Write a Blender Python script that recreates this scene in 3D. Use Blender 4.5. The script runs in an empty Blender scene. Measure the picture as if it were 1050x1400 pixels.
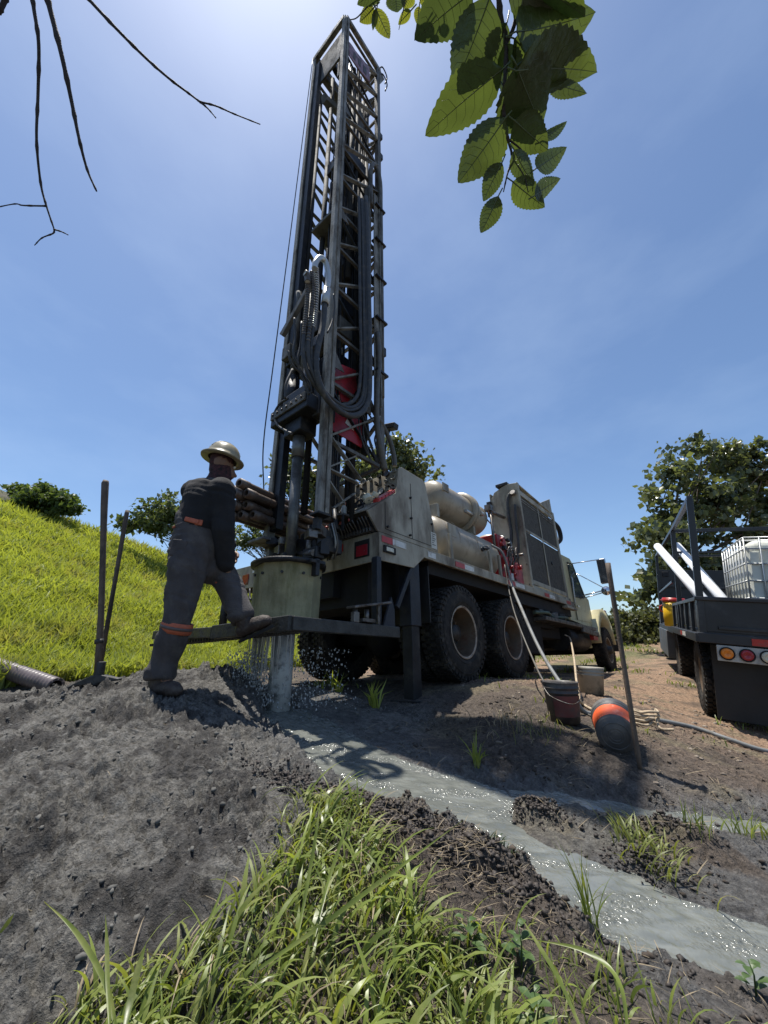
import bpy, bmesh, math, random
import numpy as np
from mathutils import Vector, Matrix, noise as mnoise
R = math.radians
scene = bpy.context.scene
COL = scene.collection

# ------------------------------------------------------------------ camera, sky, sun, exposure
cam_d = bpy.data.cameras.new('camera')
cam = bpy.data.objects.new('camera', cam_d)
COL.objects.link(cam)
scene.camera = cam
cam_d.sensor_fit = 'HORIZONTAL'
cam_d.sensor_width = 36.0
cam_d.lens = 36.0 * 541.9 / 1050.0
cam_d.clip_start = 0.05
cam_d.clip_end = 2000
cam.location = (0, 0, 0)
cam.rotation_euler = (R(90 + 18), 0, 0)

SUN_EL, SUN_AZ = R(77.5), R(-44)          # azimuth from +Y towards +X
world = bpy.data.worlds.new('World')
scene.world = world
world.use_nodes = True
wn, wl = world.node_tree.nodes, world.node_tree.links
bg = wn['Background']
sky = wn.new('ShaderNodeTexSky')
sky.sky_type = 'NISHITA'
sky.sun_disc = False
sky.sun_elevation = SUN_EL
sky.sun_rotation = SUN_AZ
sky.altitude = 300
sky.air_density = 1.0
sky.dust_density = .95
sky.ozone_density = 2.0
tc = wn.new('ShaderNodeTexCoord')
mp = wn.new('ShaderNodeMapping')
mp.inputs['Scale'].default_value = (1.6, 1.0, 3.2)
mp.inputs['Rotation'].default_value = (0.3, 0.5, 0.9)
cn = wn.new('ShaderNodeTexNoise')
cn.inputs['Scale'].default_value = 2.1
cn.inputs['Detail'].default_value = 7
cn.inputs['Roughness'].default_value = 0.55
cr = wn.new('ShaderNodeValToRGB')
cr.color_ramp.elements[0].position = 0.46
cr.color_ramp.elements[0].color = (0, 0, 0, 1)
cr.color_ramp.elements[1].position = 0.85
cr.color_ramp.elements[1].color = (.10, .10, .10, 1)
mx = wn.new('ShaderNodeMixRGB')
mx.inputs['Color2'].default_value = (7.5, 8.3, 9.2, 1)
wl.new(tc.outputs['Generated'], mp.inputs['Vector'])
wl.new(mp.outputs['Vector'], cn.inputs['Vector'])
wl.new(cn.outputs['Fac'], cr.inputs['Fac'])
wl.new(cr.outputs['Color'], mx.inputs['Fac'])
wl.new(sky.outputs['Color'], mx.inputs['Color1'])
tint = wn.new('ShaderNodeMixRGB'); tint.blend_type = 'MULTIPLY'; tint.inputs['Fac'].default_value = 1
tint.inputs['Color2'].default_value = (.90, .98, 1.05, 1)
wl.new(mx.outputs['Color'], tint.inputs['Color1'])
wl.new(tint.outputs['Color'], bg.inputs['Color'])
bg.inputs['Strength'].default_value = 0.093

sun_d = bpy.data.lights.new('sun', 'SUN')
sun_d.energy = 4.6
sun_d.angle = R(0.53)
sun_d.color = (1.0, 0.955, 0.88)
sun = bpy.data.objects.new('sun', sun_d)
COL.objects.link(sun)
sdir = Vector((math.sin(SUN_AZ) * math.cos(SUN_EL), math.cos(SUN_AZ) * math.cos(SUN_EL), math.sin(SUN_EL)))
sun.rotation_euler = sdir.to_track_quat('Z', 'Y').to_euler()
sun.location = (0, 0, 30)

scene.view_settings.view_transform = 'Standard'
scene.view_settings.look = 'None'
scene.view_settings.gamma = 1
scene.view_settings.use_curve_mapping = False
scene.view_settings.exposure = 0.68

# ------------------------------------------------------------------ materials
def pbr(name, col, rough=.6, metal=0.0, var=.3, scale=6, dirt=None, damt=.5, dscale=3, bump=.15, bscale=60,
        spec=.5, streak=1.0, trans=0.0, sub=None, hue=None, obj_rand=False):
    m = bpy.data.materials.new(name)
    m.use_nodes = True
    n, l = m.node_tree.nodes, m.node_tree.links
    b = n['Principled BSDF']
    b.inputs['Roughness'].default_value = rough
    b.inputs['Metallic'].default_value = metal
    b.inputs['Specular IOR Level'].default_value = spec
    t = n.new('ShaderNodeTexCoord')
    ns = n.new('ShaderNodeTexNoise'); ns.inputs['Scale'].default_value = scale; ns.inputs['Detail'].default_value = 6
    l.new(t.outputs['Object'], ns.inputs['Vector'])
    r = n.new('ShaderNodeValToRGB')
    r.color_ramp.elements[0].position = .3; r.color_ramp.elements[1].position = .72
    c0 = [c * (1 - var) for c in col]; c1 = [min(1, c * (1 + var * .6)) for c in col]
    if hue: c1 = list(hue)
    r.color_ramp.elements[0].color = (*c0, 1); r.color_ramp.elements[1].color = (*c1, 1)
    l.new(ns.outputs['Fac'], r.inputs['Fac'])
    out = r.outputs['Color']
    rr = None
    if dirt:
        mp = n.new('ShaderNodeMapping'); mp.inputs['Scale'].default_value = (1, 1, streak)
        l.new(t.outputs['Object'], mp.inputs['Vector'])
        d = n.new('ShaderNodeTexNoise'); d.inputs['Scale'].default_value = dscale; d.inputs['Detail'].default_value = 9
        d.inputs['Roughness'].default_value = .68
        l.new(mp.outputs['Vector'], d.inputs['Vector'])
        dr = n.new('ShaderNodeValToRGB')
        dr.color_ramp.elements[0].position = .62 - damt * .28; dr.color_ramp.elements[1].position = .80 - damt * .28
        l.new(d.outputs['Fac'], dr.inputs['Fac'])
        mx = n.new('ShaderNodeMixRGB'); mx.inputs['Color2'].default_value = (*dirt, 1)
        l.new(dr.outputs['Color'], mx.inputs['Fac']); l.new(out, mx.inputs['Color1'])
        out = mx.outputs['Color']
        mr = n.new('ShaderNodeMapRange'); mr.inputs['To Min'].default_value = rough; mr.inputs['To Max'].default_value = min(1, rough + .3)
        l.new(dr.outputs['Color'], mr.inputs['Value']); l.new(mr.outputs['Result'], b.inputs['Roughness'])
    l.new(out, b.inputs['Base Color'])
    if bump:
        bn = n.new('ShaderNodeTexNoise'); bn.inputs['Scale'].default_value = bscale; bn.inputs['Detail'].default_value = 5
        l.new(t.outputs['Object'], bn.inputs['Vector'])
        bp = n.new('ShaderNodeBump'); bp.inputs['Strength'].default_value = bump; bp.inputs['Distance'].default_value = .01
        l.new(bn.outputs['Fac'], bp.inputs['Height']); l.new(bp.outputs['Normal'], b.inputs['Normal'])
    if trans:
        o = n['Material Output']
        tr = n.new('ShaderNodeBsdfTranslucent'); ms = n.new('ShaderNodeMixShader'); ms.inputs['Fac'].default_value = trans
        hv = n.new('ShaderNodeMixRGB'); hv.blend_type = 'MULTIPLY'; hv.inputs['Fac'].default_value = 1
        hv.inputs['Color2'].default_value = (1.35, 1.3, .6, 1)
        l.new(out, hv.inputs['Color1']); l.new(hv.outputs['Color'], tr.inputs['Color'])
        l.new(b.outputs['BSDF'], ms.inputs[1]); l.new(tr.outputs['BSDF'], ms.inputs[2]); l.new(ms.outputs['Shader'], o.inputs['Surface'])
    return m

GRIME = (.035, .032, .028)
RUST = (.11, .055, .03)
MT = {}
MT['cream'] = pbr('cream_paint', (.34, .31, .235), .5, 0, .2, 5, (.12, .10, .075), .58, 2.8, .1, 40, streak=.35)
MT['cream2'] = pbr('tank_paint', (.30, .26, .195), .38, 0, .15, 4, (.17, .13, .085), .38, 3, .06, 50)
MT['cab'] = pbr('cab_paint', (.47, .42, .24), .33, 0, .1, 3, (.22, .18, .10), .3, 3, .04, 30)
MT['mast'] = pbr('mast_paint', (.115, .110, .098), .6, .0, .25, 9, (.05, .047, .042), .62, 7, .2, 60, streak=.4)
MT['rail'] = pbr('rail_paint', (.22, .215, .19), .6, .0, .25, 8, (.06, .052, .042), .6, 9, .25, 60, streak=.3)
MT['dark'] = pbr('dark_steel', (.022, .023, .026), .5, .4, .4, 10, (.07, .062, .052), .35, 8, .25, 60)
MT['black'] = pbr('black_underframe', (.009, .009, .010), .8, 0, .4, 6, (.016, .015, .014), .4, 5, .2, 50)
MT['steel'] = pbr('worn_steel', (.16, .15, .14), .42, .7, .3, 12, (.07, .05, .035), .5, 10, .2, 80)
MT['pipe'] = pbr('drill_pipe_steel', (.13, .105, .09), .5, .4, .3, 10, RUST, .55, 9, .25, 70)
MT['kelly'] = pbr('drill_string_steel', (.15, .15, .14), .4, .5, .25, 8, (.06, .055, .05), .5, 6, .15, 60)
MT['chrome'] = pbr('chrome', (.7, .7, .7), .16, 1, .05, 5, None, bump=0)
MT['rubber'] = pbr('tyre_rubber', (.022, .021, .02), .75, 0, .3, 14, (.085, .075, .062), .42, 7, .35, 90, spec=.3)
MT['hose'] = pbr('hydraulic_hose', (.030, .031, .033), .58, 0, .25, 20, (.10, .092, .08), .4, 14, .1, 120)
MT['greyhose'] = pbr('grey_hose', (.17, .175, .17), .6, 0, .15, 10, (.13, .12, .10), .4, 9, .08, 90)
MT['rope'] = pbr('tan_rope', (.42, .33, .22), .8, 0, .2, 30, (.15, .12, .09), .4, 20, .2, 200)
MT['red'] = pbr('red_paint', (.32, .012, .02), .4, 0, .25, 8, (.10, .02, .02), .4, 5, .08, 60)
MT['engine'] = pbr('red_engine_paint', (.36, .014, .018), .38, 0, .3, 12, (.05, .02, .018), .5, 10, .2, 60)
MT['redtape'] = pbr('red_reflective', (.42, .025, .02), .32, 0, .15, 20, (.2, .07, .05), .35, 12, .03, 60)
MT['whitetape'] = pbr('white_reflective', (.62, .62, .58), .35, 0, .1, 20, (.3, .27, .22), .45, 12, .03, 60)
MT['redlens'] = pbr('red_lens', (.30, .02, .03), .18, 0, .15, 8, (.10, .03, .03), .3, 5, 0)
MT['amber'] = pbr('amber_lens', (.75, .22, .02), .2, 0, .15, 30, None, bump=.05)
MT['clear'] = pbr('clear_lens', (.55, .53, .42), .22, 0, .2, 40, None, bump=.1)
MT['white'] = pbr('white_plastic', (.80, .80, .78), .35, 0, .06, 5, (.55, .53, .48), .25, 4, .03, 40)
MT['dial'] = pbr('dial_face', (.62, .61, .56), .3, 0, .08, 20, None, bump=0)
MT['dialdim'] = pbr('dusty_dial_glass', (.27, .255, .20), .3, 0, .2, 20, None, bump=0)
MT['drum'] = pbr('mossy_concrete', (.31, .285, .165), .8, 0, .3, 6, (.13, .12, .05), .55, 5, .6, 45, streak=.25)
MT['casing'] = pbr('muddy_casing', (.46, .47, .45), .35, 0, .2, 9, (.07, .07, .068), .42, 14, .2, 60)
MT['rim'] = pbr('rusty_rim', (.13, .095, .065), .5, .2, .35, 8, RUST, .5, 7, .2, 60)
MT['rimlip'] = pbr('rim_lip', (.36, .31, .25), .45, .3, .3, 8, (.13, .08, .05), .5, 7, .1, 60)
MT['mesh'] = pbr('radiator_core', (.075, .068, .055), .8, .1, .3, 30, (.05, .045, .035), .4, 12, 1.0, 160)
MT['wood'] = pbr('weathered_wood_handle', (.12, .085, .06), .7, 0, .35, 14, (.04, .035, .03), .5, 12, .3, 90, streak=.1)
MT['iron'] = pbr('muddy_iron', (.045, .044, .042), .5, .4, .3, 20, (.09, .085, .078), .4, 12, .4, 60)
MT['bucket'] = pbr('muddy_bucket', (.05, .045, .043), .5, 0, .3, 8, (.13, .11, .09), .5, 8, .2, 60)
MT['orange'] = pbr('orange_label', (.80, .13, .04), .42, 0, .12, 8, (.75, .55, .45), .2, 10, .05, 60)
MT['yellow'] = pbr('yellow_cooler', (.80, .48, .02), .35, 0, .08, 8, (.5, .3, .05), .2, 10, .03, 60)
MT['navy'] = pbr('black_bed_paint', (.022, .024, .030), .38, .1, .35, 4, (.075, .075, .072), .3, 3, .08, 40)
MT['flap'] = pbr('mud_flap_rubber', (.014, .014, .015), .6, 0, .3, 5, (.035, .033, .03), .4, 3, .1, 40)
MT['tankpoly'] = pbr('milky_tank_plastic', (.62, .63, .56), .42, 0, .12, 3, (.45, .44, .36), .4, 2.5, .04, 20)
MT['galv'] = pbr('galvanised_tube', (.48, .49, .48), .42, .6, .15, 20, (.3, .3, .28), .3, 20, .05, 90)
MT['pvc'] = pbr('white_pvc', (.85, .86, .86), .28, 0, .04, 5, (.66, .65, .62), .2, 5, .02, 30)
MT['glass'] = pbr('window_glass', (.05, .07, .085), .06, 0, .1, 3, None, bump=0, spec=1)
MT['pants'] = pbr('grey_work_trousers', (.062, .055, .056), .9, 0, .3, 12, (.095, .088, .082), .4, 9, .45, 130)
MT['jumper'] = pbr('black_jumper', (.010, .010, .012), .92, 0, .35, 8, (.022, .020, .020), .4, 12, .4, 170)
MT['yoke'] = pbr('sunlit_charcoal_yoke', (.062, .053, .052), .92, 0, .3, 14, None, bump=.4, bscale=170)  # charcoal cloth, colour lightened for sun falling on the shoulders
MT['band'] = pbr('orange_reflective_band', (.42, .10, .045), .6, 0, .25, 20, (.2, .08, .05), .4, 14, .2, 120)
MT['silver'] = pbr('dull_reflective_strip', (.10, .075, .07), .5, 0, .2, 20, None, bump=.1)
MT['boot'] = pbr('muddy_brown_boot', (.035, .022, .017), .65, 0, .3, 14, (.095, .082, .07), .5, 12, .4, 90)
MT['helmet'] = pbr('tan_hard_hat', (.30, .265, .175), .3, 0, .25, 9, (.15, .12, .07), .5, 8, .04, 40)
MT['skin'] = pbr('brown_skin', (.17, .09, .055), .55, 0, .15, 20, None, bump=.1)
MT['scarf'] = pbr('dark_red_scarf', (.06, .018, .02), .9, 0, .5, 45, (.012, .010, .011), .6, 50, .4, 140)
MT['leafnear'] = pbr('backlit_leaf', (.062, .088, .030), .42, 0, .35, 14, None, bump=.35, bscale=55, trans=.42)
MT['leafyoung'] = pbr('young_yellow_leaf', (.15, .17, .03), .42, 0, .25, 20, None, bump=.2, bscale=60, trans=.5)
MT['leafdark'] = pbr('leaf_shade_tone', (.055, .080, .032), .42, 0, .35, 14, None, bump=.35, bscale=55, trans=.36)  # darker copy of the near leaf green, shade put into the colour
MT['vein'] = pbr('leaf_vein', (.075, .10, .04), .5, 0, .2, 14, None, bump=0)
MT['twig'] = pbr('dark_twig_bark', (.030, .022, .018), .8, 0, .3, 30, None, bump=.4, bscale=200)
MT['bark'] = pbr('tree_bark', (.12, .10, .08), .85, 0, .3, 9, (.05, .04, .03), .4, 6, .5, 30)
MT['folA'] = pbr('glossy_tree_foliage', (.10, .125, .065), .26, 0, .45, .9, None, bump=0, trans=.42, hue=(.16, .19, .10))
MT['folB'] = pbr('hill_bush_foliage', (.055, .095, .030), .5, 0, .4, .8, None, bump=0, trans=.4, hue=(.12, .17, .055))
MT['folC'] = pbr('thin_tree_foliage', (.08, .115, .05), .45, 0, .4, 1.2, None, bump=0, trans=.42, hue=(.15, .19, .09))
MT['folD'] = pbr('hedge_foliage', (.08, .10, .045), .6, 0, .45, .9, None, bump=0, trans=.4, hue=(.16, .17, .08))
MT['grassfar'] = pbr('hillside_grass', (.30, .36, .07), .5, 0, .35, 1.1, (.27, .25, .10), .4, 1.6, 0, trans=.42, hue=(.38, .43, .09))
MT['grassnear'] = pbr('long_grass_blade', (.155, .215, .045), .36, 0, .4, 9, (.27, .28, .09), .45, 7, 0, trans=.45, hue=(.26, .32, .07))
MT['weed'] = pbr('broad_weed_leaf', (.07, .12, .035), .45, 0, .3, 12, None, bump=.2, bscale=80, trans=.3)
MT['straw'] = pbr('dry_straw', (.24, .19, .12), .7, 0, .35, 6, None, bump=0, trans=.15)
MT['droplet'] = pbr('muddy_water_droplet', (.38, .39, .38), .08, 0, .2, 5, None, bump=0, spec=.8)
MT['label'] = pbr('paper_label', (.55, .54, .47), .5, 0, .1, 10, (.3, .28, .22), .3, 20, 0)
MT['print'] = pbr('dark_print', (.06, .055, .05), .6, 0, .1, 10, None, bump=0)
MT['bottle'] = pbr('cloudy_bottle', (.45, .47, .45), .2, 0, .2, 20, None, bump=0)
MT['conduit'] = pbr('dirty_corrugated_pipe', (.105, .085, .085), .42, 0, .25, 7, (.055, .045, .045), .4, 5, .2, 60)

MT['bucketgrey'] = pbr('grey_bucket', (.085, .085, .085), .5, 0, .2, 8, (.16, .14, .12), .4, 8, .15, 60)
MT['bucketpale'] = pbr('pale_dirty_bucket', (.30, .28, .23), .5, 0, .2, 8, (.10, .09, .075), .5, 6, .15, 60)
MT['redfaded'] = pbr('faded_red_label', (.12, .03, .026), .5, 0, .3, 12, (.07, .055, .045), .6, 8, .1, 60)
MT['whitedim'] = pbr('dusty_white_paint', (.42, .42, .39), .5, 0, .12, 6, (.2, .19, .17), .4, 6, .05, 60)
MT['lockerblue'] = pbr('grey_blue_locker', (.07, .08, .09), .5, .1, .3, 5, (.14, .13, .12), .4, 4, .1, 60)
MT['crumbgrey'] = pbr('grey_crumb', (.105, .102, .093), .95, 0, .4, 9, None, bump=0)
MT['crumbbrown'] = pbr('brown_crumb', (.055, .042, .032), .95, 0, .4, 9, None, bump=0)
MT['crumbdark'] = pbr('wet_dark_crumb', (.042, .033, .027), .7, 0, .4, 9, None, bump=0)
MT['grassyellow'] = pbr('yellow_green_grass', (.19, .22, .055), .5, 0, .35, 6, (.30, .26, .12), .4, 5, 0, trans=.4)
MT['mosswet'] = pbr('wet_dark_leaves', (.030, .045, .016), .3, 0, .4, 20, None, bump=0, trans=.15)
MT['shadowsteel'] = pbr('shade_black_steel', (.014, .014, .015), .8, 0, .3, 10, (.03, .027, .023), .4, 8, .2, 60)  # near-black tubes: the shade inside the mast is put into the colour
MT['pebble'] = pbr('pale_pebble', (.22, .18, .14), .9, 0, .5, 3, None, bump=0)
MT['faded'] = pbr('faded_pink_sign', (.26, .15, .19), .5, 0, .3, 10, (.10, .08, .09), .5, 7, .05, 50)
MT['dialblue'] = pbr('blue_grey_dial', (.20, .21, .24), .25, 0, .15, 20, None, bump=0)
MT['galvdim'] = pbr('dull_bezel', (.20, .19, .16), .45, .4, .2, 20, None, bump=.05)
MT['knobpink'] = pbr('pink_lever_ball', (.42, .10, .09), .3, 0, .2, 20, None, bump=0)
MT['bottlegrey'] = pbr('grey_bottle', (.12, .14, .13), .3, 0, .3, 20, None, bump=0)
MT['glassgrey'] = pbr('mirror_glass', (.5, .52, .55), .08, 1, .05, 3, None, bump=0)
MT['hosebrown'] = pbr('dusty_brown_hose', (.085, .078, .065), .55, 0, .25, 12, (.15, .13, .10), .4, 9, .1, 90)
MT['hosegreen'] = pbr('green_hose', (.06, .10, .07), .5, 0, .25, 12, (.12, .11, .09), .4, 9, .1, 90)
MT['darkblue'] = pbr('blue_black_steel', (.018, .022, .032), .5, .2, .4, 8, (.055, .052, .048), .35, 6, .2, 60)
MT['platform'] = pbr('muddy_platform_steel', (.045, .044, .041), .5, .2, .4, 12, (.03, .03, .028), .55, 9, .4, 50)

# ------------------------------------------------------------------ mesh helpers
class MB:
    """collects shapes, build() links them as one mesh object"""
    def __init__(s): s.v = []; s.f = []; s.sm = []; s.mi = []; s.cur = 0
    def add(s, vs, fs, smooth=False):
        b = len(s.v); s.v += [tuple(p) for p in vs]
        for f in fs:
            s.f.append(tuple(i + b for i in f)); s.sm.append(smooth); s.mi.append(s.cur)
        return s
    def box(s, c, d, rot=None, taper=1.0):
        c = Vector(c); hx, hy, hz = d[0] / 2, d[1] / 2, d[2] / 2
        vs = []
        for z in (-1, 1):
            k = taper if z > 0 else 1
            for x, y in ((-1, -1), (1, -1), (1, 1), (-1, 1)):
                p = Vector((x * hx * k, y * hy * k, z * hz))
                if rot is not None: p = rot @ p
                vs.append(c + p)
        return s.add(vs, [(3, 2, 1, 0), (4, 5, 6, 7), (0, 1, 5, 4), (1, 2, 6, 5), (2, 3, 7, 6), (3, 0, 4, 7)])
    def bb(s, a, b):
        a = Vector(a); b = Vector(b)
        return s.box((a + b) / 2, [abs(q) for q in (b - a)])
    def bar(s, p, q, w, h, up=(0, 0, 1)):
        p = Vector(p); q = Vector(q); d = (q - p); L = d.length; d.normalize()
        u = Vector(up)
        if abs(d.dot(u)) > .98: u = Vector((1, 0, 0))
        x = d.cross(u).normalized(); z = x.cross(d).normalized()
        rot = Matrix((x, d, z)).transposed()
        return s.box((p + q) / 2, (w, L, h), rot)
    def tube(s, pts, r, n=8, cap=True, smooth=True):
        pts = [Vector(p) for p in pts]; m = len(pts)
        rs = list(r) if hasattr(r, '__len__') else [r] * m
        t = [(pts[min(i + 1, m - 1)] - pts[max(i - 1, 0)]).normalized() for i in range(m)]
        a = Vector((0, 0, 1)) if abs(t[0].z) < .9 else Vector((1, 0, 0))
        x = t[0].cross(a).normalized(); vs = []; fs = []
        for i in range(m):
            x = (x - t[i] * x.dot(t[i])).normalized(); y = t[i].cross(x)
            for k in range(n):
                g = 2 * math.pi * k / n
                vs.append(pts[i] + (x * math.cos(g) + y * math.sin(g)) * rs[i])
        for i in range(m - 1):
            for k in range(n):
                k2 = (k + 1) % n
                fs.append((i * n + k, i * n + k2, (i + 1) * n + k2, (i + 1) * n + k))
        s.add(vs, fs, smooth)
        if cap:
            s.add(vs[:n], [tuple(range(n))[::-1]]); s.add(vs[-n:], [tuple(range(n))])
        return s
    def lathe(s, prof, o, ax, n=24, smooth=True):
        """prof: (along, radius)"""
        o = Vector(o); ax = Vector(ax).normalized()
        a = Vector((0, 0, 1)) if abs(ax.z) < .9 else Vector((1, 0, 0))
        x = ax.cross(a).normalized(); y = ax.cross(x); vs = []; fs = []; m = len(prof)
        for (h, r) in prof:
            for k in range(n):
                g = 2 * math.pi * k / n
                vs.append(o + ax * h + (x * math.cos(g) + y * math.sin(g)) * r)
        for i in range(m - 1):
            for k in range(n):
                k2 = (k + 1) % n
                fs.append((i * n + k, i * n + k2, (i + 1) * n + k2, (i + 1) * n + k))
        return s.add(vs, fs, smooth)
    def cyl(s, p, q, r, n=16, r2=None, smooth=True):
        p = Vector(p); q = Vector(q); L = (q - p).length; r2 = r if r2 is None else r2
        return s.lathe([(0, 0.0001), (0, r), (L, r2), (L, .0001)], p, q - p, n, smooth) if False else s.tube([p, q], [r, r2], n, True, smooth)
    def prism(s, poly, vec):
        vec = Vector(vec); n = len(poly); a = [Vector(p) for p in poly]; b = [p + vec for p in a]
        fs = [tuple(range(n))[::-1], tuple(range(n, 2 * n))] + [(i, (i + 1) % n, n + (i + 1) % n, n + i) for i in range(n)]
        return s.add(a + b, fs)
    def sph(s, c, r, n=10, sc=(1, 1, 1)):
        c = Vector(c); vs = []; fs = []
        m = max(4, n // 2 + 1)
        for i in range(m + 1):
            th = math.pi * i / m
            for k in range(n):
                g = 2 * math.pi * k / n
                vs.append(c + Vector((r * sc[0] * math.sin(th) * math.cos(g), r * sc[1] * math.sin(th) * math.sin(g), r * sc[2] * math.cos(th))))
        for i in range(m):
            for k in range(n):
                k2 = (k + 1) % n
                fs.append((i * n + k, (i + 1) * n + k, (i + 1) * n + k2, i * n + k2))
        return s.add(vs, fs, True)
    def mesh(s, name):
        me = bpy.data.meshes.new(name); me.from_pydata(s.v, [], s.f)
        me.polygons.foreach_set('use_smooth', s.sm); me.polygons.foreach_set('material_index', s.mi)
        me.update(); return me
    def build(s, name, mat, parent=None, bevel=0, seg=2, fix=True):
        me = s.mesh(name)
        mats = mat if isinstance(mat, (list, tuple)) else [mat]
        for k in mats: me.materials.append(MT[k])
        if fix:
            bm = bmesh.new(); bm.from_mesh(me)
            bmesh.ops.remove_doubles(bm, verts=bm.verts, dist=1e-5)
            bmesh.ops.recalc_face_normals(bm, faces=bm.faces); bm.to_mesh(me); bm.free()
        o = bpy.data.objects.new(name, me); COL.objects.link(o)
        if parent: o.parent = parent
        if bevel:
            b = o.modifiers.new('bevel', 'BEVEL'); b.width = bevel; b.segments = seg; b.limit_method = 'ANGLE'; b.angle_limit = R(40)
        return o

def link_mesh(name, me, parent=None, matrix=None):
    o = bpy.data.objects.new(name, me); COL.objects.link(o)
    if parent: o.parent = parent
    if matrix is not None: o.matrix_basis = matrix
    return o

def tag(o, label=None, cat=None, group=None, kind=None):
    if label: o['label'] = label
    if cat: o['category'] = cat
    if group: o['group'] = group
    if kind: o['kind'] = kind
    return o

def empty(name, loc=(0, 0, 0), matrix=None):
    o = bpy.data.objects.new(name, None); COL.objects.link(o); o.empty_display_size = .1
    if matrix is not None: o.matrix_world = matrix
    else: o.location = loc
    return o

def spline(pts, per=8):
    P = [Vector(p) for p in pts]; P = [P[0] * 2 - P[1]] + P + [P[-1] * 2 - P[-2]]; out = []
    for i in range(1, len(P) - 2):
        for k in range(per):
            t = k / per; a, b, c, d = P[i - 1], P[i], P[i + 1], P[i + 2]
            out.append(.5 * ((2 * b) + (c - a) * t + (2 * a - 5 * b + 4 * c - d) * t * t + (3 * b - a - 3 * c + d) * t ** 3))
    out.append(P[-2]); return out

def np_obj(name, V, F, mat, smooth=False, parent=None):
    """V (n,3), F (m,k) all the same k"""
    V = np.asarray(V, np.float32); F = np.asarray(F, np.int32); k = F.shape[1]
    me = bpy.data.meshes.new(name)
    me.vertices.add(len(V)); me.vertices.foreach_set('co', V.ravel())
    me.loops.add(F.size); me.loops.foreach_set('vertex_index', F.ravel())
    me.polygons.add(len(F)); me.polygons.foreach_set('loop_start', np.arange(0, F.size, k, dtype=np.int32))
    me.polygons.foreach_set('loop_total', np.full(len(F), k, np.int32))
    if smooth: me.polygons.foreach_set('use_smooth', np.ones(len(F), bool))
    me.update(calc_edges=True)
    if mat: me.materials.append(MT[mat])
    o = bpy.data.objects.new(name, me); COL.objects.link(o)
    if parent: o.parent = parent
    return o

# ------------------------------------------------------------------ terrain
_rng = np.random.RandomState(7)
_perm = _rng.permutation(512); _perm = np.concatenate([_perm, _perm, _perm])
_grad = _rng.rand(512) * 2 * np.pi
_gx, _gy = np.cos(_grad), np.sin(_grad)
def perlin(x, y, seed=0):
    x = x + seed * 17.37; y = y - seed * 9.13
    xi = np.floor(x).astype(int); yi = np.floor(y).astype(int); fx = x - xi; fy = y - yi
    u = fx * fx * fx * (fx * (fx * 6 - 15) + 10); v = fy * fy * fy * (fy * (fy * 6 - 15) + 10)
    def g(ix, iy, dx, dy):
        h = _perm[(_perm[ix & 511] + iy) & 511]
        return _gx[h] * dx + _gy[h] * dy
    a = g(xi, yi, fx, fy); b = g(xi + 1, yi, fx - 1, fy); c = g(xi, yi + 1, fx, fy - 1); d = g(xi + 1, yi + 1, fx - 1, fy - 1)
    return (a + (b - a) * u) * (1 - v) + (c + (d - c) * u) * v * 1.0
def fbm(x, y, octv=4, seed=0, gain=.5):
    s = 0; a = 1; f = 1
    for i in range(octv):
        s = s + a * perlin(x * f, y * f, seed + i); a *= gain; f *= 2.03
    return s
def sstep(a, b, x):
    t = np.clip((x - a) / (b - a), 0, 1); return t * t * (3 - 2 * t)

CP = np.array([(-1.35, 2.6, -.30), (-1.65, 3.25, -.235), (-2.0, 2.98, -.30), (-3.3, 3.7, -.43), (-.74, 1.03, -.70), (-1.2, 1.8, -.47), (-1.0, 3.3, -.30),
               (-2.3, 2.2, -.45), (-2.5, 1.2, -.72), (-.95, 2.35, -.40), (-.62, 2.2, -.51), (-.3, 1.7, -.58), (-.35, 1.25, -.65), (-.77, 3.21, -.53), (-.45, 2.75, -.60), (0, 2.4, -.66), (.3, 2.15, -.71),
               (.7, 1.8, -.79), (1.1, 1.48, -.87), (.084, 1.56, -.62), (.1, 1.15, -.72), (.45, 1.38, -.75), (.8, 1.15, -.84), (1.6, 1.0, -.95), (0, .7, -.86), (-1, .5, -.9), (1, .6, -.95),
               (.66, 2.37, -.68), (1.0, 2.0, -.76), (1.3, 2.54, -.64), (1.32, 3.2, -.56), (2.2, 2.6, -.78), (3.1, 3.65, -.84), (3.7, 5.14, -.80), (5.2, 7.6, -.56), (6.6, 9.6, -.52), (3.0, 5.0, -.66),
               (.96, 4.75, -.435), (1.84, 5.79, -.485), (5.45, 10.2, -.705), (.29, 3.95, -.53), (-.9, 6.3, -.55), (3.77, 11.6, -.80), (2.4, 4.2, -.62), (-.5, 4.3, -.55), (-2.2, 4.6, -.42), (-2.0, 7, -.45),
               (8.5, 15, -.12), (10.5, 15, -.05), (0, 14, -.5), (5, 16, -.35), (-4, 4.6, -.5), (-4, 2, -.6), (4.2, 1.5, -1.0), (5.5, 4, -.95), (-1.6, 3.95, -.38), (8.5, 8, -.8)])
def _U(r2): return np.where(r2 > 1e-12, r2 * np.log(np.maximum(r2, 1e-12)), 0) * .5
_n = len(CP)
_K = _U(((CP[:, None, :2] - CP[None, :, :2]) ** 2).sum(-1)) + np.eye(_n) * .01
_P = np.c_[np.ones(_n), CP[:, :2]]
_A = np.zeros((_n + 3, _n + 3)); _A[:_n, :_n] = _K; _A[:_n, _n:] = _P; _A[_n:, :_n] = _P.T
_wt = np.linalg.solve(_A, np.r_[CP[:, 2], 0, 0, 0])
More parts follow.
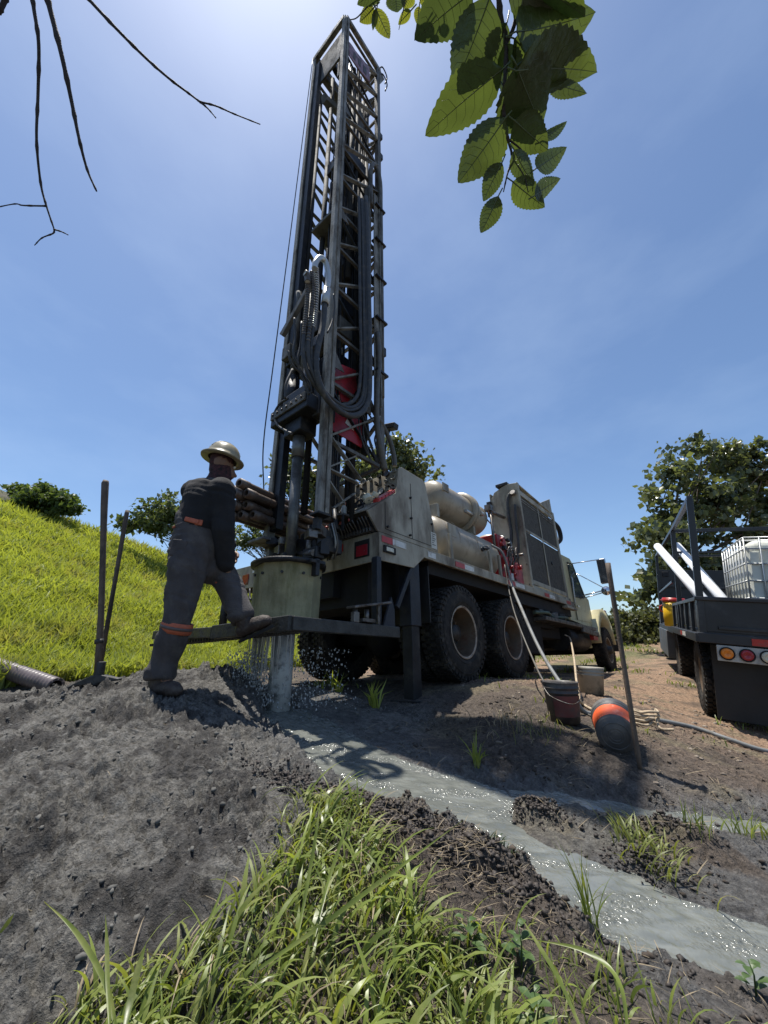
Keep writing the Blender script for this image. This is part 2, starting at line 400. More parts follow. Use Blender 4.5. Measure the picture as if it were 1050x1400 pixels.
def base_h(x, y):
    xc = np.clip(x, -5, 11); yc = np.clip(y, .2, 17)
    h = _wt[_n] + _wt[_n + 1] * xc + _wt[_n + 2] * yc
    for i in range(_n): h = h + _wt[i] * _U((xc - CP[i, 0]) ** 2 + (yc - CP[i, 1]) ** 2)
    return h
def zw(x, y): return -.58 - .135 * ((x + .45) * .775 - (y - 2.75) * .635)
MAIN = [p[:2] for p in [(-0.989, 3.409, -0.467), (-0.802, 2.975, -0.524), (-0.554, 2.710, -0.573), (-0.301, 2.228, -0.640), (-0.149, 2.102, -0.667), (-0.016, 2.030, -0.687), (0.106, 1.963, -0.706), (0.210, 1.829, -0.728), (0.336, 1.773, -0.746), (0.445, 1.697, -0.764), (0.520, 1.571, -0.783), (0.597, 1.496, -0.797), (0.700, 1.421, -0.814), (0.819, 1.393, -0.829), (0.921, 1.378, -0.841), (1.074, 1.344, -0.860), (1.45, 1.1), (1.75, 1.2),
        (1.277, 1.546, -0.864), (1.189, 1.568, -0.853), (1.118, 1.614, -0.841), (0.986, 1.655, -0.824), (0.896, 1.785, -0.804), (0.767, 1.844, -0.785), (0.620, 1.893, -0.765), (0.545, 2.019, -0.747), (0.650, 2.222, -0.740), (0.616, 2.364, -0.725), (0.450, 2.457, -0.699), (0.262, 2.516, -0.675), (0.104, 2.593, -0.651), (-0.115, 2.823, -0.609), (-0.397, 3.191, -0.548), (-0.698, 3.474, -0.492)]]
SIDE = [p[:2] for p in [(0.622, 2.382, -0.724), (0.891, 2.405, -0.750), (1.210, 2.376, -0.786), (1.381, 2.359, -0.805), (1.665, 2.356, -0.835), (2.112, 2.378, -0.880), (1.920, 2.187, -0.876), (1.558, 2.143, -0.842), (1.362, 2.181, -0.818), (1.137, 2.192, -0.794), (0.923, 2.233, -0.768), (0.745, 2.217, -0.751), (0.601, 2.195, -0.737)]]
def sdist(x, y, poly):
    """signed distance, positive outside"""
    P = np.array(poly); d = np.full(x.shape, 1e9); ins = np.zeros(x.shape, bool)
    for i in range(len(P)):
        a = P[i]; b = P[(i + 1) % len(P)]; e = b - a; wx = x - a[0]; wy = y - a[1]
        t = np.clip((wx * e[0] + wy * e[1]) / (e @ e), 0, 1)
        d = np.minimum(d, (wx - t * e[0]) ** 2 + (wy - t * e[1]) ** 2)
        c = ((a[1] > y) != (b[1] > y)) & (x < (b[0] - a[0]) * (y - a[1]) / (b[1] - a[1] + 1e-12) + a[0]); ins ^= c
    d = np.sqrt(d); return np.where(ins, -d, d)
def hill_h(x, y):
    yy = np.minimum(y, 12) - np.maximum(y - 12, 0) * .25
    h = -2.59 - .403 * x + .18 * yy + .16 * fbm(x * .45, y * .45, 3, 5) * sstep(3.5, 7, np.abs(x) + y * .3)
    return np.where(x < -16, h + (x + 16) * .3, h)
def ground(x, y, detail=True):
    x = np.asarray(x, float); y = np.asarray(y, float)
    near = sstep(9, 5, y) * sstep(6.5, 4.6, np.abs(x))
    b = base_h(x, y); h2 = hill_h(x, y)
    k = .35; m = np.maximum(b, h2) + np.maximum(k - np.abs(b - h2), 0) ** 2 / (4 * k)
    far = np.maximum(np.maximum(np.hypot(x, y) - 18, 0), 0)
    m = m - np.minimum(far * .06, 6) * sstep(-20, 10, x)
    grassy = sstep(-.25, .05, h2 - b)
    # warped banks
    wx = x + .035 * fbm(x * 5, y * 5, 3, 11); wy = y + .035 * fbm(x * 5, y * 5, 3, 21)
    lim = (np.abs(x) < 4) & (y < 5)
    sd = np.full(x.shape, 9.); 
    if lim.any():
        sd[lim] = np.minimum(sdist(wx[lim], wy[lim], MAIN), sdist(wx[lim], wy[lim], SIDE) + .012)
    z = m
    mound = sstep(.25, -.05, x - (-.25 + .28 * (y - 1.6))) * (1 - grassy) * sstep(4.3, 3.5, y)
    knoll = sstep(.5, .1, np.abs(x - .25) + np.abs(y - 1.35) * .6)
    if detail:
        clump = np.maximum(fbm(x * 3.1, y * 3.1, 2, 3), -.1)
        r1 = 1 - np.abs(perlin(x * 7, y * 7, 31)) * 2.0
        r2 = 1 - np.abs(perlin(x * 17, y * 17, 33)) * 2.0
        bl = np.abs(fbm(x * 9, y * 9, 4, 131, .6)); bl2 = np.abs(fbm(x * 26, y * 26, 3, 135, .6)); msk = sstep(-.15, .3, fbm(x * 2.4, y * 2.4, 3, 140))
        rough = .014 * r1 * clump * 2 + (.075 * (bl - .2) + .034 * (bl2 - .2)) * (.25 + .75 * msk) + .008 * r2 * msk + .008 * fbm(x * 38, y * 38, 2, 9)
        strk = fbm((x * .83 - y * .55) * 5, (x * .55 + y * .83) * 22, 4, 145, .6); rough = rough + .020 * np.minimum(strk, .12) * (1 - .5 * msk) + .0045 * fbm(x * 75, y * 75, 2, 150) - .022 * sstep(.18, .42, fbm(x * 15 - y * 6, y * 24 + x * 9, 3, 155, .6))
        amp = .45 + .75 * mound + .35 * sstep(.5, .0, sd) * (1 - mound)
        z = z + rough * amp * near * (1 - .5 * grassy) + .03 * fbm(x * 1.3, y * 1.3, 3, 60) * near + (1 - near) * .05 * fbm(x * .9, y * .9, 3, 61)
        dk = sstep(.55, .15, np.hypot(x - .15, (y - 1.6) * 1.2)) * .045 * np.maximum(0, 1 - np.abs(perlin(x * 11, y * 11, 77)) * 2.4)
        z = z + dk
        for (cx, cy, cr, ch) in CLODS:
            q = np.hypot(x - cx, y - cy) / cr
            z = z + np.where(q < 1, ch * (1 - q * q) * (1 + 1.1 * perlin(x * 24, y * 24, 80)), 0)
    w = zw(x, y)
    sdS = np.full(x.shape, 9.)
    if lim.any(): sdS[lim] = sdist(wx[lim], wy[lim], SIDE)
    isl = sstep(.45, .75, x) * sstep(2.6, 2.2, y) * sstep(1.0, 1.35, y + .15 * x)   # low wet mud between the two arms
    far_side = (y > 2.75 - .72 * x)
    cap = w + .018 + np.where(far_side, .30, .5) * np.maximum(np.minimum(sd, sdS), 0) + (z - m) * .8
    z = np.where((sd < .9) & far_side, np.minimum(z, cap), z)
    outside = np.maximum(z, w + .008 + .02 * sstep(0, .25, sd))
    inside = w - .01 - .05 * sstep(0, .06, -sd)
    t = sstep(.03, -.03, sd)
    z2 = np.where(sd < .6, outside * (1 - t) + inside * t, z)
    return z2, dict(sd=sd, grassy=grassy, mound=mound, near=near, b=b)
CLODS = [(p[0], p[1], r_, h_) for p, r_, h_ in [((0.683, 2.098, -0.754), .11, .035), ((0.908, 2.203, -0.769), .05, .012), ((0.462, 2.516, -0.695), .06, .02), ((0.650, 1.765, -0.780), .08, .03), ((0.976, 1.830, -0.808), .12, .03), ((1.184, 2.040, -0.812), .09, .025), ((1.291, 1.961, -0.830), .10, .02), ((-0.017, 2.158, -0.676), .12, .06), ((-0.191, 2.187, -0.655), .10, .05), ((0.133, 1.913, -0.713), .08, .03), ((1.404, 2.395, -0.804), .05, .025)]]
def gz(x, y): return float(ground(np.array([x]), np.array([y]), True)[0][0])
def steps(a, b, d, g, lim_lo, lim_hi):
    mid = np.arange(a, b, d); lo = []; s = d; v = a
    while v > lim_lo: s *= g; v -= s; lo.append(v)
    hi = []; s = d; v = mid[-1]
    while v < lim_hi: s *= g; v += s; hi.append(v)
    return np.r_[lo[::-1], mid, hi]
gxs = steps(-2.6, 2.4, .0085, 1.018, -90, 90); gys = np.r_[steps(.72, 2.0, .0075, 1.1, -8, .7), steps(2.007, 3.9, .012, 1.022, 2.0, 160)]; gys = np.unique(np.round(gys, 5))
GX, GY = np.meshgrid(gxs, gys)
GZ, INF = ground(GX.ravel(), GY.ravel())
nx, ny = len(gxs), len(gys)
idx = np.arange(nx * ny).reshape(ny, nx)
GF = np.stack([idx[:-1, :-1], idx[:-1, 1:], idx[1:, 1:], idx[1:, :-1]], -1).reshape(-1, 4)
go = np_obj('ground', np.c_[GX.ravel(), GY.ravel(), GZ], GF, None, True)
x, y = GX.ravel(), GY.ravel()
def cmix(a, b, t): return a * (1 - t[:, None]) + np.array(b) * t[:, None]
col = np.tile(np.array([.090, .072, .056]), (len(x), 1))
col = cmix(col, (.27, .18, .115), sstep(2.05, 3.7, x * .55 + y * .45 + .5 * fbm(x * .8, y * .8, 3, 90)) * (1 - INF['grassy']))
col = cmix(col, (.17, .145, .085), sstep(.05, .35, fbm(x * 1.7, y * 1.7, 3, 92)) * .6)
col = cmix(col, (.055, .043, .034), sstep(.1, .3, fbm(x * 2.3, y * 2.3, 3, 95)) * .6)
col = cmix(col, (.135, .131, .119), np.maximum(INF['mound'], sstep(1.0, .4, np.hypot(x + .6, (y - 3.5) * .8))))
col = cmix(col, (.048, .045, .042), INF['mound'] * sstep(-.02, .22, fbm(x * 3.4, y * 3.4, 5, 93, .62)) * .85)
wetm = sstep(.30, .02, INF['sd'] + .16 * fbm(x * 4, y * 4, 3, 94))
rightw = sstep(.3, .9, x) * sstep(2.5, 2.1, y) * sstep(1.5, 1.8, y + .25 * x)
wetm = np.maximum(wetm * (.45 + .55 * sstep(-.2, .2, fbm(x * 3, y * 3, 2, 96))), rightw * sstep(-.25, .15, fbm(x * 3.2, y * 3.2, 3, 97)) * .9)
wetm = wetm * (1 - sstep(.45, .2, np.hypot(x - .2, y - 1.4)) * .9)
col = cmix(col, (.12, .122, .118), wetm * .8)
col = cmix(col, (.048, .050, .016), INF['grassy'] * sstep(-.4, .1, fbm(x * 1.1, y * 1.1, 2, 98)))
farg = sstep(10, 14, y) * sstep(.0, .4, fbm(x * .6, y * .6, 3, 99) + .15); col = cmix(col, (.10, .11, .035), farg)
ca = go.data.color_attributes.new('soil_colour', 'FLOAT_COLOR', 'POINT')
ca.data.foreach_set('color', np.c_[col, np.clip(wetm, 0, 1)].astype(np.float32).ravel())
m = bpy.data.materials.new('ground_soil'); m.use_nodes = True
n, l = m.node_tree.nodes, m.node_tree.links
b = n['Principled BSDF']
at = n.new('ShaderNodeAttribute'); at.attribute_name = 'soil_colour'
tcn = n.new('ShaderNodeTexCoord')
def nz(sc, det=6, ro=.6):
    q = n.new('ShaderNodeTexNoise'); q.inputs['Scale'].default_value = sc; q.inputs['Detail'].default_value = det; q.inputs['Roughness'].default_value = ro
    l.new(tcn.outputs['Object'], q.inputs['Vector']); return q
n1 = nz(28, 8, .7); n2 = nz(150, 4); n3 = nz(5, 6)
r1 = n.new('ShaderNodeValToRGB'); r1.color_ramp.elements[0].position = .34; r1.color_ramp.elements[0].color = (.42, .40, .39, 1)
r1.color_ramp.elements[1].position = .68; r1.color_ramp.elements[1].color = (1.45, 1.45, 1.47, 1)
l.new(n1.outputs['Fac'], r1.inputs['Fac'])
mu = n.new('ShaderNodeMixRGB'); mu.blend_type = 'MULTIPLY'; mu.inputs['Fac'].default_value = 1
l.new(at.outputs['Color'], mu.inputs['Color1']); l.new(r1.outputs['Color'], mu.inputs['Color2'])
r2 = n.new('ShaderNodeValToRGB'); r2.color_ramp.elements[0].position = .66; r2.color_ramp.elements[0].color = (0, 0, 0, 1); r2.color_ramp.elements[1].position = .74
l.new(n2.outputs['Fac'], r2.inputs['Fac'])
n4 = nz(85, 5, .7); r4 = n.new('ShaderNodeValToRGB'); r4.color_ramp.elements[0].position = .36; r4.color_ramp.elements[0].color = (.5, .48, .46, 1); r4.color_ramp.elements[1].position = .62; r4.color_ramp.elements[1].color = (1.3, 1.3, 1.3, 1)
l.new(n4.outputs['Fac'], r4.inputs['Fac']); mu4 = n.new('ShaderNodeMixRGB'); mu4.blend_type = 'MULTIPLY'; mu4.inputs['Fac'].default_value = .75; l.new(mu.outputs['Color'], mu4.inputs['Color1']); l.new(r4.outputs['Color'], mu4.inputs['Color2']); mu = mu4
mu2 = n.new('ShaderNodeMixRGB'); mu2.inputs['Color2'].default_value = (.26, .235, .20, 1)
ml = n.new('ShaderNodeMath'); ml.operation = 'MULTIPLY'; ml.inputs[1].default_value = .55
l.new(r2.outputs['Color'], ml.inputs[0]); l.new(ml.outputs[0], mu2.inputs['Fac']); l.new(mu.outputs['Color'], mu2.inputs['Color1'])
l.new(mu2.outputs['Color'], b.inputs['Base Color'])
mr = n.new('ShaderNodeMapRange'); mr.inputs['To Min'].default_value = .92; mr.inputs['To Max'].default_value = .33
l.new(at.outputs['Alpha'], mr.inputs['Value']); l.new(mr.outputs['Result'], b.inputs['Roughness'])
bp = n.new('ShaderNodeBump'); bp.inputs['Strength'].default_value = 1.0; bp.inputs['Distance'].default_value = .03
ad = n.new('ShaderNodeMath'); ad.operation = 'MULTIPLY_ADD'; ad.inputs[1].default_value = .35
l.new(n2.outputs['Fac'], ad.inputs[0]); l.new(n1.outputs['Fac'], ad.inputs[2]); l.new(ad.outputs[0], bp.inputs['Height']); l.new(bp.outputs['Normal'], b.inputs['Normal'])
go.data.materials.append(m)
tag(go, kind='structure')

# muddy stream: a rippled sheet on the sloping water line
wxs = np.arange(-1.15, 1.9, .009); wys = np.arange(1.0, 3.4, .009)
WX, WY = np.meshgrid(wxs, wys); xx, yy = WX.ravel(), WY.ravel()
sdw = np.minimum(sdist(xx, yy, MAIN), sdist(xx, yy, SIDE))
u_ = (xx * .775 - yy * .635); v_ = (xx * .635 + yy * .775)
WZv = zw(xx, yy) + .0035 * fbm(u_ * 9, v_ * 16, 3, 51) + .0040 * fbm(u_ * 26, v_ * 38, 2, 52) * (.4 + .6 * sstep(-.1, .3, fbm(u_ * 3, v_ * 5, 2, 54)))
turb = sstep(1.2, .1, np.hypot(xx + .7, yy - 3.1)); WZv = WZv + turb * .016 * fbm(u_ * 24, v_ * 24, 2, 53)
idw = np.arange(len(xx)).reshape(len(wys), len(wxs))
WF = np.stack([idw[:-1, :-1], idw[:-1, 1:], idw[1:, 1:], idw[1:, :-1]], -1).reshape(-1, 4)
WF = WF[(sdw[WF] < .10).all(1)]
used = np.unique(WF); rem = np.zeros(len(xx), int); rem[used] = np.arange(len(used))
wo = np_obj('muddy_stream', np.c_[xx, yy, WZv][used], rem[WF], None, True)
m = bpy.data.materials.new('muddy_water'); m.use_nodes = True; n, l = m.node_tree.nodes, m.node_tree.links
b = n['Principled BSDF']; b.inputs['Roughness'].default_value = .14; b.inputs['Specular IOR Level'].default_value = .6
tcn = n.new('ShaderNodeTexCoord')
mpn = n.new('ShaderNodeMapping'); mpn.inputs['Rotation'].default_value = (0, 0, R(39)); mpn.inputs['Scale'].default_value = (1.2, 3.5, 1)
l.new(tcn.outputs['Object'], mpn.inputs['Vector'])
q = n.new('ShaderNodeTexNoise'); q.inputs['Scale'].default_value = 5; q.inputs['Detail'].default_value = 7; q.inputs['Distortion'].default_value = 1.2; l.new(mpn.outputs['Vector'], q.inputs['Vector'])
rr = n.new('ShaderNodeValToRGB'); rr.color_ramp.elements[0].position = .3; rr.color_ramp.elements[0].color = (.10, .107, .097, 1); rr.color_ramp.elements[1].position = .7; rr.color_ramp.elements[1].color = (.175, .182, .163, 1)
l.new(q.outputs['Fac'], rr.inputs['Fac']); l.new(rr.outputs['Color'], b.inputs['Base Color'])
q2 = n.new('ShaderNodeTexNoise'); q2.inputs['Scale'].default_value = 62; q2.inputs['Detail'].default_value = 2; l.new(tcn.outputs['Object'], q2.inputs['Vector'])
bp = n.new('ShaderNodeBump'); bp.inputs['Strength'].default_value = 1.0; bp.inputs['Distance'].default_value = .03; l.new(q2.outputs['Fac'], bp.inputs['Height']); l.new(bp.outputs['Normal'], b.inputs['Normal'])
q3 = n.new('ShaderNodeTexNoise'); q3.inputs['Scale'].default_value = 3.2; q3.inputs['Detail'].default_value = 5; l.new(mpn.outputs['Vector'], q3.inputs['Vector'])
m3 = n.new('ShaderNodeMapRange'); m3.inputs['From Min'].default_value = .46; m3.inputs['From Max'].default_value = .64; m3.inputs['To Min'].default_value = .10; m3.inputs['To Max'].default_value = .95
l.new(q3.outputs['Fac'], m3.inputs['Value']); l.new(m3.outputs['Result'], bp.inputs['Strength'])
wo.data.materials.append(m); tag(wo, kind='structure')


# ================================================================== DRILL RIG (local: X forward, Y left, Z up from the rear bumper's lower edge)
def mat4(rows, t):
    M4 = Matrix([list(r) + [0] for r in rows] + [[0, 0, 0, 1]]); M4.translation = Vector(t); return M4
RIGM = mat4([[0.64741, -0.76206, -0.0112], [0.76119, 0.6458, 0.05935], [-0.03799, -0.04695, 0.99817]], (-0.976, 4.434, 0.659))
rig = empty('drilling_rig_truck', matrix=RIGM)
tag(rig, 'cream truck-mounted drilling rig with its lattice mast raised over the borehole', 'drilling rig')
def rw(p): return RIGM @ Vector(p)          # rig-local point to world

# --- mast
ZB, ZT = .30, 9.15
XM, XB, YR, YL = -.65, .14, -1.13, -.41
mast = empty('mast'); mast.parent = rig
mb = MB()
mb.bb((XM - .045, YR - .035, ZB), (XM + .005, YR + .035, ZT)); mb.bb((XM + .012, YR - .045, ZB), (XM + .055, YR + .02, ZT))
mb.build('corner_rail', 'rail', mast, .004)
mb = MB(); mb.bb((XM - .05, YL - .02, ZB - .1), (XM - .03, YL + .045, ZT - .05)); mb.bb((XM - .028, YL + .02, ZB - .1), (XM + .06, YL + .045, ZT - .05))
mb.bb((XM - .04, YL + .046, ZB - .1), (XM + .02, YL + .052, ZT - .05))
mb.build('corner_rail', 'rail', mast, .004)
mb = MB(); mb.bb((XM - .026, YL - .115, ZB), (XM + .05, YL + .018, ZT - .3)); mb.build('guide_channel', 'dark', mast, .004)
for yy in (YR, YL):
    mb = MB(); mb.bb((XB - .035, yy - .035, 1.095), (XB + .035, yy + .035, ZT - .02)); mb.build('corner_rail', 'mast', mast, .004)
N = 13; hz = (ZT - .35 - ZB) / N
for i in range(N + 1):
    z = ZB + .1 + i * hz
    # horizontals on side, left and back faces
    if z < 1.0: continue
    for a, c2 in (((XM + .06, YR, z), (XB - .035, YR, z)), ((XM + .06, YL, z + .2), (XB - .035, YL, z + .2)), ((XB, YR + .035, z), (XB, YL - .035, z))):
        q = MB(); q.bar(a, c2, .035, .035); q.build('brace', 'mast', mast)
    if i == N: break
    z2 = z + hz
    q = MB(); q.bar((XM + .055, YR - .012, z + .04), (XB - .03, YR - .012, z2 - .04), .018, .05, (0, 1, 0)); q.build('brace', 'rail', mast)
    q = MB(); q.bar((XM + .06, YL + .03, z2 + .18), (XB - .03, YL + .03, z + .24), .016, .05, (0, 1, 0)); q.build('brace', 'mast', mast)
    q = MB(); q.bar((XB + .01, (YR, YL)[i % 2], z + .03), (XB + .01, (YL, YR)[i % 2], z2 - .03), .02, .045, (1, 0, 0)); q.build('brace', 'mast', mast)
    if i % 2:
        q = MB(); q.bar((XM + .05, YR + .02, z2 - .05), (XB - .03, YR + .02, z + .05), .03, .012); q.build('brace', 'dark', mast)
# big gusset plates and the thicker knee braces near the foot
for z in (1.9, 4.2, 6.5):
    q = MB(); q.prism([(XM + .06, YR - .022, z), (XM + .06, YR - .022, z + .22), (XM + .2, YR - .022, z + .02)], (0, .01, 0)); q.build('gusset', 'mast', mast)
for a, c2 in (((-0.624, -1.140, 0.741), (-0.253, -1.140, 1.017)), ((-0.624, -1.140, 0.741), (-0.237, -1.140, 0.735)), ((-0.626, -1.140, 1.108), (-0.187, -1.140, 0.792)), ((-0.609, -1.140, 0.637), (-0.394, -1.140, 0.456)), ((-0.526, -1.140, 0.381), (-0.264, -1.140, 0.609))):
    q = MB(); q.bar(a, c2, .014, .045, (0, 1, 0)); q.build('brace', 'rail', mast)
# crown
q = MB(); q.bar((XM - .02, YR, ZT), (XM - .02, YL + .05, ZT - .02), .07, .11); q.bar((XM, YR - .01, ZT + .04), (XB + .06, YR - .01, ZT + .02), .06, .10)
q.bar((XB, YR, ZT), (XB, YL, ZT), .07, .1); q.bar((XM, YL, ZT - .03), (XB, YL, ZT - .03), .07, .1)
q.prism([(XB + .02, YR - .04, ZT + .05), (XB + .16, YR - .04, ZT - .08), (XB + .03, YR - .04, ZT - .5)], (0, .02, 0))
q.build('crown_frame', 'rail', mast, .005)
q = MB(); q.bb((XM + .03, YR + .08, ZT - .9), (XM + .06, YL - .06, ZT - .10)); q.bb((XM + .08, YR + .2, ZT - 1.25), (XM + .5, YR + .24, ZT - .5)); q.build('crown_plate', 'mast', mast, .004)
for k, yy in enumerate((-.95, -.77, -.59)):
    q = MB(); q.lathe([(-.03, .001), (-.03, .15), (-.012, .12), (.012, .12), (.03, .15), (.03, .001)], (-.32, yy, ZT - .06), (0, 1, 0), 20); q.build('sheave', 'dark', mast)
q = MB()
q.bar((XM + .1, -.5, ZT - .55), (XB - .05, -.5, ZT - .55), .10, .14); q.bar((XM + .05, -.62, ZT - 1.5), (XB - .1, -.62, ZT - 1.15), .1, .12); q.build('crown_beam', 'mast', mast, .005)
for zz in (-.02, -.26):
    q = MB(); q.tube(spline([(XB + .02, YR - .02, ZT + .05 + zz), (XB + .10, YR - .05, ZT + .22 + zz), (XB + .22, YR - .05, ZT + .12 + zz), (XB + .20, YR - .02, ZT - .1 + zz)], 6), .012, 6); q.build('cable_loop', 'dark', mast)
sg = MB(); sg.prism([(-0.604, -1.180, 8.383), (-0.386, -1.180, 8.483), (-0.118, -1.180, 8.617), (-0.099, -1.180, 8.188), (-0.345, -1.180, 8.062), (-0.577, -1.180, 8.028)], (0, .012, 0)); s1 = sg.build('name_plate', pbr and 'redfade', mast) if 'redfade' in MT else None
# inside: feed cylinder, chain tubes, pulldown
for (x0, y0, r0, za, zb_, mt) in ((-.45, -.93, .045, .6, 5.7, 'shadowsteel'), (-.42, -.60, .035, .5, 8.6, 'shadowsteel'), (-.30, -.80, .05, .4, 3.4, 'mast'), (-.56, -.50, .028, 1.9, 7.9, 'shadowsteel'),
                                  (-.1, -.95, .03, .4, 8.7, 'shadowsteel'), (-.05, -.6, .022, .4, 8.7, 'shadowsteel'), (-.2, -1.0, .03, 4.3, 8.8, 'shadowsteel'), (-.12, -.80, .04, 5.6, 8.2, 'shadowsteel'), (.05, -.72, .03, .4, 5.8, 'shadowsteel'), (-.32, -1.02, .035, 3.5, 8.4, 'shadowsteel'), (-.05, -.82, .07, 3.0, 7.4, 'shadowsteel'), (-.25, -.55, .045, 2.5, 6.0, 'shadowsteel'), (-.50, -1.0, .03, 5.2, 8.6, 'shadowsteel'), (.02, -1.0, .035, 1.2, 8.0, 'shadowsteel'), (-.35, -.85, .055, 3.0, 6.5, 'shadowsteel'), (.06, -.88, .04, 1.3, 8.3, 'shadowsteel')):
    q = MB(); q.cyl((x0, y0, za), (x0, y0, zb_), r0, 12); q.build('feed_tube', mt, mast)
for (x0, y0, z0, dx, dy, dz, mt) in ((-.50, -.93, 5.6, .12, .14, .12, 'mast'), (-.40, -.75, 4.55, .35, .4, .06, 'mast'), (-.2, -.85, 7.3, .3, .3, .5, 'mast'), (-.25, -.85, 5.95, .4, .42, .25, 'dark'),
                                     (-.2, -.75, 3.3, .3, .3, .3, 'dark'), (-.25, -.75, 2.3, .25, .3, .3, 'dark'), (-.3, -.9, 2.75, .2, .2, .25, 'mast'), (-.25, -.75, 6.7, .2, .35, .1, 'dark'), (-.1, -.7, 4.1, .25, .5, .12, 'dark'), (-.02, -.80, 1.85, .1, .3, .5, 'mast')):
    q = MB(); q.box((x0, y0, z0), (dx, dy, dz)); q.build('cross_bracket', mt, mast, .008)
rnd = random.Random(4)
for k in range(11):
    x0 = -.5 + rnd.random() * .5; y0 = -1.02 + rnd.random() * .5
    q = MB(); q.tube(spline([(x0, y0, .5), (x0 + .05, y0 + .03, 2.5), (x0 - .03, y0, 5), (x0 + .02, y0 - .02, 8.6)], 6), .009, 5); q.build('cable', 'dark', mast)
q = MB(); q.tube(spline([(XM - .07, YL + .03, ZT - .05), (XM - .08, YL + .06, 7), (XM - .10, YL + .08, 4.5), (XM - .12, YL + .10, 2.3), (XM - .10, YL + .15, 1.3), (XM - .04, YL + .14, .75)], 8), .007, 5); q.build('cable', 'dark', mast)
# hose tray on the side
q = MB(); q.bb((-.17, -1.24, 1.6), (-.155, -1.15, 5.3)); q.bb((-.17, -1.165, 1.6), (-.05, -1.15, 5.3)); q.build('hose_tray', 'mast', mast, .003)
q = MB(); q.bb((-.03, -1.20, 1.75), (.075, -1.185, 5.35)); q.bb((.06, -1.22, 1.75), (.075, -1.185, 5.35)); q.build('hose_tray', 'rail', mast, .003)
q = MB(); q.tube(spline([(-.09, -1.19, 5.0), (-.09, -1.19, 5.75), (-.04, -1.19, 6.0), (.06, -1.19, 6.0), (.12, -1.19, 5.75), (.12, -1.19, 5.2)], 6) + [Vector((.11, -1.19, 3)), Vector((.10, -1.19, 1.9))], .032, 10); q.build('standpipe', 'mast', mast)
for z in (2.2, 3.0, 3.7, 4.4, 5.1):
    q = MB(); q.bb((-.02, -1.24, z), (.17, -1.14, z + .025)); q.build('pipe_clamp', 'dark', mast)
for z in (2.6, 6.55, 7.1):
    q = MB(); q.bb((XB + .03, -1.16, z), (XB + .09, -1.1, z + .12)); q.build('pipe_clamp', 'dark', mast)
# red sign plates
def z2(u, v, y=-1.10): return (u, v)
q = MB(); q.prism([(-0.590, -1.090, 2.025), (-0.436, -1.090, 2.072), (-0.215, -1.090, 2.140), (-0.198, -1.090, 1.883), (-0.325, -1.090, 1.657), (-0.418, -1.090, 1.604), (-0.464, -1.090, 1.732), (-0.487, -1.090, 1.774), (-0.499, -1.090, 1.585), (-0.576, -1.090, 1.550)], (0, .012, 0)); q.build('sign_plate', 'red', mast, .002)
q = MB(); q.prism([(-0.579, -1.090, 1.419), (-0.362, -1.090, 1.483), (-0.112, -1.090, 1.532), (-0.108, -1.090, 1.201), (-0.413, -1.090, 1.207), (-0.568, -1.090, 1.215)], (0, .012, 0)); q.build('sign_plate', 'red', mast, .002)
q = MB(); q.prism([(-0.336, -1.097, 1.440), (-0.238, -1.097, 1.340), (-0.365, -1.097, 1.373)], (0, .004, 0)); q.build('sign_mark', 'whitetape', mast)
q = MB(); q.prism([(-0.604, -1.180, 8.383), (-0.386, -1.180, 8.483), (-0.118, -1.180, 8.617), (-0.099, -1.180, 8.188), (-0.345, -1.180, 8.062), (-0.577, -1.180, 8.028)], (0, .012, 0)); q.build('name_plate', 'faded', mast)
for (u, v) in ((484, 72), (486, 80), (494, 84), (497, 94)): pass
for pl_ in ([(-0.492, -1.186, 8.337), (-0.442, -1.186, 8.353), (-0.454, -1.186, 8.120), (-0.504, -1.186, 8.128)], [(-0.390, -1.186, 8.346), (-0.321, -1.186, 8.375), (-0.336, -1.186, 8.183), (-0.387, -1.186, 8.169)], [(-0.268, -1.186, 8.392), (-0.197, -1.186, 8.421), (-0.195, -1.186, 8.193), (-0.266, -1.186, 8.188)]):
    q = MB(); q.prism(pl_, (0, .004, 0)); q.build('plate_lettering', 'print', mast)
# rotary head / carriage
head = empty('rotary_head'); head.parent = rig
q = MB(); q.bb((-.84, -1.08, 1.33), (-.56, -.50, 1.50)); q.bb((-.80, -.98, 1.50), (-.58, -.62, 1.66)); q.bb((-.78, -.92, 1.18), (-.58, -.66, 1.33)); q.bb((-.72, -1.1, 1.3), (-.5, -1.0, 1.75)); q.build('gearbox', 'dark', head, .012)
q = MB(); q.bb((-.86, -1.06, 1.40), (-.842, -.52, 1.49)); q.build('face_plate', 'mast', head, .004)
for k in range(7):
    q = MB(); q.cyl((-.875, -.56 - k * .075, 1.445), (-.86, -.56 - k * .075, 1.445), .013, 6); q.build('bolt', 'steel', head)
for yy in (-.92, -.62):
    q = MB(); q.cyl((-.70, yy, 1.62), (-.70, yy, 1.95), .075, 12); q.cyl((-.70, yy, 1.95), (-.70, yy, 2.0), .05, 12); q.build('hydraulic_motor', 'dark', head)
q = MB(); q.bb((-.78, -.62, 2.25), (-.72, -.48, 2.42)); q.build('face_plate', 'mast', head, .004)
q = MB(); q.bb((-.72, -1.05, 2.2), (-.56, -.48, 2.32)); q.bb((-.70, -.98, 2.42), (-.58, -.86, 2.7)); q.build('carriage_beam', 'dark', head, .01)
q = MB(); q.bar((-.85, -.56, 2.50), (-.85, -1.02, 2.92), .05, .07); q.build('hose_bracket', 'mast', head, .005)
q = MB(); q.cyl((-.68, -.78, 1.9), (-.68, -.78, 3.1), .045, 12); q.build('swivel_pipe', 'mast', head)
q = MB(); q.tube([(-.70, -.60, 1.9), (-.70, -.60, 3.15), (-.72, -.60, 3.25)], .032, 10); q.build('swivel_pipe', 'mast', head)
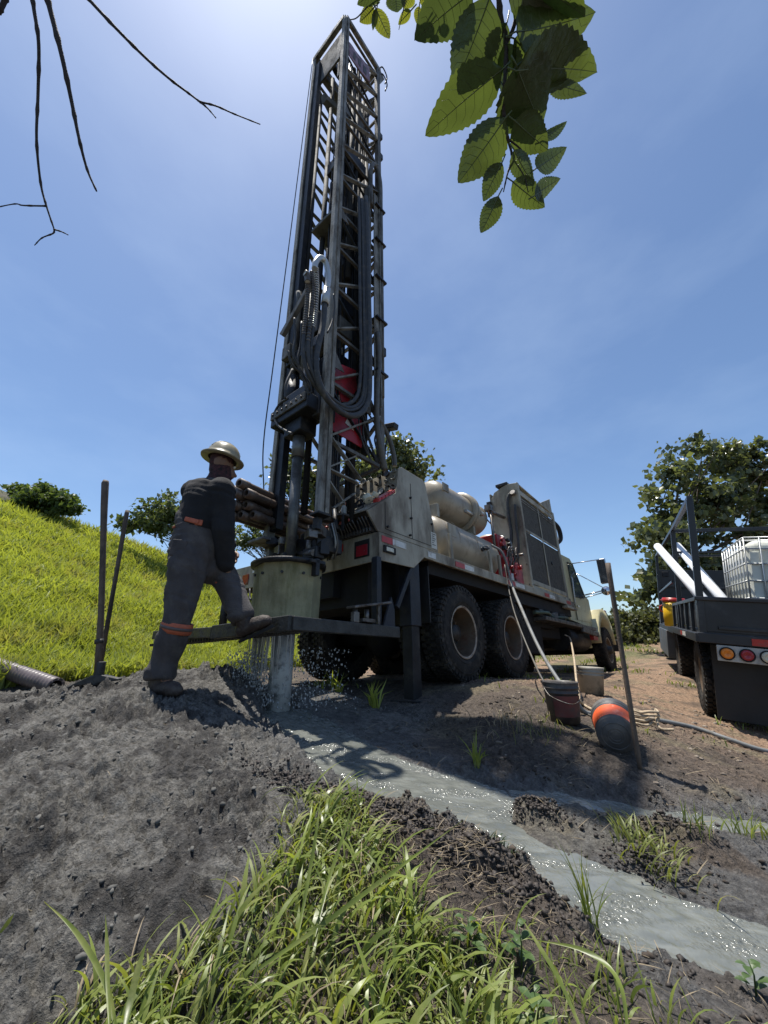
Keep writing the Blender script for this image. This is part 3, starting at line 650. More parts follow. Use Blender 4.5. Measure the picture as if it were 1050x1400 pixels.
# main drill pipe running down through the drum (turns with the head)
q = MB(); q.cyl((-.68, -.78, .95), (-.68, -.78, 1.2), .062, 16); q.cyl((-.68, -.78, -.1), (-.68, -.78, .95), .050, 16); q.build('drill_string', 'kelly', rig)
# hoses (photographed loop), on a plane just outside the side face
def Z2(u, v, y): return None

HOSES = [
    ('h1', 0.03, 'hose', [(-0.856, -1.270, 2.430), (-0.864, -1.270, 2.148), (-0.901, -1.270, 1.894), (-0.919, -1.270, 1.707), (-0.891, -1.270, 1.518), (-0.795, -1.270, 1.373), (-0.646, -1.270, 1.306), (-0.479, -1.270, 1.318), (-0.323, -1.270, 1.428), (-0.227, -1.270, 1.603), (-0.194, -1.270, 1.795), (-0.194, -1.270, 2.416), (-0.215, -1.270, 3.237), (-0.243, -1.270, 4.165), (-0.276, -1.270, 4.842)]),
    ('h2', 0.021, 'hose', [(-0.965, -1.240, 2.847), (-0.943, -1.240, 2.586), (-0.940, -1.240, 2.295), (-0.957, -1.240, 2.049), (-0.963, -1.240, 1.823), (-0.925, -1.240, 1.595), (-0.830, -1.240, 1.470), (-0.669, -1.240, 1.411), (-0.477, -1.240, 1.424), (-0.325, -1.240, 1.551), (-0.252, -1.240, 1.753), (-0.239, -1.240, 2.147), (-0.259, -1.240, 2.930), (-0.292, -1.240, 4.139), (-0.321, -1.240, 4.780)]),
    ('h3', 0.02, 'hose', [(-1.049, -1.220, 2.678), (-1.032, -1.220, 2.446), (-1.033, -1.220, 2.162), (-1.035, -1.220, 1.913), (-1.023, -1.220, 1.708), (-0.958, -1.220, 1.544), (-0.832, -1.220, 1.438), (-0.673, -1.220, 1.397), (-0.508, -1.220, 1.448), (-0.359, -1.220, 1.598), (-0.293, -1.220, 1.809), (-0.277, -1.220, 2.258), (-0.299, -1.220, 2.910), (-0.330, -1.220, 4.114), (-0.351, -1.220, 4.800)]),
    ('h4', 0.018, 'hose', [(-1.025, -1.250, 2.727), (-0.991, -1.250, 2.484), (-0.996, -1.250, 2.171), (-1.004, -1.250, 1.830), (-0.965, -1.250, 1.604), (-0.825, -1.250, 1.427), (-0.653, -1.250, 1.363), (-0.474, -1.250, 1.389), (-0.314, -1.250, 1.520), (-0.234, -1.250, 1.712), (-0.215, -1.250, 2.157), (-0.235, -1.250, 3.234), (-0.269, -1.250, 4.155), (-0.296, -1.250, 4.763)]),
    ('p1', 0.03, 'whitepipe', [(-1.017, -1.280, 2.760), (-1.010, -1.280, 2.858), (-0.959, -1.280, 2.977), (-0.891, -1.280, 2.994), (-0.850, -1.280, 2.901), (-0.834, -1.280, 2.784), (-0.846, -1.280, 2.644)]),
    ('p2', 0.036, 'fitting', [(-0.838, -1.270, 2.659), (-0.854, -1.270, 2.431)]),
    ('e1', 0.025, 'ribbed', [(-1.065, -1.250, 2.562), (-1.076, -1.250, 2.640), (-1.103, -1.250, 2.645)]),
    ('l1', 0.011, 'hose', [(-1.108, -1.150, 2.127), (-1.079, -1.150, 1.926), (-1.085, -1.150, 1.749), (-1.045, -1.150, 1.651), (-0.955, -1.150, 1.565), (-0.871, -1.150, 1.452)]),
    ('l2', 0.01, 'hose', [(-1.141, -1.150, 1.709), (-1.091, -1.150, 1.599), (-0.987, -1.150, 1.565), (-0.888, -1.150, 1.524), (-0.848, -1.150, 1.424)]),
    ('l3', 0.012, 'hose', [(-1.023, -1.150, 2.150), (-1.013, -1.150, 1.888), (-1.026, -1.150, 1.664), (-0.950, -1.150, 1.506), (-0.877, -1.150, 1.387)]),
    ('l4', 0.009, 'hose', [(-0.686, -1.200, 2.776), (-0.664, -1.200, 2.610), (-0.691, -1.200, 2.384), (-0.744, -1.200, 2.196)]),
    ('l5', 0.012, 'hose', [(-1.043, -1.100, 1.598), (-1.095, -1.100, 1.402), (-1.090, -1.100, 1.250)]),
    ('r1', 0.03, 'hosebrown', [(0.001, -1.220, 2.760), (0.021, -1.220, 2.336), (-0.020, -1.220, 1.901), (-0.022, -1.220, 1.566), (-0.001, -1.220, 1.348), (0.056, -1.220, 1.153), (0.106, -1.220, 0.979)]),
    ('r2', 0.026, 'hosebrown', [(-0.077, -1.150, 1.806), (0.027, -1.150, 1.672), (0.181, -1.150, 1.559), (0.290, -1.150, 1.421), (0.350, -1.150, 1.259), (0.356, -1.150, 1.146)]),
    ('r3', 0.01, 'hose', [(-0.173, -1.120, 1.625), (-0.086, -1.120, 1.440), (0.001, -1.120, 1.278), (0.059, -1.120, 1.148), (0.132, -1.120, 1.024)]),
    ('r4', 0.012, 'hose', [(-0.131, -1.120, 1.601), (-0.058, -1.120, 1.500), (-0.028, -1.120, 1.310), (0.088, -1.120, 1.138), (0.207, -1.120, 1.031)]),
    ('r5', 0.009, 'hose', [(-0.200, -1.120, 1.519), (-0.169, -1.120, 1.332), (-0.084, -1.120, 1.174), (0.059, -1.120, 1.038)]),
    ('r6', 0.01, 'hose', [(-0.109, -1.140, 1.650), (0.068, -1.140, 1.508), (0.037, -1.140, 1.332), (0.125, -1.140, 1.146)]),
    ('r7', 0.01, 'hose', [(-0.087, -1.120, 1.601), (-0.128, -1.120, 1.374), (-0.056, -1.120, 1.186), (0.030, -1.120, 0.984)]),
]
LOOP = [(-0.850, -0.783, 1.546), (-0.850, -0.664, 1.552), (-0.850, -0.579, 1.493), (-0.850, -0.584, 1.403), (-0.850, -0.671, 1.278), (-0.850, -0.818, 1.153), (-0.850, -0.894, 1.100)]
GAUGES = [((0.335, -0.598, 1.085), 0.0352, 0), ((0.335, -0.706, 1.082), 0.0423, 0), ((0.335, -0.816, 1.075), 0.0282, 0), ((0.335, -0.947, 1.074), 0.0254, 2), ((0.335, -1.060, 1.068), 0.0395, 3), ((0.335, -1.166, 1.070), 0.0282, 0), ((0.335, -1.164, 0.982), 0.0254, 0), ((0.335, -1.058, 0.971), 0.0197, 0), ((0.335, -1.006, 0.863), 0.0451, 1), ((0.335, -0.739, 0.874), 0.0437, 0)]
KNOBS = [((0.330, -0.694, 0.987), 0.0165), ((0.330, -0.924, 0.995), 0.0118), ((0.330, -0.936, 0.965), 0.0142), ((0.330, -1.120, 0.885), 0.0118), ((0.330, -1.178, 0.879), 0.0118), ((0.330, -1.128, 0.825), 0.0106), ((0.330, -1.181, 0.839), 0.0106), ((0.330, -0.640, 0.883), 0.0165), ((0.330, -0.605, 0.964), 0.0094), ((0.330, -1.081, 0.906), 0.0094), ((0.330, -0.584, 0.864), 0.0165), ((0.330, -0.676, 0.864), 0.0106)]

for nm, r0, mt, pts in HOSES:
    q = MB(); sp = spline(pts, 7)
    q.tube(sp, r0, 10)
    o = q.build('hose' if mt not in ('whitepipe', 'fitting') else 'pipe_elbow', {'whitepipe': 'galv', 'fitting': 'steel', 'hosebrown': 'hosebrown', 'ribbed': 'whitetape'}.get(mt, 'hose'), rig)
    if nm in ('h2', 'h3', 'h4', 'r1') or mt == 'ribbed':
        ring = MB(); L = 0; n_r = 26 if nm != 'r1' else 0
        tot = sp[:22]
        for k in range(n_r):
            t = k / 26 * (len(tot) - 1); i = int(t); p = tot[i].lerp(tot[i + 1], t - i); d = (tot[i + 1] - tot[i]).normalized()
            ring.lathe([(-.006, r0), (-.004, r0 + .005), (.004, r0 + .005), (.006, r0)], p, d, 10)
        if n_r: ring.build('spring_guard', 'steel' if nm != 'h2' else 'galv', o)
q = MB(); q.cyl(Vector(HOSES[5][3][0]), Vector(HOSES[5][3][1]), .04, 10); q.build('coupling', 'galv', rig)
q = MB(); q.tube(spline(LOOP, 6), .013, 6); q.build('hose', 'hose', rig)

# --- mast foot, breakout table
q = MB(); q.bb((-.72, -1.18, .275), (-.58, -1.06, .297)); q.bb((-.68, -1.12, .16), (-.62, -1.06, .27)); q.build('mast_foot', 'dark', rig, .006)
q = MB(); q.bb((-.80, -.52, .17), (-.50, -.26, .20)); q.prism([(-.62, -.50, .17), (-.62, -.28, .17), (-.62, -.34, -.06), (-.62, -.46, -.06)], (.04, 0, 0)); q.build('mast_foot', 'steel', rig, .006)
rnd = random.Random(11)
q = MB(); q.bb((-.62, -.62, .02), (-.35, -.35, .16)); q.bb((-.66, -1.10, -.08), (-.56, -.92, .02)); q.bb((-.60, -1.04, .02), (-.3, -.72, .16)); q.bb((-.45, -.9, .16), (-.2, -.6, .28)); q.build('breakout_table', 'dark', rig, .012)
for (a, c2, r0, mt) in (((-.62, -.95, -.05), (-.58, -.92, .22), .03, 'steel'), ((-.4, -.75, 0), (-.4, -.7, .35), .045, 'dark'), ((-.62, -.52, -.02), (-.5, -.42, .22), .02, 'steel'), ((-.66, -1.08, -.04), (-.6, -.8, .0), .03, 'steel'), ((-.7, -.58, .02), (-.55, -.35, .1), .025, 'dark'), ((-.25, -.9, .3), (-.2, -.8, .55), .025, 'dark')):
    q = MB(); q.cyl(a, c2, r0, 10); q.build('table_linkage', mt, rig)
for k in range(9):
    p = Vector((-.72 + rnd.random() * .18, -1.08 + rnd.random() * .6, -.03 + rnd.random() * .2))
    q = MB(); q.box(p, (.05 + rnd.random() * .08, .05 + rnd.random() * .06, .04 + rnd.random() * .08), Matrix.Rotation(rnd.random() * 3, 3, 'Z')); q.build('wrench_block', ('steel', 'dark')[k % 2], rig, .006)
for k in range(4):
    a = (-0.300, -0.728, 0.520); q = MB(); q.tube(spline([(-.42, -1.04 + .02 * k, .30), (-.40, -1.08 + .025 * k, .1 + .02 * k), (-.36, -1.0 + .03 * k, -.02)], 5), .009, 6); q.build('grease_line', ('hosebrown', 'galv', 'dark', 'steel')[k], rig)

# --- rear bumper and deck
q = MB(); q.prism([(0, -1.22, 0), (0, -.42, -.01), (0, -.36, .22), (0, -.6, .30), (0, -1.22, .28)], (.02, 0, 0)); q.build('rear_beam', 'cream', rig, .004)
q = MB(); q.prism([(0, .45, .0), (0, 1.42, .04), (0, 1.42, .32), (0, .45, .30)], (.02, 0, 0)); q.build('rear_beam', 'cream', rig, .004)
q = MB(); q.prism([(.0, -1.20, 0), (.0, -1.20, .28), (6.1, -1.20, .27), (6.1, -1.20, .17), (1.1, -1.20, .165), (.75, -1.20, .17), (.55, -1.2, .02)], (0, -.02, 0)); q.build('side_sill', 'cream', rig, .004)
q = MB(); q.prism([(.0, 1.20, 0), (.0, 1.20, .28), (6.1, 1.20, .27), (6.1, 1.20, .17), (1.1, 1.20, .165), (.55, 1.2, .02)], (0, .02, 0)); q.build('side_sill', 'cream', rig, .004)
q = MB(); q.bb((.02, -1.19, .21), (6.1, 1.19, .265)); q.build('deck', 'cream', rig, .003)
q = MB(); q.bb((-.004, -1.10, .06), (-.001, -.90, .235)); q.build('lamp_recess', 'black', rig, 0)
lamp = MB(); lamp.bb((-.012, -1.08, .075), (-.006, -.93, .185)); lamp.build('tail_light', 'redlens', rig, .003)
q = MB(); q.bb((-.010, -.74, .17), (-.004, -.58, .25)); q.build('reflective_strip', 'redtape', rig)
q = MB(); q.bb((-.010, .55, .20), (-.004, .72, .28)); q.build('reflective_strip', 'redtape', rig)
q = MB(); q.bb((-.010, .73, .20), (-.004, .90, .28)); q.build('reflective_strip', 'whitetape', rig)
q = MB(); q.bb((-.012, .98, .07), (-.006, 1.12, .20)); q.build('tail_light', 'redlens', rig)
for x0, x1, mt in ((.04, .20, 'redtape'), (.205, .42, 'whitetape'), (.82, .97, 'whitetape'), (1.40, 1.62, 'redtape'), (1.62, 1.85, 'whitetape'), (2.9, 3.15, 'redtape'), (3.15, 3.5, 'whitetape'), (4.4, 4.62, 'redtape'), (4.62, 4.9, 'whitetape'), (5.6, 5.85, 'redtape')):
    q = MB(); q.bb((x0, -1.226, .188), (x1, -1.221, .250)); q.build('reflective_strip', mt, rig)
q = MB(); q.bb((.06, -1.236, .09), (.24, -1.221, .16)); q.build('marker_lamp', 'black', rig, .004)
q = MB(); q.bb((.09, -1.242, .105), (.2, -1.237, .145)); q.build('lamp_lens', 'clear', rig, .003)
# beacon work lamp on thin post
q = MB(); q.tube([(.30, -1.02, 1.05), (.32, -1.06, 1.45), (.34, -1.10, 1.62)], .010, 6); q.build('lamp_post', 'dark', rig)
q = MB(); q.box((.33, -1.10, 1.66), (.09, .22, .07), Matrix.Rotation(.25, 3, 'X')); q.build('work_lamp', 'dark', rig, .01)

# --- control console
con = MB()
side = [(-.16, -1.215, .45), (-.01, -1.215, .285), (1.04, -1.215, .285), (1.035, -1.215, .40), (.85, -1.215, 1.085), (.80, -1.215, 1.12), (.40, -1.215, 1.13), (.345, -1.215, 1.10), (.285, -1.215, .78)]
con.prism(side, (0, .02, 0))
con.bb((.02, -.52, .285), (.9, -.50, 1.03))
con.prism([(.345, -1.195, 1.09), (.74, -1.195, 1.08), (.82, -1.195, 1.05), (.82, -.5, 1.05), (.345, -.5, 1.09)][:0] or [(.345, -1.195, 1.089), (.345, -.50, 1.089), (.345, -.5, 1.07), (.345, -1.195, 1.07)], (.42, 0, -.012))
con.prism([(.80, -1.195, 1.06), (.80, -.5, 1.06), (.80, -.5, .3), (.80, -1.195, .3)], (.02, 0, 0))
co = con.build('control_console', 'cream', rig, .004)
q = MB(); q.prism([(.342, -1.195, 1.085), (.342, -.52, 1.085), (.29, -.52, .78), (.29, -1.195, .78)], (.02, 0, 0)); pan = q.build('gauge_panel', 'cream', co, .003)
q = MB(); q.prism([(.285, -1.195, .78), (.285, -.52, .78), (.02, -.52, .56), (-.155, -1.195, .455)], (.0, 0, .018)); q.build('sloping_tray', 'cream', co, .003)
# plate seams on the panel and the side doors
for y0 in (-.86, -.98):
    pass
q = MB(); q.bb((.10, -1.2185, .33), (.55, -1.2165, .335)); q.bb((.10, -1.2185, .33), (.105, -1.2165, .62)); q.bb((.545, -1.2185, .33), (.55, -1.2165, .98)); q.bb((.97, -1.2185, .305), (.975, -1.2165, .40)); q.bb((.55, -1.2185, .33), (.95, -1.2165, .335)); q.bb((.945, -1.2185, .335), (.95, -1.2165, .62)); q.build('door_seam', 'black', co)
for p in ((.13, .36), (.5, .36), (.53, .80), (.53, .56), (.93, .60)):
    q = MB(); q.cyl((p[0], -1.235, p[1]), (p[0], -1.216, p[1]), .013, 8); q.build('door_latch', 'black', co)
q = MB(); q.bb((.90, -1.2225, .31), (1.01, -1.2165, .50)); q.build('warning_sticker', 'label', co)
for k in range(6):
    q = MB(); q.bb((.915, -1.2235, .475 - k * .025), (.915 + (.08, .05, .075, .06, .03, .07)[k], -1.2228, .484 - k * .025)); q.build('sticker_print', 'print', co)
for p, r0, kind in GAUGES:
    p = Vector(p); p.x = .342 - .052 / .305 * (1.085 - p.z) - .002
    g = MB(); g.lathe([(0, r0 * .8), (-.02, r0), (-.026, r0), (-.026, r0 * .84), (-.018, r0 * .82)], p, (1, 0, -.17), 20)
    go_ = g.build('gauge', {1: 'black', 2: 'black', 3: 'steel'}.get(kind, 'galvdim'), co)
    g = MB(); g.lathe([(-.019, .0005), (-.019, r0 * .84), (-.0185, r0 * .84)], p, (1, 0, -.17), 20, False); g.build('dial', 'dial' if kind == 1 else ('dialblue' if kind == 3 else 'dialdim'), go_)
    g = MB(); a = Vector((p.x - .0215, p.y, p.z)); g.bar(a + Vector((0, r0 * .1, -r0 * .1)), a + Vector((-.0, -r0 * .45, r0 * .45)), .002, r0 * .1, (1, 0, 0)); g.build('needle', 'print', go_)
for p, r0 in KNOBS:
    p = Vector(p); p.x = .342 - .052 / .305 * (1.085 - p.z)
    q = MB(); q.cyl(p, p + Vector((-.045, 0, .004)), r0 * .6, 8); q.cyl(p + Vector((-.02, 0, 0)), p + Vector((-.05, 0, .004)), r0, 10); q.build('knob', 'black' if r0 > .0115 else 'steel', co)
q = MB(); q.prism([(0.315, -0.837, 0.874), (0.315, -0.930, 0.891), (0.315, -0.940, 0.791), (0.315, -0.848, 0.782)], (-.006, 0, 0)); q.build('instruction_plate', 'clear', co)
for k in range(5):
    q = MB(); q.prism([(.24 - k * .055, -1.205, .755 - k * .04), (.285 - k * .055, -1.205, .79 - k * .04), (.275 - k * .055, -1.13, .80 - k * .04), (.235 - k * .055, -1.13, .765 - k * .04)], (0, 0, .035)); q.build('red_switch', 'redtape', co, .004)
q = MB(); q.lathe([(0, .01), (.0, .05), (.06, .05), (.07, .03)], (-.03, -1.12, .62), (0, .6, .8), 12); q.lathe([(0, .001), (0, .035), (.05, .035), (.05, .001)], (.04, -1.13, .68), (0, -.5, .8), 12); q.build('switch_cover', 'clear', co, .003)
# lever bank
q = MB(); q.bb((.0, -1.19, .285), (.02, -.55, .46)); q.build('valve_recess', 'black', co)
rnd = random.Random(5)
for k in range(14):
    yv = -1.15 + k * .042; z0 = .30 + .012 * (k % 3)
    q = MB(); q.bb((-.05, yv - .012, .29), (.0, yv + .012, .33)); q.cyl((-.03, yv, z0), (-.10 - rnd.random() * .03, yv, .40 + rnd.random() * .03), .006, 6); lv = q.build('valve_lever', 'steel', co)
    if k in (5, 8, 9, 11, 13):
        q = MB(); q.sph((-.12, yv, .43), .018, 8); q.build('lever_knob', 'knobpink', co)
# tangled cables above tray
for k in range(8):
    y0 = -.60 - rnd.random() * .25
    q = MB(); q.tube(spline([(.22, y0, .74), (.12, y0 - .08 * rnd.random(), .72 + rnd.random() * .05), (.02, y0 - .18 * rnd.random(), .60 + rnd.random() * .05), (-.06, y0 - .1, .53)], 5), .008, 5); q.build('loose_cable', 'black', co)
for k in range(4):
    q = MB(); q.bar((.02 + .03 * k, -.66 - .1 * k, .60 + .03 * k), (.10 + .03 * k, -.80 - .1 * k, .69 + .02 * k), .02, .02); q.build('tray_tool', ('dark', 'steel')[k % 2], co, .003)

# bottles on the tray
def bottle(p, mt, capm, sc, label):
    t = empty('bottle', matrix=RIGM @ Matrix.Translation(p)); tag(t, label, 'bottle')
    q = MB(); q.lathe([(0, .001), (0, .034 * sc), (.01, .038 * sc), (.12 * sc, .038 * sc), (.155 * sc, .02 * sc), (.16 * sc, .016 * sc), (.175 * sc, .016 * sc)], (0, 0, 0), (0, 0, 1), 16); q.build('bottle_body', mt, t)
    q = MB(); q.lathe([(.168 * sc, .001), (.168 * sc, .023 * sc), (.20 * sc, .023 * sc), (.20 * sc, .001)], (0, 0, 0), (0, 0, 1), 14); q.build('cap', capm, t)
bottle(Vector((-.13, -.87, .484)), 'bottle', 'orange', .75, 'cloudy white bottle with an orange cap standing on the rig console tray')
q = MB(); q.bb((-.22, -.95, .462), (-.02, -.62, .482)); q.build('bottle_shelf', 'steel', rig, .003)
q = MB(); q.bb((-.22, -.95, .30), (-.20, -.93, .46)); q.build('shelf_bracket', 'dark', rig); q = MB(); q.bb((-.08, -.64, .28), (-.06, -.62, .465)); q.build('shelf_bracket', 'dark', rig)
bottle(Vector((-.17, -.67, .484)), 'bottlegrey', 'galv', .9, 'grey dusty bottle with a pale cap beside the mast corner rail')

# --- tanks
def tank(x0, x1, yc, zc, r0, lab=None):
    q = MB(); n = 7; prof = [(0, .001)]
    for k in range(1, n): a = k / (n - 1) * math.pi / 2; prof.append((r0 * .42 * (1 - math.cos(a)), r0 * math.sin(a)))
    L = x1 - x0
    prof += [(L - h, rr_) for h, rr_ in prof[::-1]]
    q.lathe(prof, (x0, yc, zc), (1, 0, 0), 36); return q.build('air_tank', 'cream2', rig)
t1 = tank(1.30, 3.05, -.80, .62, .325)
t2 = tank(1.55, 3.02, -.74, 1.30, .262)
q = MB(); q.lathe([(0, .265), (0, .33), (.05, .33), (.06, .27)], (2.42, -.74, 1.30), (1, 0, 0), 32); q.lathe([(0, .27), (.01, .33), (.04, .33), (.04, .2)], (2.50, -.74, 1.30), (1, 0, 0), 32); q.build('flange_ring', 'cream2', t2)
for xx_ in (1.75, 2.25):
    q = MB(); q.lathe([(-.006, .326), (-.006, .3285), (.006, .3285), (.006, .326)], (xx_, -.80, .64), (1, 0, 0), 36); q.build('weld_seam', 'cream2', t1)
q = MB(); q.bb((1.45, -1.13, .62), (1.65, -1.118, .78)); q.build('data_plate', 'cream', t1, .003)
q = MB(); q.bb((1.6, -1.01, 1.33), (1.75, -.995, 1.45)); q.build('data_plate', 'cream', t2, .003)
q = MB(); q.cyl((2.35, -1.15, .62), (2.35, -1.08, .62), .035, 10); q.cyl((2.48, -1.15, .66), (2.48, -1.08, .66), .03, 10); q.cyl((2.35, -1.16, .62), (2.5, -1.16, .66), .015, 8); q.build('valve', 'dark', t1)
q = MB(); q.cyl((2.62, -1.03, 1.28), (2.72, -1.03, 1.28), .03, 8); q.cyl((2.2, -1.0, 1.2), (2.42, -1.0, 1.2), .025, 8); q.build('valve', 'galv', t2)
for xx_ in (1.35, 2.42, 2.72):
    q = MB(); q.bb((xx_, -1.20, .265), (xx_ + .06, -1.17, .60)); q.build('tank_bracket', 'cream', rig, .003)
for xx_ in (1.5, 2.5):
    q = MB(); q.bb((xx_, -1.0, .26), (xx_ + .08, -.55, .38)); q.bb((xx_, -.95, .93), (xx_ + .06, -.55, 1.12)); q.build('tank_saddle', 'cream', rig, .003)

# --- red engine block / compressor between tanks and cooler
eng = empty('compressor'); eng.parent = rig
rnd = random.Random(9)
q = MB(); q.bb((3.08, -1.10, .27), (3.6, -.62, .80)); q.bb((3.15, -1.02, .80), (3.5, -.7, 1.08)); q.bb((3.4, -1.15, .27), (3.72, -1.0, .55)); q.build('engine_block', 'engine', eng, .02, 3)
for k in range(26):
    p = (3.08 + rnd.random() * .62, -1.14 + rnd.random() * .08, .32 + rnd.random() * .68)
    q = MB(); 
    if k % 2: q.box(p, (.05 + rnd.random() * .1, .05, .04 + rnd.random() * .1))
    else: q.cyl(p, (p[0], p[1] - .04 - .04 * rnd.random(), p[2]), .02 + rnd.random() * .025, 10)
    q.build('engine_fitting', ('engine', 'engine', 'dark', 'engine', 'steel')[k % 5], eng, .005)
for k in range(7):
    x0 = 3.1 + rnd.random() * .3
    q = MB(); q.tube(spline([(x0, -1.12, .4 + rnd.random() * .3), (x0 + .1, -1.18, .7 + rnd.random() * .2), (x0 + .25, -1.14, .5 + rnd.random() * .5)], 6), .009, 6); q.build('fuel_line', ('hose', 'steel')[k % 2], eng)
q = MB(); q.cyl((3.3, -1.08, .27), (3.3, -1.08, .42), .07, 12); q.build('oil_filter', 'whitetape', eng)
# bracket arm between tanks and cooler
q = MB(); q.tube([(2.95, -1.05, .6), (2.95, -1.05, 1.42)], .022, 8); q.tube([(2.9, -1.0, 1.42), (3.95, -.85, 1.62)], .035, 8); q.tube([(2.95, -1.05, 1.1), (3.1, -1.0, .8)], .018, 6); q.tube([(2.9, -1.0, 1.25), (3.3, -.9, 1.28)], .012, 6); q.box((2.95, -1.03, 1.45), (.12, .1, .1)); q.build('pipe_support', 'steel', rig)

# --- cooler package (radiator) with hoses on its rear face
rad = empty('radiator_housing'); rad.parent = rig
q = MB(); q.prism([(4.0, -1.16, .27), (4.0, -1.16, 2.25), (4.0, -.96, 2.28), (4.0, -.70, 2.18), (4.0, -.58, 1.97), (4.0, -.56, .27)], (.06, 0, 0)); q.bb((4.06, -.60, .27), (5.95, -.57, 2.2))
q.bb((4.0, -1.17, .30), (4.08, -1.15, 2.26)); q.bb((5.86, -1.17, .30), (5.96, -1.14, 2.2))
q.bb((4.06, -1.17, 2.02), (5.9, -1.15, 2.12)); q.bb((4.06, -1.17, 1.32), (5.9, -1.155, 1.37)); q.bb((4.93, -1.168, .42), (4.97, -1.155, 2.05)); q.bb((4.06, -1.17, .36), (5.9, -1.14, .44))
q.prism([(4.04, -1.16, 2.26), (5.95, -1.16, 2.18), (5.95, -.9, 2.16), (4.04, -.9, 2.28)], (0, 0, -.03))
q.build('housing', 'cream', rad, .006)
q = MB(); q.prism([(5.1, -1.14, 2.17), (5.96, -1.14, 2.55), (5.96, -1.14, 2.17)], (0, .02, 0)); q.build('deflector', 'cream', rad, .003)
q = MB(); q.bb((4.08, -1.15, .44), (4.92, -1.13, 1.31)); q.build('grille_panel', 'mesh', rad)
q = MB(); q.bb((4.98, -1.15, .44), (5.86, -1.13, 1.31)); q.build('grille_panel', 'mesh', rad)
q = MB(); q.bb((4.08, -1.15, 1.38), (4.92, -1.13, 2.01)); q.build('grille_panel', 'mesh', rad)
q = MB(); q.bb((4.98, -1.15, 1.38), (5.86, -1.13, 2.01)); q.build('grille_panel', 'mesh', rad)
for z_ in (1.90, 1.95):
    q = MB(); q.bb((4.08, -1.16, z_), (5.86, -1.153, z_ + .014)); q.build('grille_bar', 'rail', rad)
q = MB(); q.cyl((5.3, -1.17, .95), (5.3, -1.15, .95), .035, 8); q.build('grille_clip', 'dark', rad)
q = MB(); q.bb((3.98, -.98, 2.27), (4.4, -.75, 2.32)); q.bb((3.93, -.63, 1.7), (4.0, -.55, 2.0)); q.build('housing_bracket', 'dark', rad, .004)
q = MB(); q.lathe([(0, .001), (0, .33), (.18, .36), (.18, .001)], (3.82, -.50, 1.0), (1, 0, 0), 28); q.build('fan_shroud', 'cream2', rad)
for z_ in (.35, .7, 1.05, 1.4, 1.75, 2.1):
    for y_ in (-1.13, -.62):
        q = MB(); q.cyl((3.99, y_, z_), (4.0, y_, z_), .012, 6); q.build('bolt', 'steel', rad)
for pts, r0, mt in (([(3.950, -1.023, 2.046), (3.950, -0.965, 1.930), (3.950, -0.940, 1.631), (3.950, -0.948, 1.277), (3.950, -0.883, 0.990), (3.950, -0.758, 0.771)], .032, 'hose'), ([(3.950, -1.090, 1.808), (3.950, -1.060, 1.390), (3.950, -1.048, 1.011), (3.950, -0.960, 0.672), (3.950, -0.821, 0.525)], .024, 'hose'),
                    ([(3.900, -0.683, 1.101), (3.900, -0.743, 1.241), (3.900, -0.813, 1.239), (3.900, -0.813, 1.129)], .018, 'galv'), ([(3.900, -0.799, 1.132), (3.900, -0.889, 1.182), (3.900, -0.941, 1.062), (3.900, -0.894, 0.911)], .018, 'galv'), ([(3.900, -0.890, 0.584), (3.900, -0.850, 0.681), (3.900, -0.774, 0.826), (3.900, -0.567, 1.096)], .013, 'dark')):
    q = MB(); q.tube(spline(pts, 7), r0, 8); q.build('coolant_hose', mt, rad)
q = MB(); q.cyl((3.98, -1.08, 2.04), (3.93, -1.08, 2.06), .05, 10); q.build('hose_flange', 'steel', rad)
q = MB(); q.tube(spline([(6.1, -1.05, 2.1), (6.3, -1.12, 1.95), (6.32, -1.12, 1.7), (6.15, -1.05, 1.55)], 6), .05, 8); q.build('air_duct', 'black', rig)
q = MB(); q.bb((4.0, -1.19, .27), (6.0, -1.10, .33)); q.bb((5.5, -1.25, .10), (6.15, -1.15, .15)); q.build('walkway_edge', 'cream', rig, .003)
q = MB(); q.bb((3.2, -1.12, -.02), (6.1, -1.0, .16)); q.bb((4.0, -1.0, -.3), (5.3, -.5, .16)); q.build('frame_rail', 'black', rig)

# --- chassis underside
q = MB(); q.bb((.3, -.5, -.25), (9.2, -.38, .10)); q.bb((.3, .38, -.25), (9.2, .5, .10)); q.bb((.1, -.5, -.25), (.3, .5, .1)); q.build('frame_rail', 'black', rig)
q = MB(); q.bb((1.1, -.38, -.3), (3.4, .38, .15)); q.bb((.2, -.9, -.35), (.7, .9, .2)); q.bb((1.0, -1.1, .05), (3.5, 1.1, .2)); q.bb((3.6, -.9, -.45), (5.9, .9, .18)); q.build('underframe', 'black', rig)
for xx_ in (1.53, 2.9):
    q = MB(); q.cyl((xx_, -1.0, -.56), (xx_, 1.0, -.56), .09, 12); q.sph((xx_, 0, -.56), .26, 14); q.build('axle', 'black', rig)
q = MB(); q.cyl((8.6, -1.0, -.62), (8.6, 1.0, -.62), .07, 10); q.build('axle', 'black', rig)
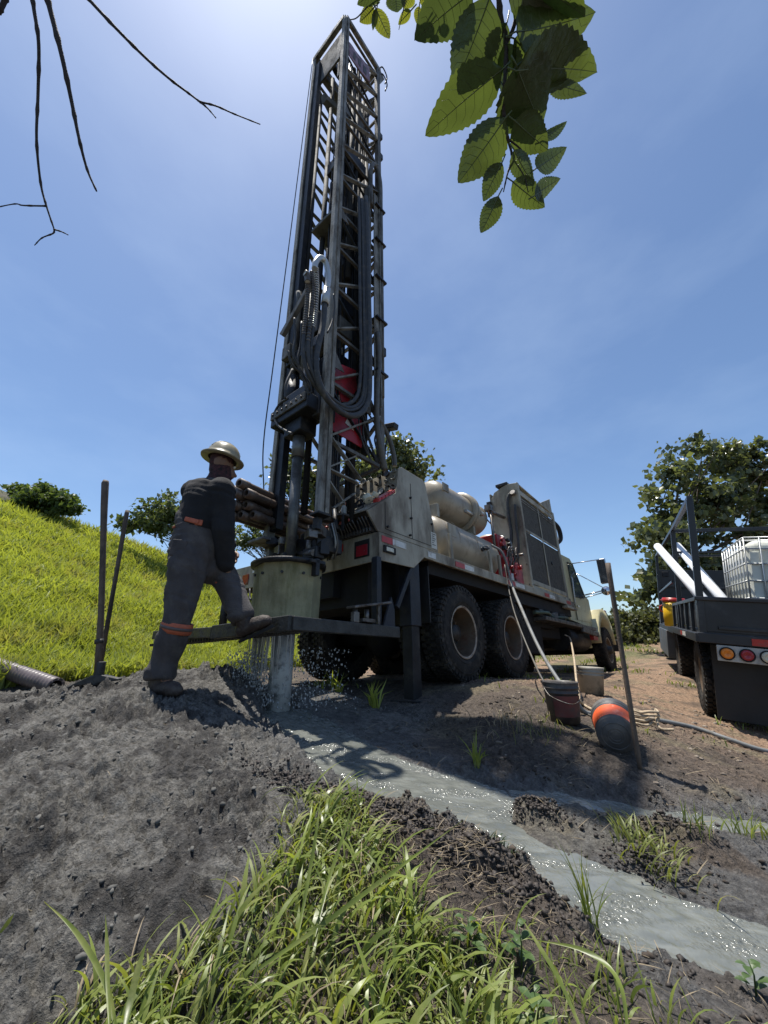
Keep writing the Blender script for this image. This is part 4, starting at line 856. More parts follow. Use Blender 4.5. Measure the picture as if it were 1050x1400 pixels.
# jacks
def jack(x0, y0, r0=.075):
    q = MB(); q.bb((x0 - .085, y0 - .075, -.55), (x0 + .085, y0 + .075, .2)); o = q.build('jack_leg', 'darkblue', rig, .006)
    q = MB(); q.bb((x0 - .065, y0 - .06, -1.22), (x0 + .065, y0 + .06, -.55)); q.build('inner_tube', 'dark', o, .004)
    q = MB(); q.bb((x0 - .15, y0 - .15, -1.27), (x0 + .15, y0 + .15, -1.22)); q.build('foot_pad', 'dark', o, .004)
jack(.62, -1.10); jack(.62, 1.10)
q = MB(); q.bar((.30, -1.18, -.40), (.60, -1.18, .10), .03, .05); q.bb((-.12, -1.30, -.60), (-.06, -1.24, 0)); q.bb((-.03, -1.21, -.55), (.03, -1.15, .02)); q.build('platform_strut', 'darkblue', rig, .004)
q = MB(); q.prism([(-.10, -1.33, -.66), (.08, -1.33, -.66), (.08, -1.33, -.46), (.04, -1.33, -.35)], (0, .02, 0)); q.build('platform_gusset', 'darkblue', rig)
# hinged rear work platform round the drum
pf = empty('rear_platform'); pf.parent = rig
q = MB(); q.bb((-1.06, -1.40, -.70), (.06, -1.34, -.61)); q.bar((-1.06, -1.38, -.655), (-1.10, -.45, -.66), .06, .10); q.bar((-1.10, -.45, -.66), (-1.0, .95, -.60), .06, .08); q.build('front_bar', 'platform', pf, .005)
q = MB()
for k in range(15):
    q.bb((-1.03, -1.30 + k * .035, -.685), (-.96, -1.29 + k * .035, -.66)) if False else None
q.bb((-1.02, -1.34, -.70), (-.99, .9, -.66)); q.bb((-.96, -1.34, -.70), (-.93, .9, -.66)); q.build('front_bar', 'platform', pf)
for k in range(46):
    y0 = -1.33 + k * .049
    q = MB(); q.bb((-1.06, y0, -.712), (-.92, y0 + .014, -.688)); q.build('grating_bar', 'platform', pf)
q = MB(); q.bb((-1.02, -1.34, -.70), (-.95, -1.14, -.69)); q.build('grating_plate', 'platform', pf)
# clamp tool sitting on right arm
q = MB(); q.bb((-.50, -1.40, -.61), (-.44, -1.36, -.53)); q.bar((-.52, -1.38, -.50), (-.08, -1.38, -.42), .10, .02, (0, 0, 1)); q.bb((-.20, -1.38, -.61), (-.17, -1.36, -.44)); q.build('pipe_rest', 'steel', pf, .005)
q = MB(); q.cyl((-.47, -1.38, -.60), (-.47, -1.38, -.50), .02, 8); q.cyl((-.34, -1.38, -.60), (-.34, -1.38, -.50), .02, 8); q.bb((-.42, -1.42, -.60), (-.28, -1.36, -.575)); q.build('clamp_bolt', 'steel', pf)

# --- cab
cab = empty('cab'); cab.parent = rig
q = MB()
for y_ in (-1.04, 1.0):
    q.prism([(6.30, y_, -.05), (6.30, y_, 1.28), (6.42, y_, 1.38), (7.05, y_, 1.40), (7.25, y_, 1.30), (7.80, y_, .62), (8.05, y_, .55), (8.05, y_, .0), (7.7, y_, -.12)], (0, .04, 0))
q.bb((6.30, -1.0, -.05), (6.34, 1.0, 1.30)); q.prism([(6.34, -1.02, 1.32), (6.44, -1.02, 1.395), (7.06, -1.02, 1.41), (7.22, -1.02, 1.34), (7.22, -1.02, 1.30)], (0, 2.04, 0)); q.bb((6.34, -1, -.05), (7.9, 1.0, .0)); q.bb((7.85, -1.0, 0), (8.0, 1.0, .56))
q.build('cab_shell', 'cab', cab, .02, 3)
q = MB(); q.prism([(6.78, -1.052, .48), (6.78, -1.052, 1.22), (7.10, -1.052, 1.24), (7.18, -1.052, 1.16), (7.62, -1.052, .60), (7.60, -1.052, .52)], (0, .008, 0)); q.build('side_window', 'glass', cab)
dr_ = MB(); dr_.prism([(6.72, -1.05, -.02), (6.72, -1.05, .46), (7.72, -1.05, .50), (7.85, -1.05, .0)], (0, .006, 0)); dr_ = dr_.build('door', 'cab', cab, .003)
q = MB(); q.bar((6.75, -1.055, -.02), (6.75, -1.055, 1.25), .012, .012); q.bar((6.75, -1.055, 1.26), (7.15, -1.055, 1.28), .012, .012); q.bar((7.15, -1.055, 1.28), (7.68, -1.055, .56), .014, .03); q.build('window_frame', 'black', dr_)
q = MB(); q.bar((6.84, -1.08, .28), (6.96, -1.08, .28), .02, .03); q.build('door_handle', 'chrome', dr_)
q = MB(); q.tube(spline([(6.62, -1.10, .3), (6.60, -1.12, .55), (6.66, -1.12, .8), (6.72, -1.10, .9)], 6), .014, 6); q.build('grab_handle', 'galv', cab)
q = MB(); q.prism([(7.22, -.98, 1.28), (7.22, .98, 1.28), (7.80, .98, .62), (7.80, -.98, .62)], (.01, 0, .01)); q.build('windscreen', 'glass', cab)
hood = MB(); hood.prism([(8.0, -.82, -.1), (8.0, -.82, .60), (9.9, -.70, .42), (10.0, -.70, .3), (10.0, -.70, -.5), (8.0, -.82, -.5)], (0, 1.55, 0)); hood.build('hood', 'cab', cab, .05, 3)
for s_ in (-1, 1):
    fd = MB(); P = []
    for k in range(11):
        a = math.pi * (.04 + .92 * k / 10); P.append((8.72 - math.cos(a) * .72, math.sin(a) * .72 - .42))
    P2 = [(9.98, -.55), (9.98, .12), (9.7, .30), (8.5, .52), (8.0, .48), (8.0, -.42)]
    out = [(x_, -.0, z_) for x_, z_ in P]
    ring = []
    y0, y1 = (-1.16, -.72) if s_ < 0 else (1.16, .72)
    fd.prism([(x_, y0, z_) for x_, z_ in [(P[0][0], P[0][1])] + P[1:] + P2[:0] + [(9.55, -.40), (9.98, -.45), (9.98, .12), (9.7, .28), (9.1, .42), (8.5, .47), (8.0, .42), (7.92, -.42)]][::1], (0, y1 - y0, 0)) if False else None
    for k in range(10):
        a0, a1 = math.pi * (.02 + .96 * k / 10), math.pi * (.02 + .96 * (k + 1) / 10)
        fd.add([(8.66 - math.cos(a) * r_, y_, math.sin(a) * r_ * .98 - .50) for y_ in (y0, y1) for a in (a0, a1) for r_ in (.66, .80 + .10 * math.sin(a))], [(0, 1, 3, 2), (4, 6, 7, 5), (1, 5, 7, 3), (0, 2, 6, 4), (0, 4, 5, 1), (2, 3, 7, 6)], True)
    fd.build('front_fender', 'cab', cab)
q = MB(); q.bb((9.15, -1.12, .32), (9.30, -1.04, .40)); q.build('marker_light', 'redlens', cab, .01)
q = MB(); q.bb((10.0, -1.15, -.60), (10.12, 1.15, -.30)); q.build('bumper', 'dark', cab, .02)
# mirror
mr_ = empty('mirror'); mr_.parent = rig
q = MB(); q.tube([(7.15, -1.05, 1.30), (7.35, -1.60, 1.34)], .012, 6); q.tube([(7.3, -1.05, .55), (7.45, -1.62, .66)], .016, 6); q.tube([(7.25, -1.05, .48), (7.42, -1.55, .60)], .012, 6); q.tube([(7.2, -1.05, 1.1), (7.42, -1.60, .66)], .010, 6); q.build('mirror_arm', 'chrome', mr_)
q = MB(); q.bb((7.36, -1.72, .78), (7.42, -1.52, 1.36)); q.build('mirror_head', 'chrome', mr_, .03, 3)
q = MB(); q.bb((7.350, -1.705, .81), (7.356, -1.535, 1.33)); q.build('mirror_glass', 'glassgrey', mr_)
q = MB(); q.lathe([(0, .001), (0, .10), (.03, .10), (.08, .04), (.08, .001)], (7.36, -1.60, .62), (1, 0, 0), 16); q.build('spot_mirror', 'chrome', mr_)
# under-cab: step, fuel tank, running board
q = MB(); q.bb((4.3, -1.22, -.22), (7.5, -.85, -.15)); q.bar((6.4, -1.2, -.25), (7.6, -1.2, -.30), .06, .10); q.build('running_board', 'steel', rig, .01)
q = MB(); q.cyl((6.0, -.82, -.40), (7.45, -.82, -.40), .26, 20); q.build('fuel_tank', 'dark', rig)
q = MB(); q.bb((3.75, -1.0, -.75), (4.6, -.45, -.25)); q.bb((6.2, -.9, -.6), (7.8, .9, -.1)); q.build('battery_box', 'black', rig, .01)
for k in range(4):
    q = MB(); q.box((4.4 + k * .35, -1.05, -.08), (.22, .16, .12), Matrix.Rotation(.4 * k, 3, 'Z')); q.build('stored_fitting', ('steel', 'dark')[k % 2], rig, .02)
q = MB(); q.tube(spline([(4.1, -1.1, -.10), (4.5, -1.18, -.08), (5.0, -1.1, -.10), (5.6, -1.16, -.08), (5.9, -1.1, -.11)], 6), .03, 8); q.build('stored_hose', 'hosegreen', rig)
q = MB(); q.bb((7.2, -1.20, -.42), (7.55, -1.12, -.28)); q.build('side_reflector', 'redtape', rig)

# --- wheels
def tyre_mesh(nm='tyre', r0=.53, w=.27, lugs=46, rimr=.29):
    q = MB(); h = w / 2
    q.lathe([(-h * .80, rimr), (-h, rimr + .03), (-h * 1.04, rimr + .12), (-h * .95, r0 - .05), (-h * .82, r0 - .018), (-h * .75, r0 - .01), (h * .75, r0 - .01), (h * .82, r0 - .018), (h * .95, r0 - .05), (h * 1.04, rimr + .12), (h, rimr + .03), (h * .80, rimr)], (0, 0, 0), (0, 1, 0), 48)
    for rr_ in (rimr + .05, rimr + .155):
        q.lathe([(-h * 1.045, rr_), (-h * 1.07, rr_ + .004), (-h * 1.045, rr_ + .012)], (0, 0, 0), (0, 1, 0), 48)
    for k in range(lugs):
        a = 2 * math.pi * k / lugs
        for y_, off in ((-h * .68, 0), (-h * .22, .5), (h * .24, 0), (h * .68, .5)):
            aa = a + off * 2 * math.pi / lugs; rot = Matrix.Rotation(-aa, 3, 'Y') @ Matrix.Rotation(.28, 3, 'X').to_3x3()
            q.box((math.cos(aa) * (r0 - .004), y_, math.sin(aa) * (r0 - .004)), (.022, w * .20, .046), Matrix.Rotation(-aa, 3, 'Y'))
        rot = Matrix.Rotation(-a, 3, 'Y')
        q.box((math.cos(a) * (r0 - .035), -h * .93, math.sin(a) * (r0 - .035)), (.045, .02, .036), rot)
    return q.mesh(nm)
def rim_mesh(deep):
    q = MB(); h = .135
    q.cur = 1; q.lathe([(-h * .95, .298), (-h * .98, .285), (-h * .90, .272)], (0, 0, 0), (0, 1, 0), 36)
    q.cur = 0; q.lathe([(-h * .90, .272), (-h * .4, .262), (deep, .235)], (0, 0, 0), (0, 1, 0), 36); q.cur = 2; q.lathe([(deep, .235), (deep + .01, .21), (deep - .02, .13), (deep - .05, .11), (deep - .05, .001)], (0, 0, 0), (0, 1, 0), 36)
    q.lathe([(deep - .05, .10), (deep - .13, .085), (deep - .13, .001)], (0, 0, 0), (0, 1, 0), 16)
    return q.mesh('rim')
tm = tyre_mesh(); tm.materials.append(MT['rubber'])
rmD = rim_mesh(.10); rmF = rim_mesh(-.06)
for m_ in (rmD, rmF): m_.materials.append(MT['rim']); m_.materials.append(MT['rimlip']); m_.materials.append(MT['iron'])
nut = MB(); nut.cyl((0, -.03, 0), (0, 0, 0), .016, 6); nutm = nut.mesh('lug_nut'); nutm.materials.append(MT['rim'])
for nm_ in (tm, rmD, rmF): 
    bm = bmesh.new(); bm.from_mesh(nm_); bmesh.ops.recalc_face_normals(bm, faces=bm.faces); bm.to_mesh(nm_); bm.free()
for x_, z_, y_, deep, flip in ((1.53, -.56, -1.07, 1, 0), (2.9, -.56, -1.07, 1, 0), (1.53, -.56, -.76, 2, 0), (2.9, -.56, -.76, 2, 0), (1.53, -.56, 1.07, 1, 1), (2.9, -.56, 1.07, 1, 1), (1.53, -.56, .76, 2, 1), (8.66, -.60, -1.02, 0, 0), (8.66, -.60, 1.02, 0, 1)):
    w_ = empty('wheel'); w_.parent = rig; w_.location = (x_, y_, z_); w_.rotation_euler = (0, 0.3 * x_, math.pi * flip)
    link_mesh('tyre', tm, w_)
    if deep < 2:
        link_mesh('rim', rmD if deep else rmF, w_)
        d0 = .05 if deep else -.10
        for k in range(10):
            a = 2 * math.pi * k / 10; link_mesh('lug_nut', nutm, w_, Matrix.Translation((math.cos(a) * .165, d0 + .03, math.sin(a) * .165)))
# mud flap behind rear wheel
q = MB(); q.bb((.86, -1.18, -.5), (.875, -.65, .1)); q.build('mud_flap', 'flap', rig)

# ------------------------------------------------------------------ drum and casing over the hole
DR = empty('concrete_drum', matrix=RIGM @ Matrix.Translation((-.68, -.78, 0)))
tag(DR, 'mossy yellow-grey octagonal mud box around the drill pipe, dark lid on top', 'drum')
q = MB(); oct_ = [(.285 * math.cos(a), .285 * math.sin(a)) for a in [R(22.5 * 2 * k - 170) for k in range(8)]]
ob = [(x_ * .96, y_ * .96) for x_, y_ in oct_]
q.add([(x_, y_, -.13) for x_, y_ in oct_] + [(x_, y_, -.62) for x_, y_ in ob] + [(x_ * .9, y_ * .9, -.13) for x_, y_ in oct_] + [(x_ * .9, y_ * .9, -.62) for x_, y_ in ob],
      [(k, (k + 1) % 8, 8 + (k + 1) % 8, 8 + k) for k in range(8)] + [(16 + (k + 1) % 8, 16 + k, 24 + k, 24 + (k + 1) % 8) for k in range(8)] + [(k, 16 + k, 16 + (k + 1) % 8, (k + 1) % 8) for k in range(8)] + [(8 + k, 8 + (k + 1) % 8, 24 + (k + 1) % 8, 24 + k) for k in range(8)])
q.build('drum_wall', 'drum', DR, .006)
q = MB(); q.lathe([(-.135, .27), (-.135, .315), (-.105, .32), (-.098, .31), (-.098, .07)], (0, 0, 0), (0, 0, 1), 32); q.build('lid', 'dark', DR)
for a in (3.3, 3.9, 4.5, 5.3, 2.9):
    q = MB(); q.cyl((.28 * math.cos(a), .28 * math.sin(a), -.22), (.295 * math.cos(a), .295 * math.sin(a), -.22), .012, 6); q.build('bolt', 'iron', DR)
q = MB(); q.bb((-.05, -.36, -.14), (.10, -.28, -.11)); q.bb((.0, -.36, -.24), (.04, -.30, -.1)); q.build('hinge', 'dark', DR, .005)
q = MB(); q.cyl((-.68, -.78, -1.30), (-.68, -.78, -.62), .090, 28); cs = q.build('casing_pipe', 'casing', None)
cs.matrix_world = RIGM; tag(cs, 'upright pale casing pipe splashed with mud, under the mossy mud box', 'pipe')

# ------------------------------------------------------------------ drill pipes racked beside the mast
pm = MB(); pm.lathe([(0, .026), (0, .046), (.10, .046), (.12, .040), (2.9, .040)], (0, 0, 0), (0, 0, 1), 16); pm.lathe([(0.001, .026), (.15, .02), (.15, .001)], (0, 0, 0), (0, 0, 1), 12); pmm = pm.mesh('drill_pipe'); pmm.materials.append(MT['pipe'])
bm = bmesh.new(); bm.from_mesh(pmm); bmesh.ops.recalc_face_normals(bm, faces=bm.faces); bm.to_mesh(pmm); bm.free()
A0 = Vector((-1.299, 3.300, 1.348)); A1 = Vector((-0.963, 3.950, 1.348))
pd = (A1 - A0).normalized(); sx = pd.cross(Vector((0, 0, 1))).normalized(); up_ = sx.cross(pd)
qrot = Matrix((sx, up_, pd)).transposed().to_4x4()
offs = []
for r_ in range(4):
    for c_ in range(3):
        offs.append((c_ - (.5 if r_ % 2 else 0), r_))
rnames = ['top', 'second', 'third', 'bottom']; cn_ = ['right end', 'middle', 'left end']
for k, (c_, r_) in enumerate(offs):
    p = A0 + sx * (-c_ * .095) - up_ * (r_ * .088) + pd * (.05 * ((k * 7) % 4))
    o = link_mesh('drill_pipe', pmm, None, Matrix.Translation(p) @ qrot)
    tag(o, 'rusty steel drill pipe, %s row of the rack by the mast, %s' % (rnames[r_], cn_[k % 3]), 'drill pipe', 'drill pipes racked beside the mast')
q = MB(); q.bar(A0 - up_ * .36 + pd * .9 - sx * .3, A0 - up_ * .36 + pd * .9 + sx * .1, .08, .06); q.bar(A0 - up_ * .36 + pd * 1.9 - sx * .3, A0 - up_ * .36 + pd * 1.9 + sx * .1, .08, .06)
q.bar(A0 - up_ * .38 + pd * .9, A0 - up_ * .38 + pd * 1.4 - Vector((0, 0, .42)), .05, .05); q.bar(A0 - up_ * .38 + pd * .5 - sx * .1, A0 - up_ * .38 + pd * 2.2 - sx * .1, .07, .07)
rk = q.build('pipe_rack', 'dark', rig); rk.matrix_parent_inverse = RIGM.inverted()
# clutter on the left end of the rear beam
q = MB(); q.tube(spline([(.05, .62, .30), (.02, .66, .55), (.0, .45, .62), (.02, .28, .55), (.05, .26, .30)], 6), .04, 8); q.bb((.02, .2, .28), (.1, .75, .34)); q.cyl((0, .1, .3), (0, .45, .36), .03, 8); q.build('left_clamp', 'dark', rig)
q = MB(); q.tube([(-.05, .7, -.05), (-.1, .45, -.35), (-.15, .35, -.5)], .025, 8); q.build('platform_link', 'dark', rig); q = MB(); q.tube([(-.1, 1.3, -.55), (-.1, 1.3, .05)], .05, 8); q.build('left_jack_tube', 'dark', rig); q = MB(); q.tube(spline([(-.02, .9, 0), (-.05, .8, -.15), (-.03, .65, -.02)], 5), .012, 6); q.build('hanging_line', 'dark', rig)


# ================================================================== WORKER
def remeshed(name, parts, vox, mat, parent, smooth=4, wr=0.0, wscale=30, wdir=(1, 1, 1)):
    """one continuous surface grown over tapered limbs"""
    q = MB()
    for part in parts:
        pts, rs = part[0], part[1]
        pts = [Vector(p) for p in pts]
        if len(pts) == 1: q.sph(pts[0], 1, 20, rs); continue
        q.tube(pts, rs, 20)
        q.sph(pts[0], rs[0], 18)
        if len(part) < 3: q.sph(pts[-1], rs[-1], 18)
    me = q.mesh(name + '_raw'); o = bpy.data.objects.new(name + '_raw', me); COL.objects.link(o)
    rm = o.modifiers.new('r', 'REMESH'); rm.mode = 'VOXEL'; rm.voxel_size = vox
    sm = o.modifiers.new('s', 'SMOOTH'); sm.iterations = smooth; sm.factor = .6
    dg = bpy.context.evaluated_depsgraph_get(); dg.update()
    me2 = bpy.data.meshes.new_from_object(o.evaluated_get(dg)); me2.name = name
    bpy.data.objects.remove(o)
    if wr:
        n_ = len(me2.vertices); co = np.empty(n_ * 3, np.float32); no = np.empty(n_ * 3, np.float32)
        me2.vertices.foreach_get('co', co); me2.vertices.foreach_get('normal', no); co = co.reshape(-1, 3); no = no.reshape(-1, 3)
        s1 = (co * np.array(wdir)) @ np.array([[.8, .3], [-.5, .9], [.35, .25]]) * wscale
        fz = co @ np.array([4.0, 3.0, 21.0]); f2 = co @ np.array([9.0, -5.0, 3.0])
        fold = (1 - np.abs(perlin(f2 * .5, fz, 15)) * 2.6) * sstep(-.25, .3, perlin(f2 * .4, fz * .22, 16))
        d = fold * .75 + (1 - np.abs(perlin(s1[:, 0] * .35, s1[:, 1], 5)) * 2.2) * .6 + perlin(s1[:, 0] * .8, s1[:, 1] * 1.9, 6) * .5 + perlin(s1[:, 0] * .15, s1[:, 1] * .3, 7) * .9
        co += no * (d * wr)[:, None]; me2.vertices.foreach_set('co', co.ravel())
    me2.polygons.foreach_set('use_smooth', np.ones(len(me2.polygons), bool)); me2.update()
    me2.materials.clear(); me2.materials.append(MT[mat])
    ob = bpy.data.objects.new(name, me2); COL.objects.link(ob); ob.parent = parent
    return ob
V = Vector
J = dict(pel=V((-1.306, 2.680, 0.595)), wai=V((-1.306, 2.690, 0.776)), chs=V((-1.283, 2.720, 0.962)), nek=V((-1.252, 2.770, 1.144)), head=V((-1.249, 2.800, 1.296)),
         shR=V((-1.157, 2.640, 1.017)), shL=V((-1.484, 2.860, 1.095)), elR=V((-1.101, 2.620, 0.709)), wrR=V((-1.089, 2.720, 0.470)), haR=V((-1.082, 2.760, 0.416)),
         elL=V((-1.332, 3.020, 0.908)), wrL=V((-1.188, 3.020, 0.671)), haL=V((-1.145, 2.980, 0.532)),
         hpL=V((-1.311, 2.620, 0.512)), knL=V((-1.305, 2.600, 0.115)), anL=V((-1.365, 2.620, -0.213)), toL=V((-1.158, 2.520, -0.264)),
         hpR=V((-1.263, 2.720, 0.521)), knR=V((-1.131, 2.800, 0.437)), anR=V((-0.944, 2.760, 0.131)), toR=V((-0.820, 2.720, 0.139)))
BX = J['pel']
per = empty('person'); tag(per, 'worker in dark jumper and tan hard hat with one boot raised on the platform bar', 'person')
for k in J: J[k] = J[k] - BX
per.location = BX
gl = gz(*(J['anL'] + BX)[:2]) - BX.z
# body under the clothes: one continuous figure
def limb(*a): return a
def hand(wr_, ha_, side):
    """palm, four unequal curled fingers, thumb leaving the side of the palm"""
    d = (ha_ - wr_).normalized(); s_ = d.cross(V((0, 1, 0))).normalized() * side; f = s_.cross(d).normalized()
    out = [([wr_, wr_ + d * .05, wr_ + d * .085], [.026, .030, .028])]
    out.append(([wr_ + d * .05 + s_ * -.028, wr_ + d * .05 + s_ * .028], [.017, .017]))
    for k, L in enumerate((.068, .078, .072, .055)):
        b0 = wr_ + d * .085 + s_ * (-.033 + .022 * k); b1 = b0 + d * L * .45 + f * .006; b2 = b1 + d * L * .3 + f * .018; b3 = b2 + d * L * .1 + f * .020
        out.append(([b0, b1, b2, b3], [.0105, .010, .009, .0078]))
    t0 = wr_ + d * .03 - s_ * .03; t1 = t0 + d * .035 - s_ * .022 + f * .01; t2 = t1 + d * .03 - s_ * .002 + f * .012
    out.append(([t0, t1, t2], [.014, .012, .010]))
    return out
body = [([J['pel'], J['wai'], J['chs'], J['nek'] - V((0, 0, .05))], [.11, .10, .12, .07]), ([J['nek'] - V((0, 0, .06)), J['head'] - V((0, 0, .04))], [.058, .055]),
        ([J['head'] + V((0, 0, .01))], (.078, .098, .115)), ([J['head'] + V((.035, .04, -.055))], (.052, .052, .06)),
        ([J['shR'], J['elR'], J['wrR']], [.045, .038, .027]), ([J['shL'], J['elL'], J['wrL']], [.045, .038, .027]), ([J['shR'], J['shL']], [.05, .05]),
        ([J['hpL'], J['knL'], J['anL']], [.075, .05, .038]), ([J['hpR'], J['knR'], J['anR']], [.075, .05, .038]), ([J['anL'], J['anL'].lerp(J['toL'], .55) - V((0, 0, .03))], [.034, .024]), ([J['anR'], J['anR'].lerp(J['toR'], .5) - V((0, 0, .03))], [.034, .024])]
fd_ = V((.72, .62, -.28)).normalized()                     # he looks down and away to the right
hc = J['head'] + V((0, 0, .0))
rt_ = fd_.cross(V((0, 0, 1))).normalized()
body += [([hc + fd_ * .085 + V((0, 0, -.01)), hc + fd_ * .112 + V((0, 0, -.035))], [.012, .015]), ([hc + fd_ * .088 + V((0, 0, -.065)) - rt_ * .02, hc + fd_ * .088 + V((0, 0, -.065)) + rt_ * .02], [.011, .011]),
         ([hc + rt_ * .078], (.012, .02, .032)), ([hc - rt_ * .078], (.012, .02, .032))]
body += hand(J['wrR'], J['haR'], 1) + hand(J['wrL'], J['haL'], -1)
remeshed('body', body, .0075, 'skin', per, 2)
for s_ in (-1, 1):
    q = MB(); q.sph(hc + fd_ * .086 + rt_ * .03 * s_ + V((0, 0, .012)), .012, 10); q.build('eye', 'dial', per)
# jumper
up = V((0, 0, 1))
remeshed('jumper', [([J['wai'] - V((.0, 0, .045)), J['wai'] + V((.01, 0, .03)), J['chs'] - V((0.0, .02, .02)), J['chs'] + V((.005, 0, .05)), J['nek'] - V((.005, 0, .07))], [.142, .146, .152, .148, .09]),
                    ([J['shL'] + V((.02, 0, .0)), J['shR']], [.082, .084]), ([J['shR'], J['elR'], J['elR'].lerp(J['wrR'], .85)], [.076, .064, .050]), ([J['chs'] + V((.0, .06, -.08))], (.12, .12, .14)),
                    ([J['shL'], J['elL'], J['elL'].lerp(J['wrL'], .85)], [.072, .058, .046]), ([J['nek'] - V((0, 0, .05)), J['nek'] - V((0, 0, .01))], [.078, .066])], .0115, 'jumper', per, 3, .013, 12)
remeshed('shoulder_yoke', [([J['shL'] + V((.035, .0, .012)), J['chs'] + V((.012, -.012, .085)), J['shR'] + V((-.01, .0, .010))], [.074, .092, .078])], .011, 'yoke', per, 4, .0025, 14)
# trousers
b0 = J['pel']
remeshed('trousers', [([J['wai'] + V((-.004, 0, .035)), J['wai'] - V((.0, 0, .05)), b0 + V((0, 0, .01)), b0 - V((0, 0, .04))], [.135, .138, .155, .145]), ([b0 + V((-.035, -.05, -.015))], (.105, .10, .11)), ([b0 + V((.045, -.03, -.03))], (.10, .10, .11)),
                      ([J['hpL'] + V((0, 0, .02)), J['hpL'].lerp(J['knL'], .4) + V((.012, 0, 0)), J['knL'], J['knL'].lerp(J['anL'], .35), J['anL'] + V((0, 0, .10)), J['anL'] + V((-.005, 0, -.005))], [.115, .098, .080, .078, .073, .080], 1),
                      ([J['hpR'], J['hpR'].lerp(J['knR'], .5), J['knR'], J['knR'].lerp(J['anR'], .4), J['anR'] + V((-.008, 0, .01))], [.108, .095, .078, .070, .072], 1)], .0115, 'pants', per, 3, .020, 12)
# belt with orange cloth tucked in, knee bands
def ring_band(name, a, c2, r0, w, mt, n_=2):
    d = (c2 - a).normalized(); m_ = a
    q = MB(); q.lathe([(-w / 2, r0 - .012), (-w / 2, r0), (-w * .17, r0 + .003), (w * .17, r0 + .003), (w / 2, r0), (w / 2, r0 - .012)], m_, d, 32); o = q.build(name, mt, per)
    q = MB(); q.lathe([(-w * .14, r0 + .0035), (-w * .14, r0 + .006), (w * .14, r0 + .006), (w * .14, r0 + .0035)], m_, d, 32); q.build('dark_stripe', 'silver', o)
    return o
ring_band('knee_band', J['knL'] - V((.001, 0, .035)), J['anL'], .092, .065, 'band')
ring_band('knee_band', J['knR'].lerp(J['anR'], .10), J['anR'], .084, .06, 'band')
q = MB(); q.lathe([(-.018, .12), (-.018, .142), (.018, .145), (.018, .12)], J['wai'] - V((0, 0, .02)), V((-.15, -.1, 1)), 36); q.build('belt', 'silver', per)
q = MB(); q.box(J['wai'] + V((.02, -.150, -.01)), (.10, .016, .032), Matrix.Rotation(.25, 3, 'Y')); q.box(J['wai'] + V((.065, -.142, -.022)), (.05, .014, .04), Matrix.Rotation(.1, 3, 'Y')); q.box(J['wai'] + V((-.09, -.12, -.035)), (.07, .014, .014), Matrix.Rotation(-.6, 3, 'Y')); q.build('orange_cloth', 'band', per, .006)
q = MB(); q.box(b0 + V((-.03, -.158, -.02)), (.10, .012, .11), Matrix.Rotation(.1, 3, 'Y')); q.build('back_pocket', 'pants', per, .012, 3)
# boots
def boot(an, to, up_, nm='boot'):
    d = (to - an); d = (d - up_ * d.dot(up_)).normalized()
    hl = an - up_ * .055 - d * .035
    o = remeshed('boot', [([an + up_ * .05, an - up_ * .02, an - up_ * .05], [.054, .050, .046]), ([hl, hl + d * .09, hl + d * .17 - up_ * .008, hl + d * .195 - up_ * .012], [.046, .045, .043, .034])], .007, 'boot', per, 2, .0035, 26)
    q = MB(); s_ = d.cross(up_).normalized(); n_ = 14
    P = []
    for k in range(n_):
        a = 2 * math.pi * k / n_; P.append(hl - up_ * .052 + d * (.085 + math.cos(a) * .150) + s_ * math.sin(a) * (.046 if math.cos(a) > 0 else .042))
    q.prism(P, -up_ * .020 ); q.build('sole', 'black', o)
    for k in range(4):
        q = MB(); q.bar(an + d * (.03 + .025 * k) - up_ * (.0 + .012 * k) - s_ * .03, an + d * (.035 + .025 * k) - up_ * (.0 + .012 * k) + s_ * .03, .006, .006); q.build('lace', 'pants', o)
boot(J['anL'], J['toL'] + V((0, 0, .0)), V((0, 0, 1)))
boot(J['anR'], J['toR'], V((-.42, -.15, .9)).normalized())
# scarf and helmet
remeshed('neck_scarf', [([J['nek'] - V((.01, 0, .045)), J['nek'] + V((.0, 0, -.0))], [.090, .080]), ([J['nek'] + V((.02, 0, -.005)), J['head'] + V((-.008, -.006, -.03)), J['head'] + V((-.004, -.012, .03))], [.072, .078, .084])], .0085, 'scarf', per, 3, .006, 30)
hm = V((.10, .05, 1)).normalized()
q = MB(); hp = J['head'] + V((-.002, 0, .052))
prof = [(-.014, .108), (-.020, .160), (-.010, .163), (.008, .128), (.03, .122), (.065, .112), (.095, .09), (.115, .055), (.122, .02), (.123, .001)]
q.lathe(prof, hp, V((.16, .06, 1)), 40); hlm = q.build('hard_hat', 'helmet', per)
q = MB(); hz_ = V((.16, .06, 1)).normalized(); ff = (fd_ - hz_ * fd_.dot(hz_)).normalized()
for off in (-.028, 0, .028):
    s_ = ff.cross(hz_).normalized(); pts = []
    for k in range(9):
        a = math.pi * (.12 + .76 * k / 8); rr_ = .118
        pts.append(hp + ff * math.cos(a) * rr_ + s_ * off + hz_ * (math.sin(a) * .113 + .013))
    q.tube(pts, .006, 6)
q.build('crown_ridge', 'helmet', hlm)

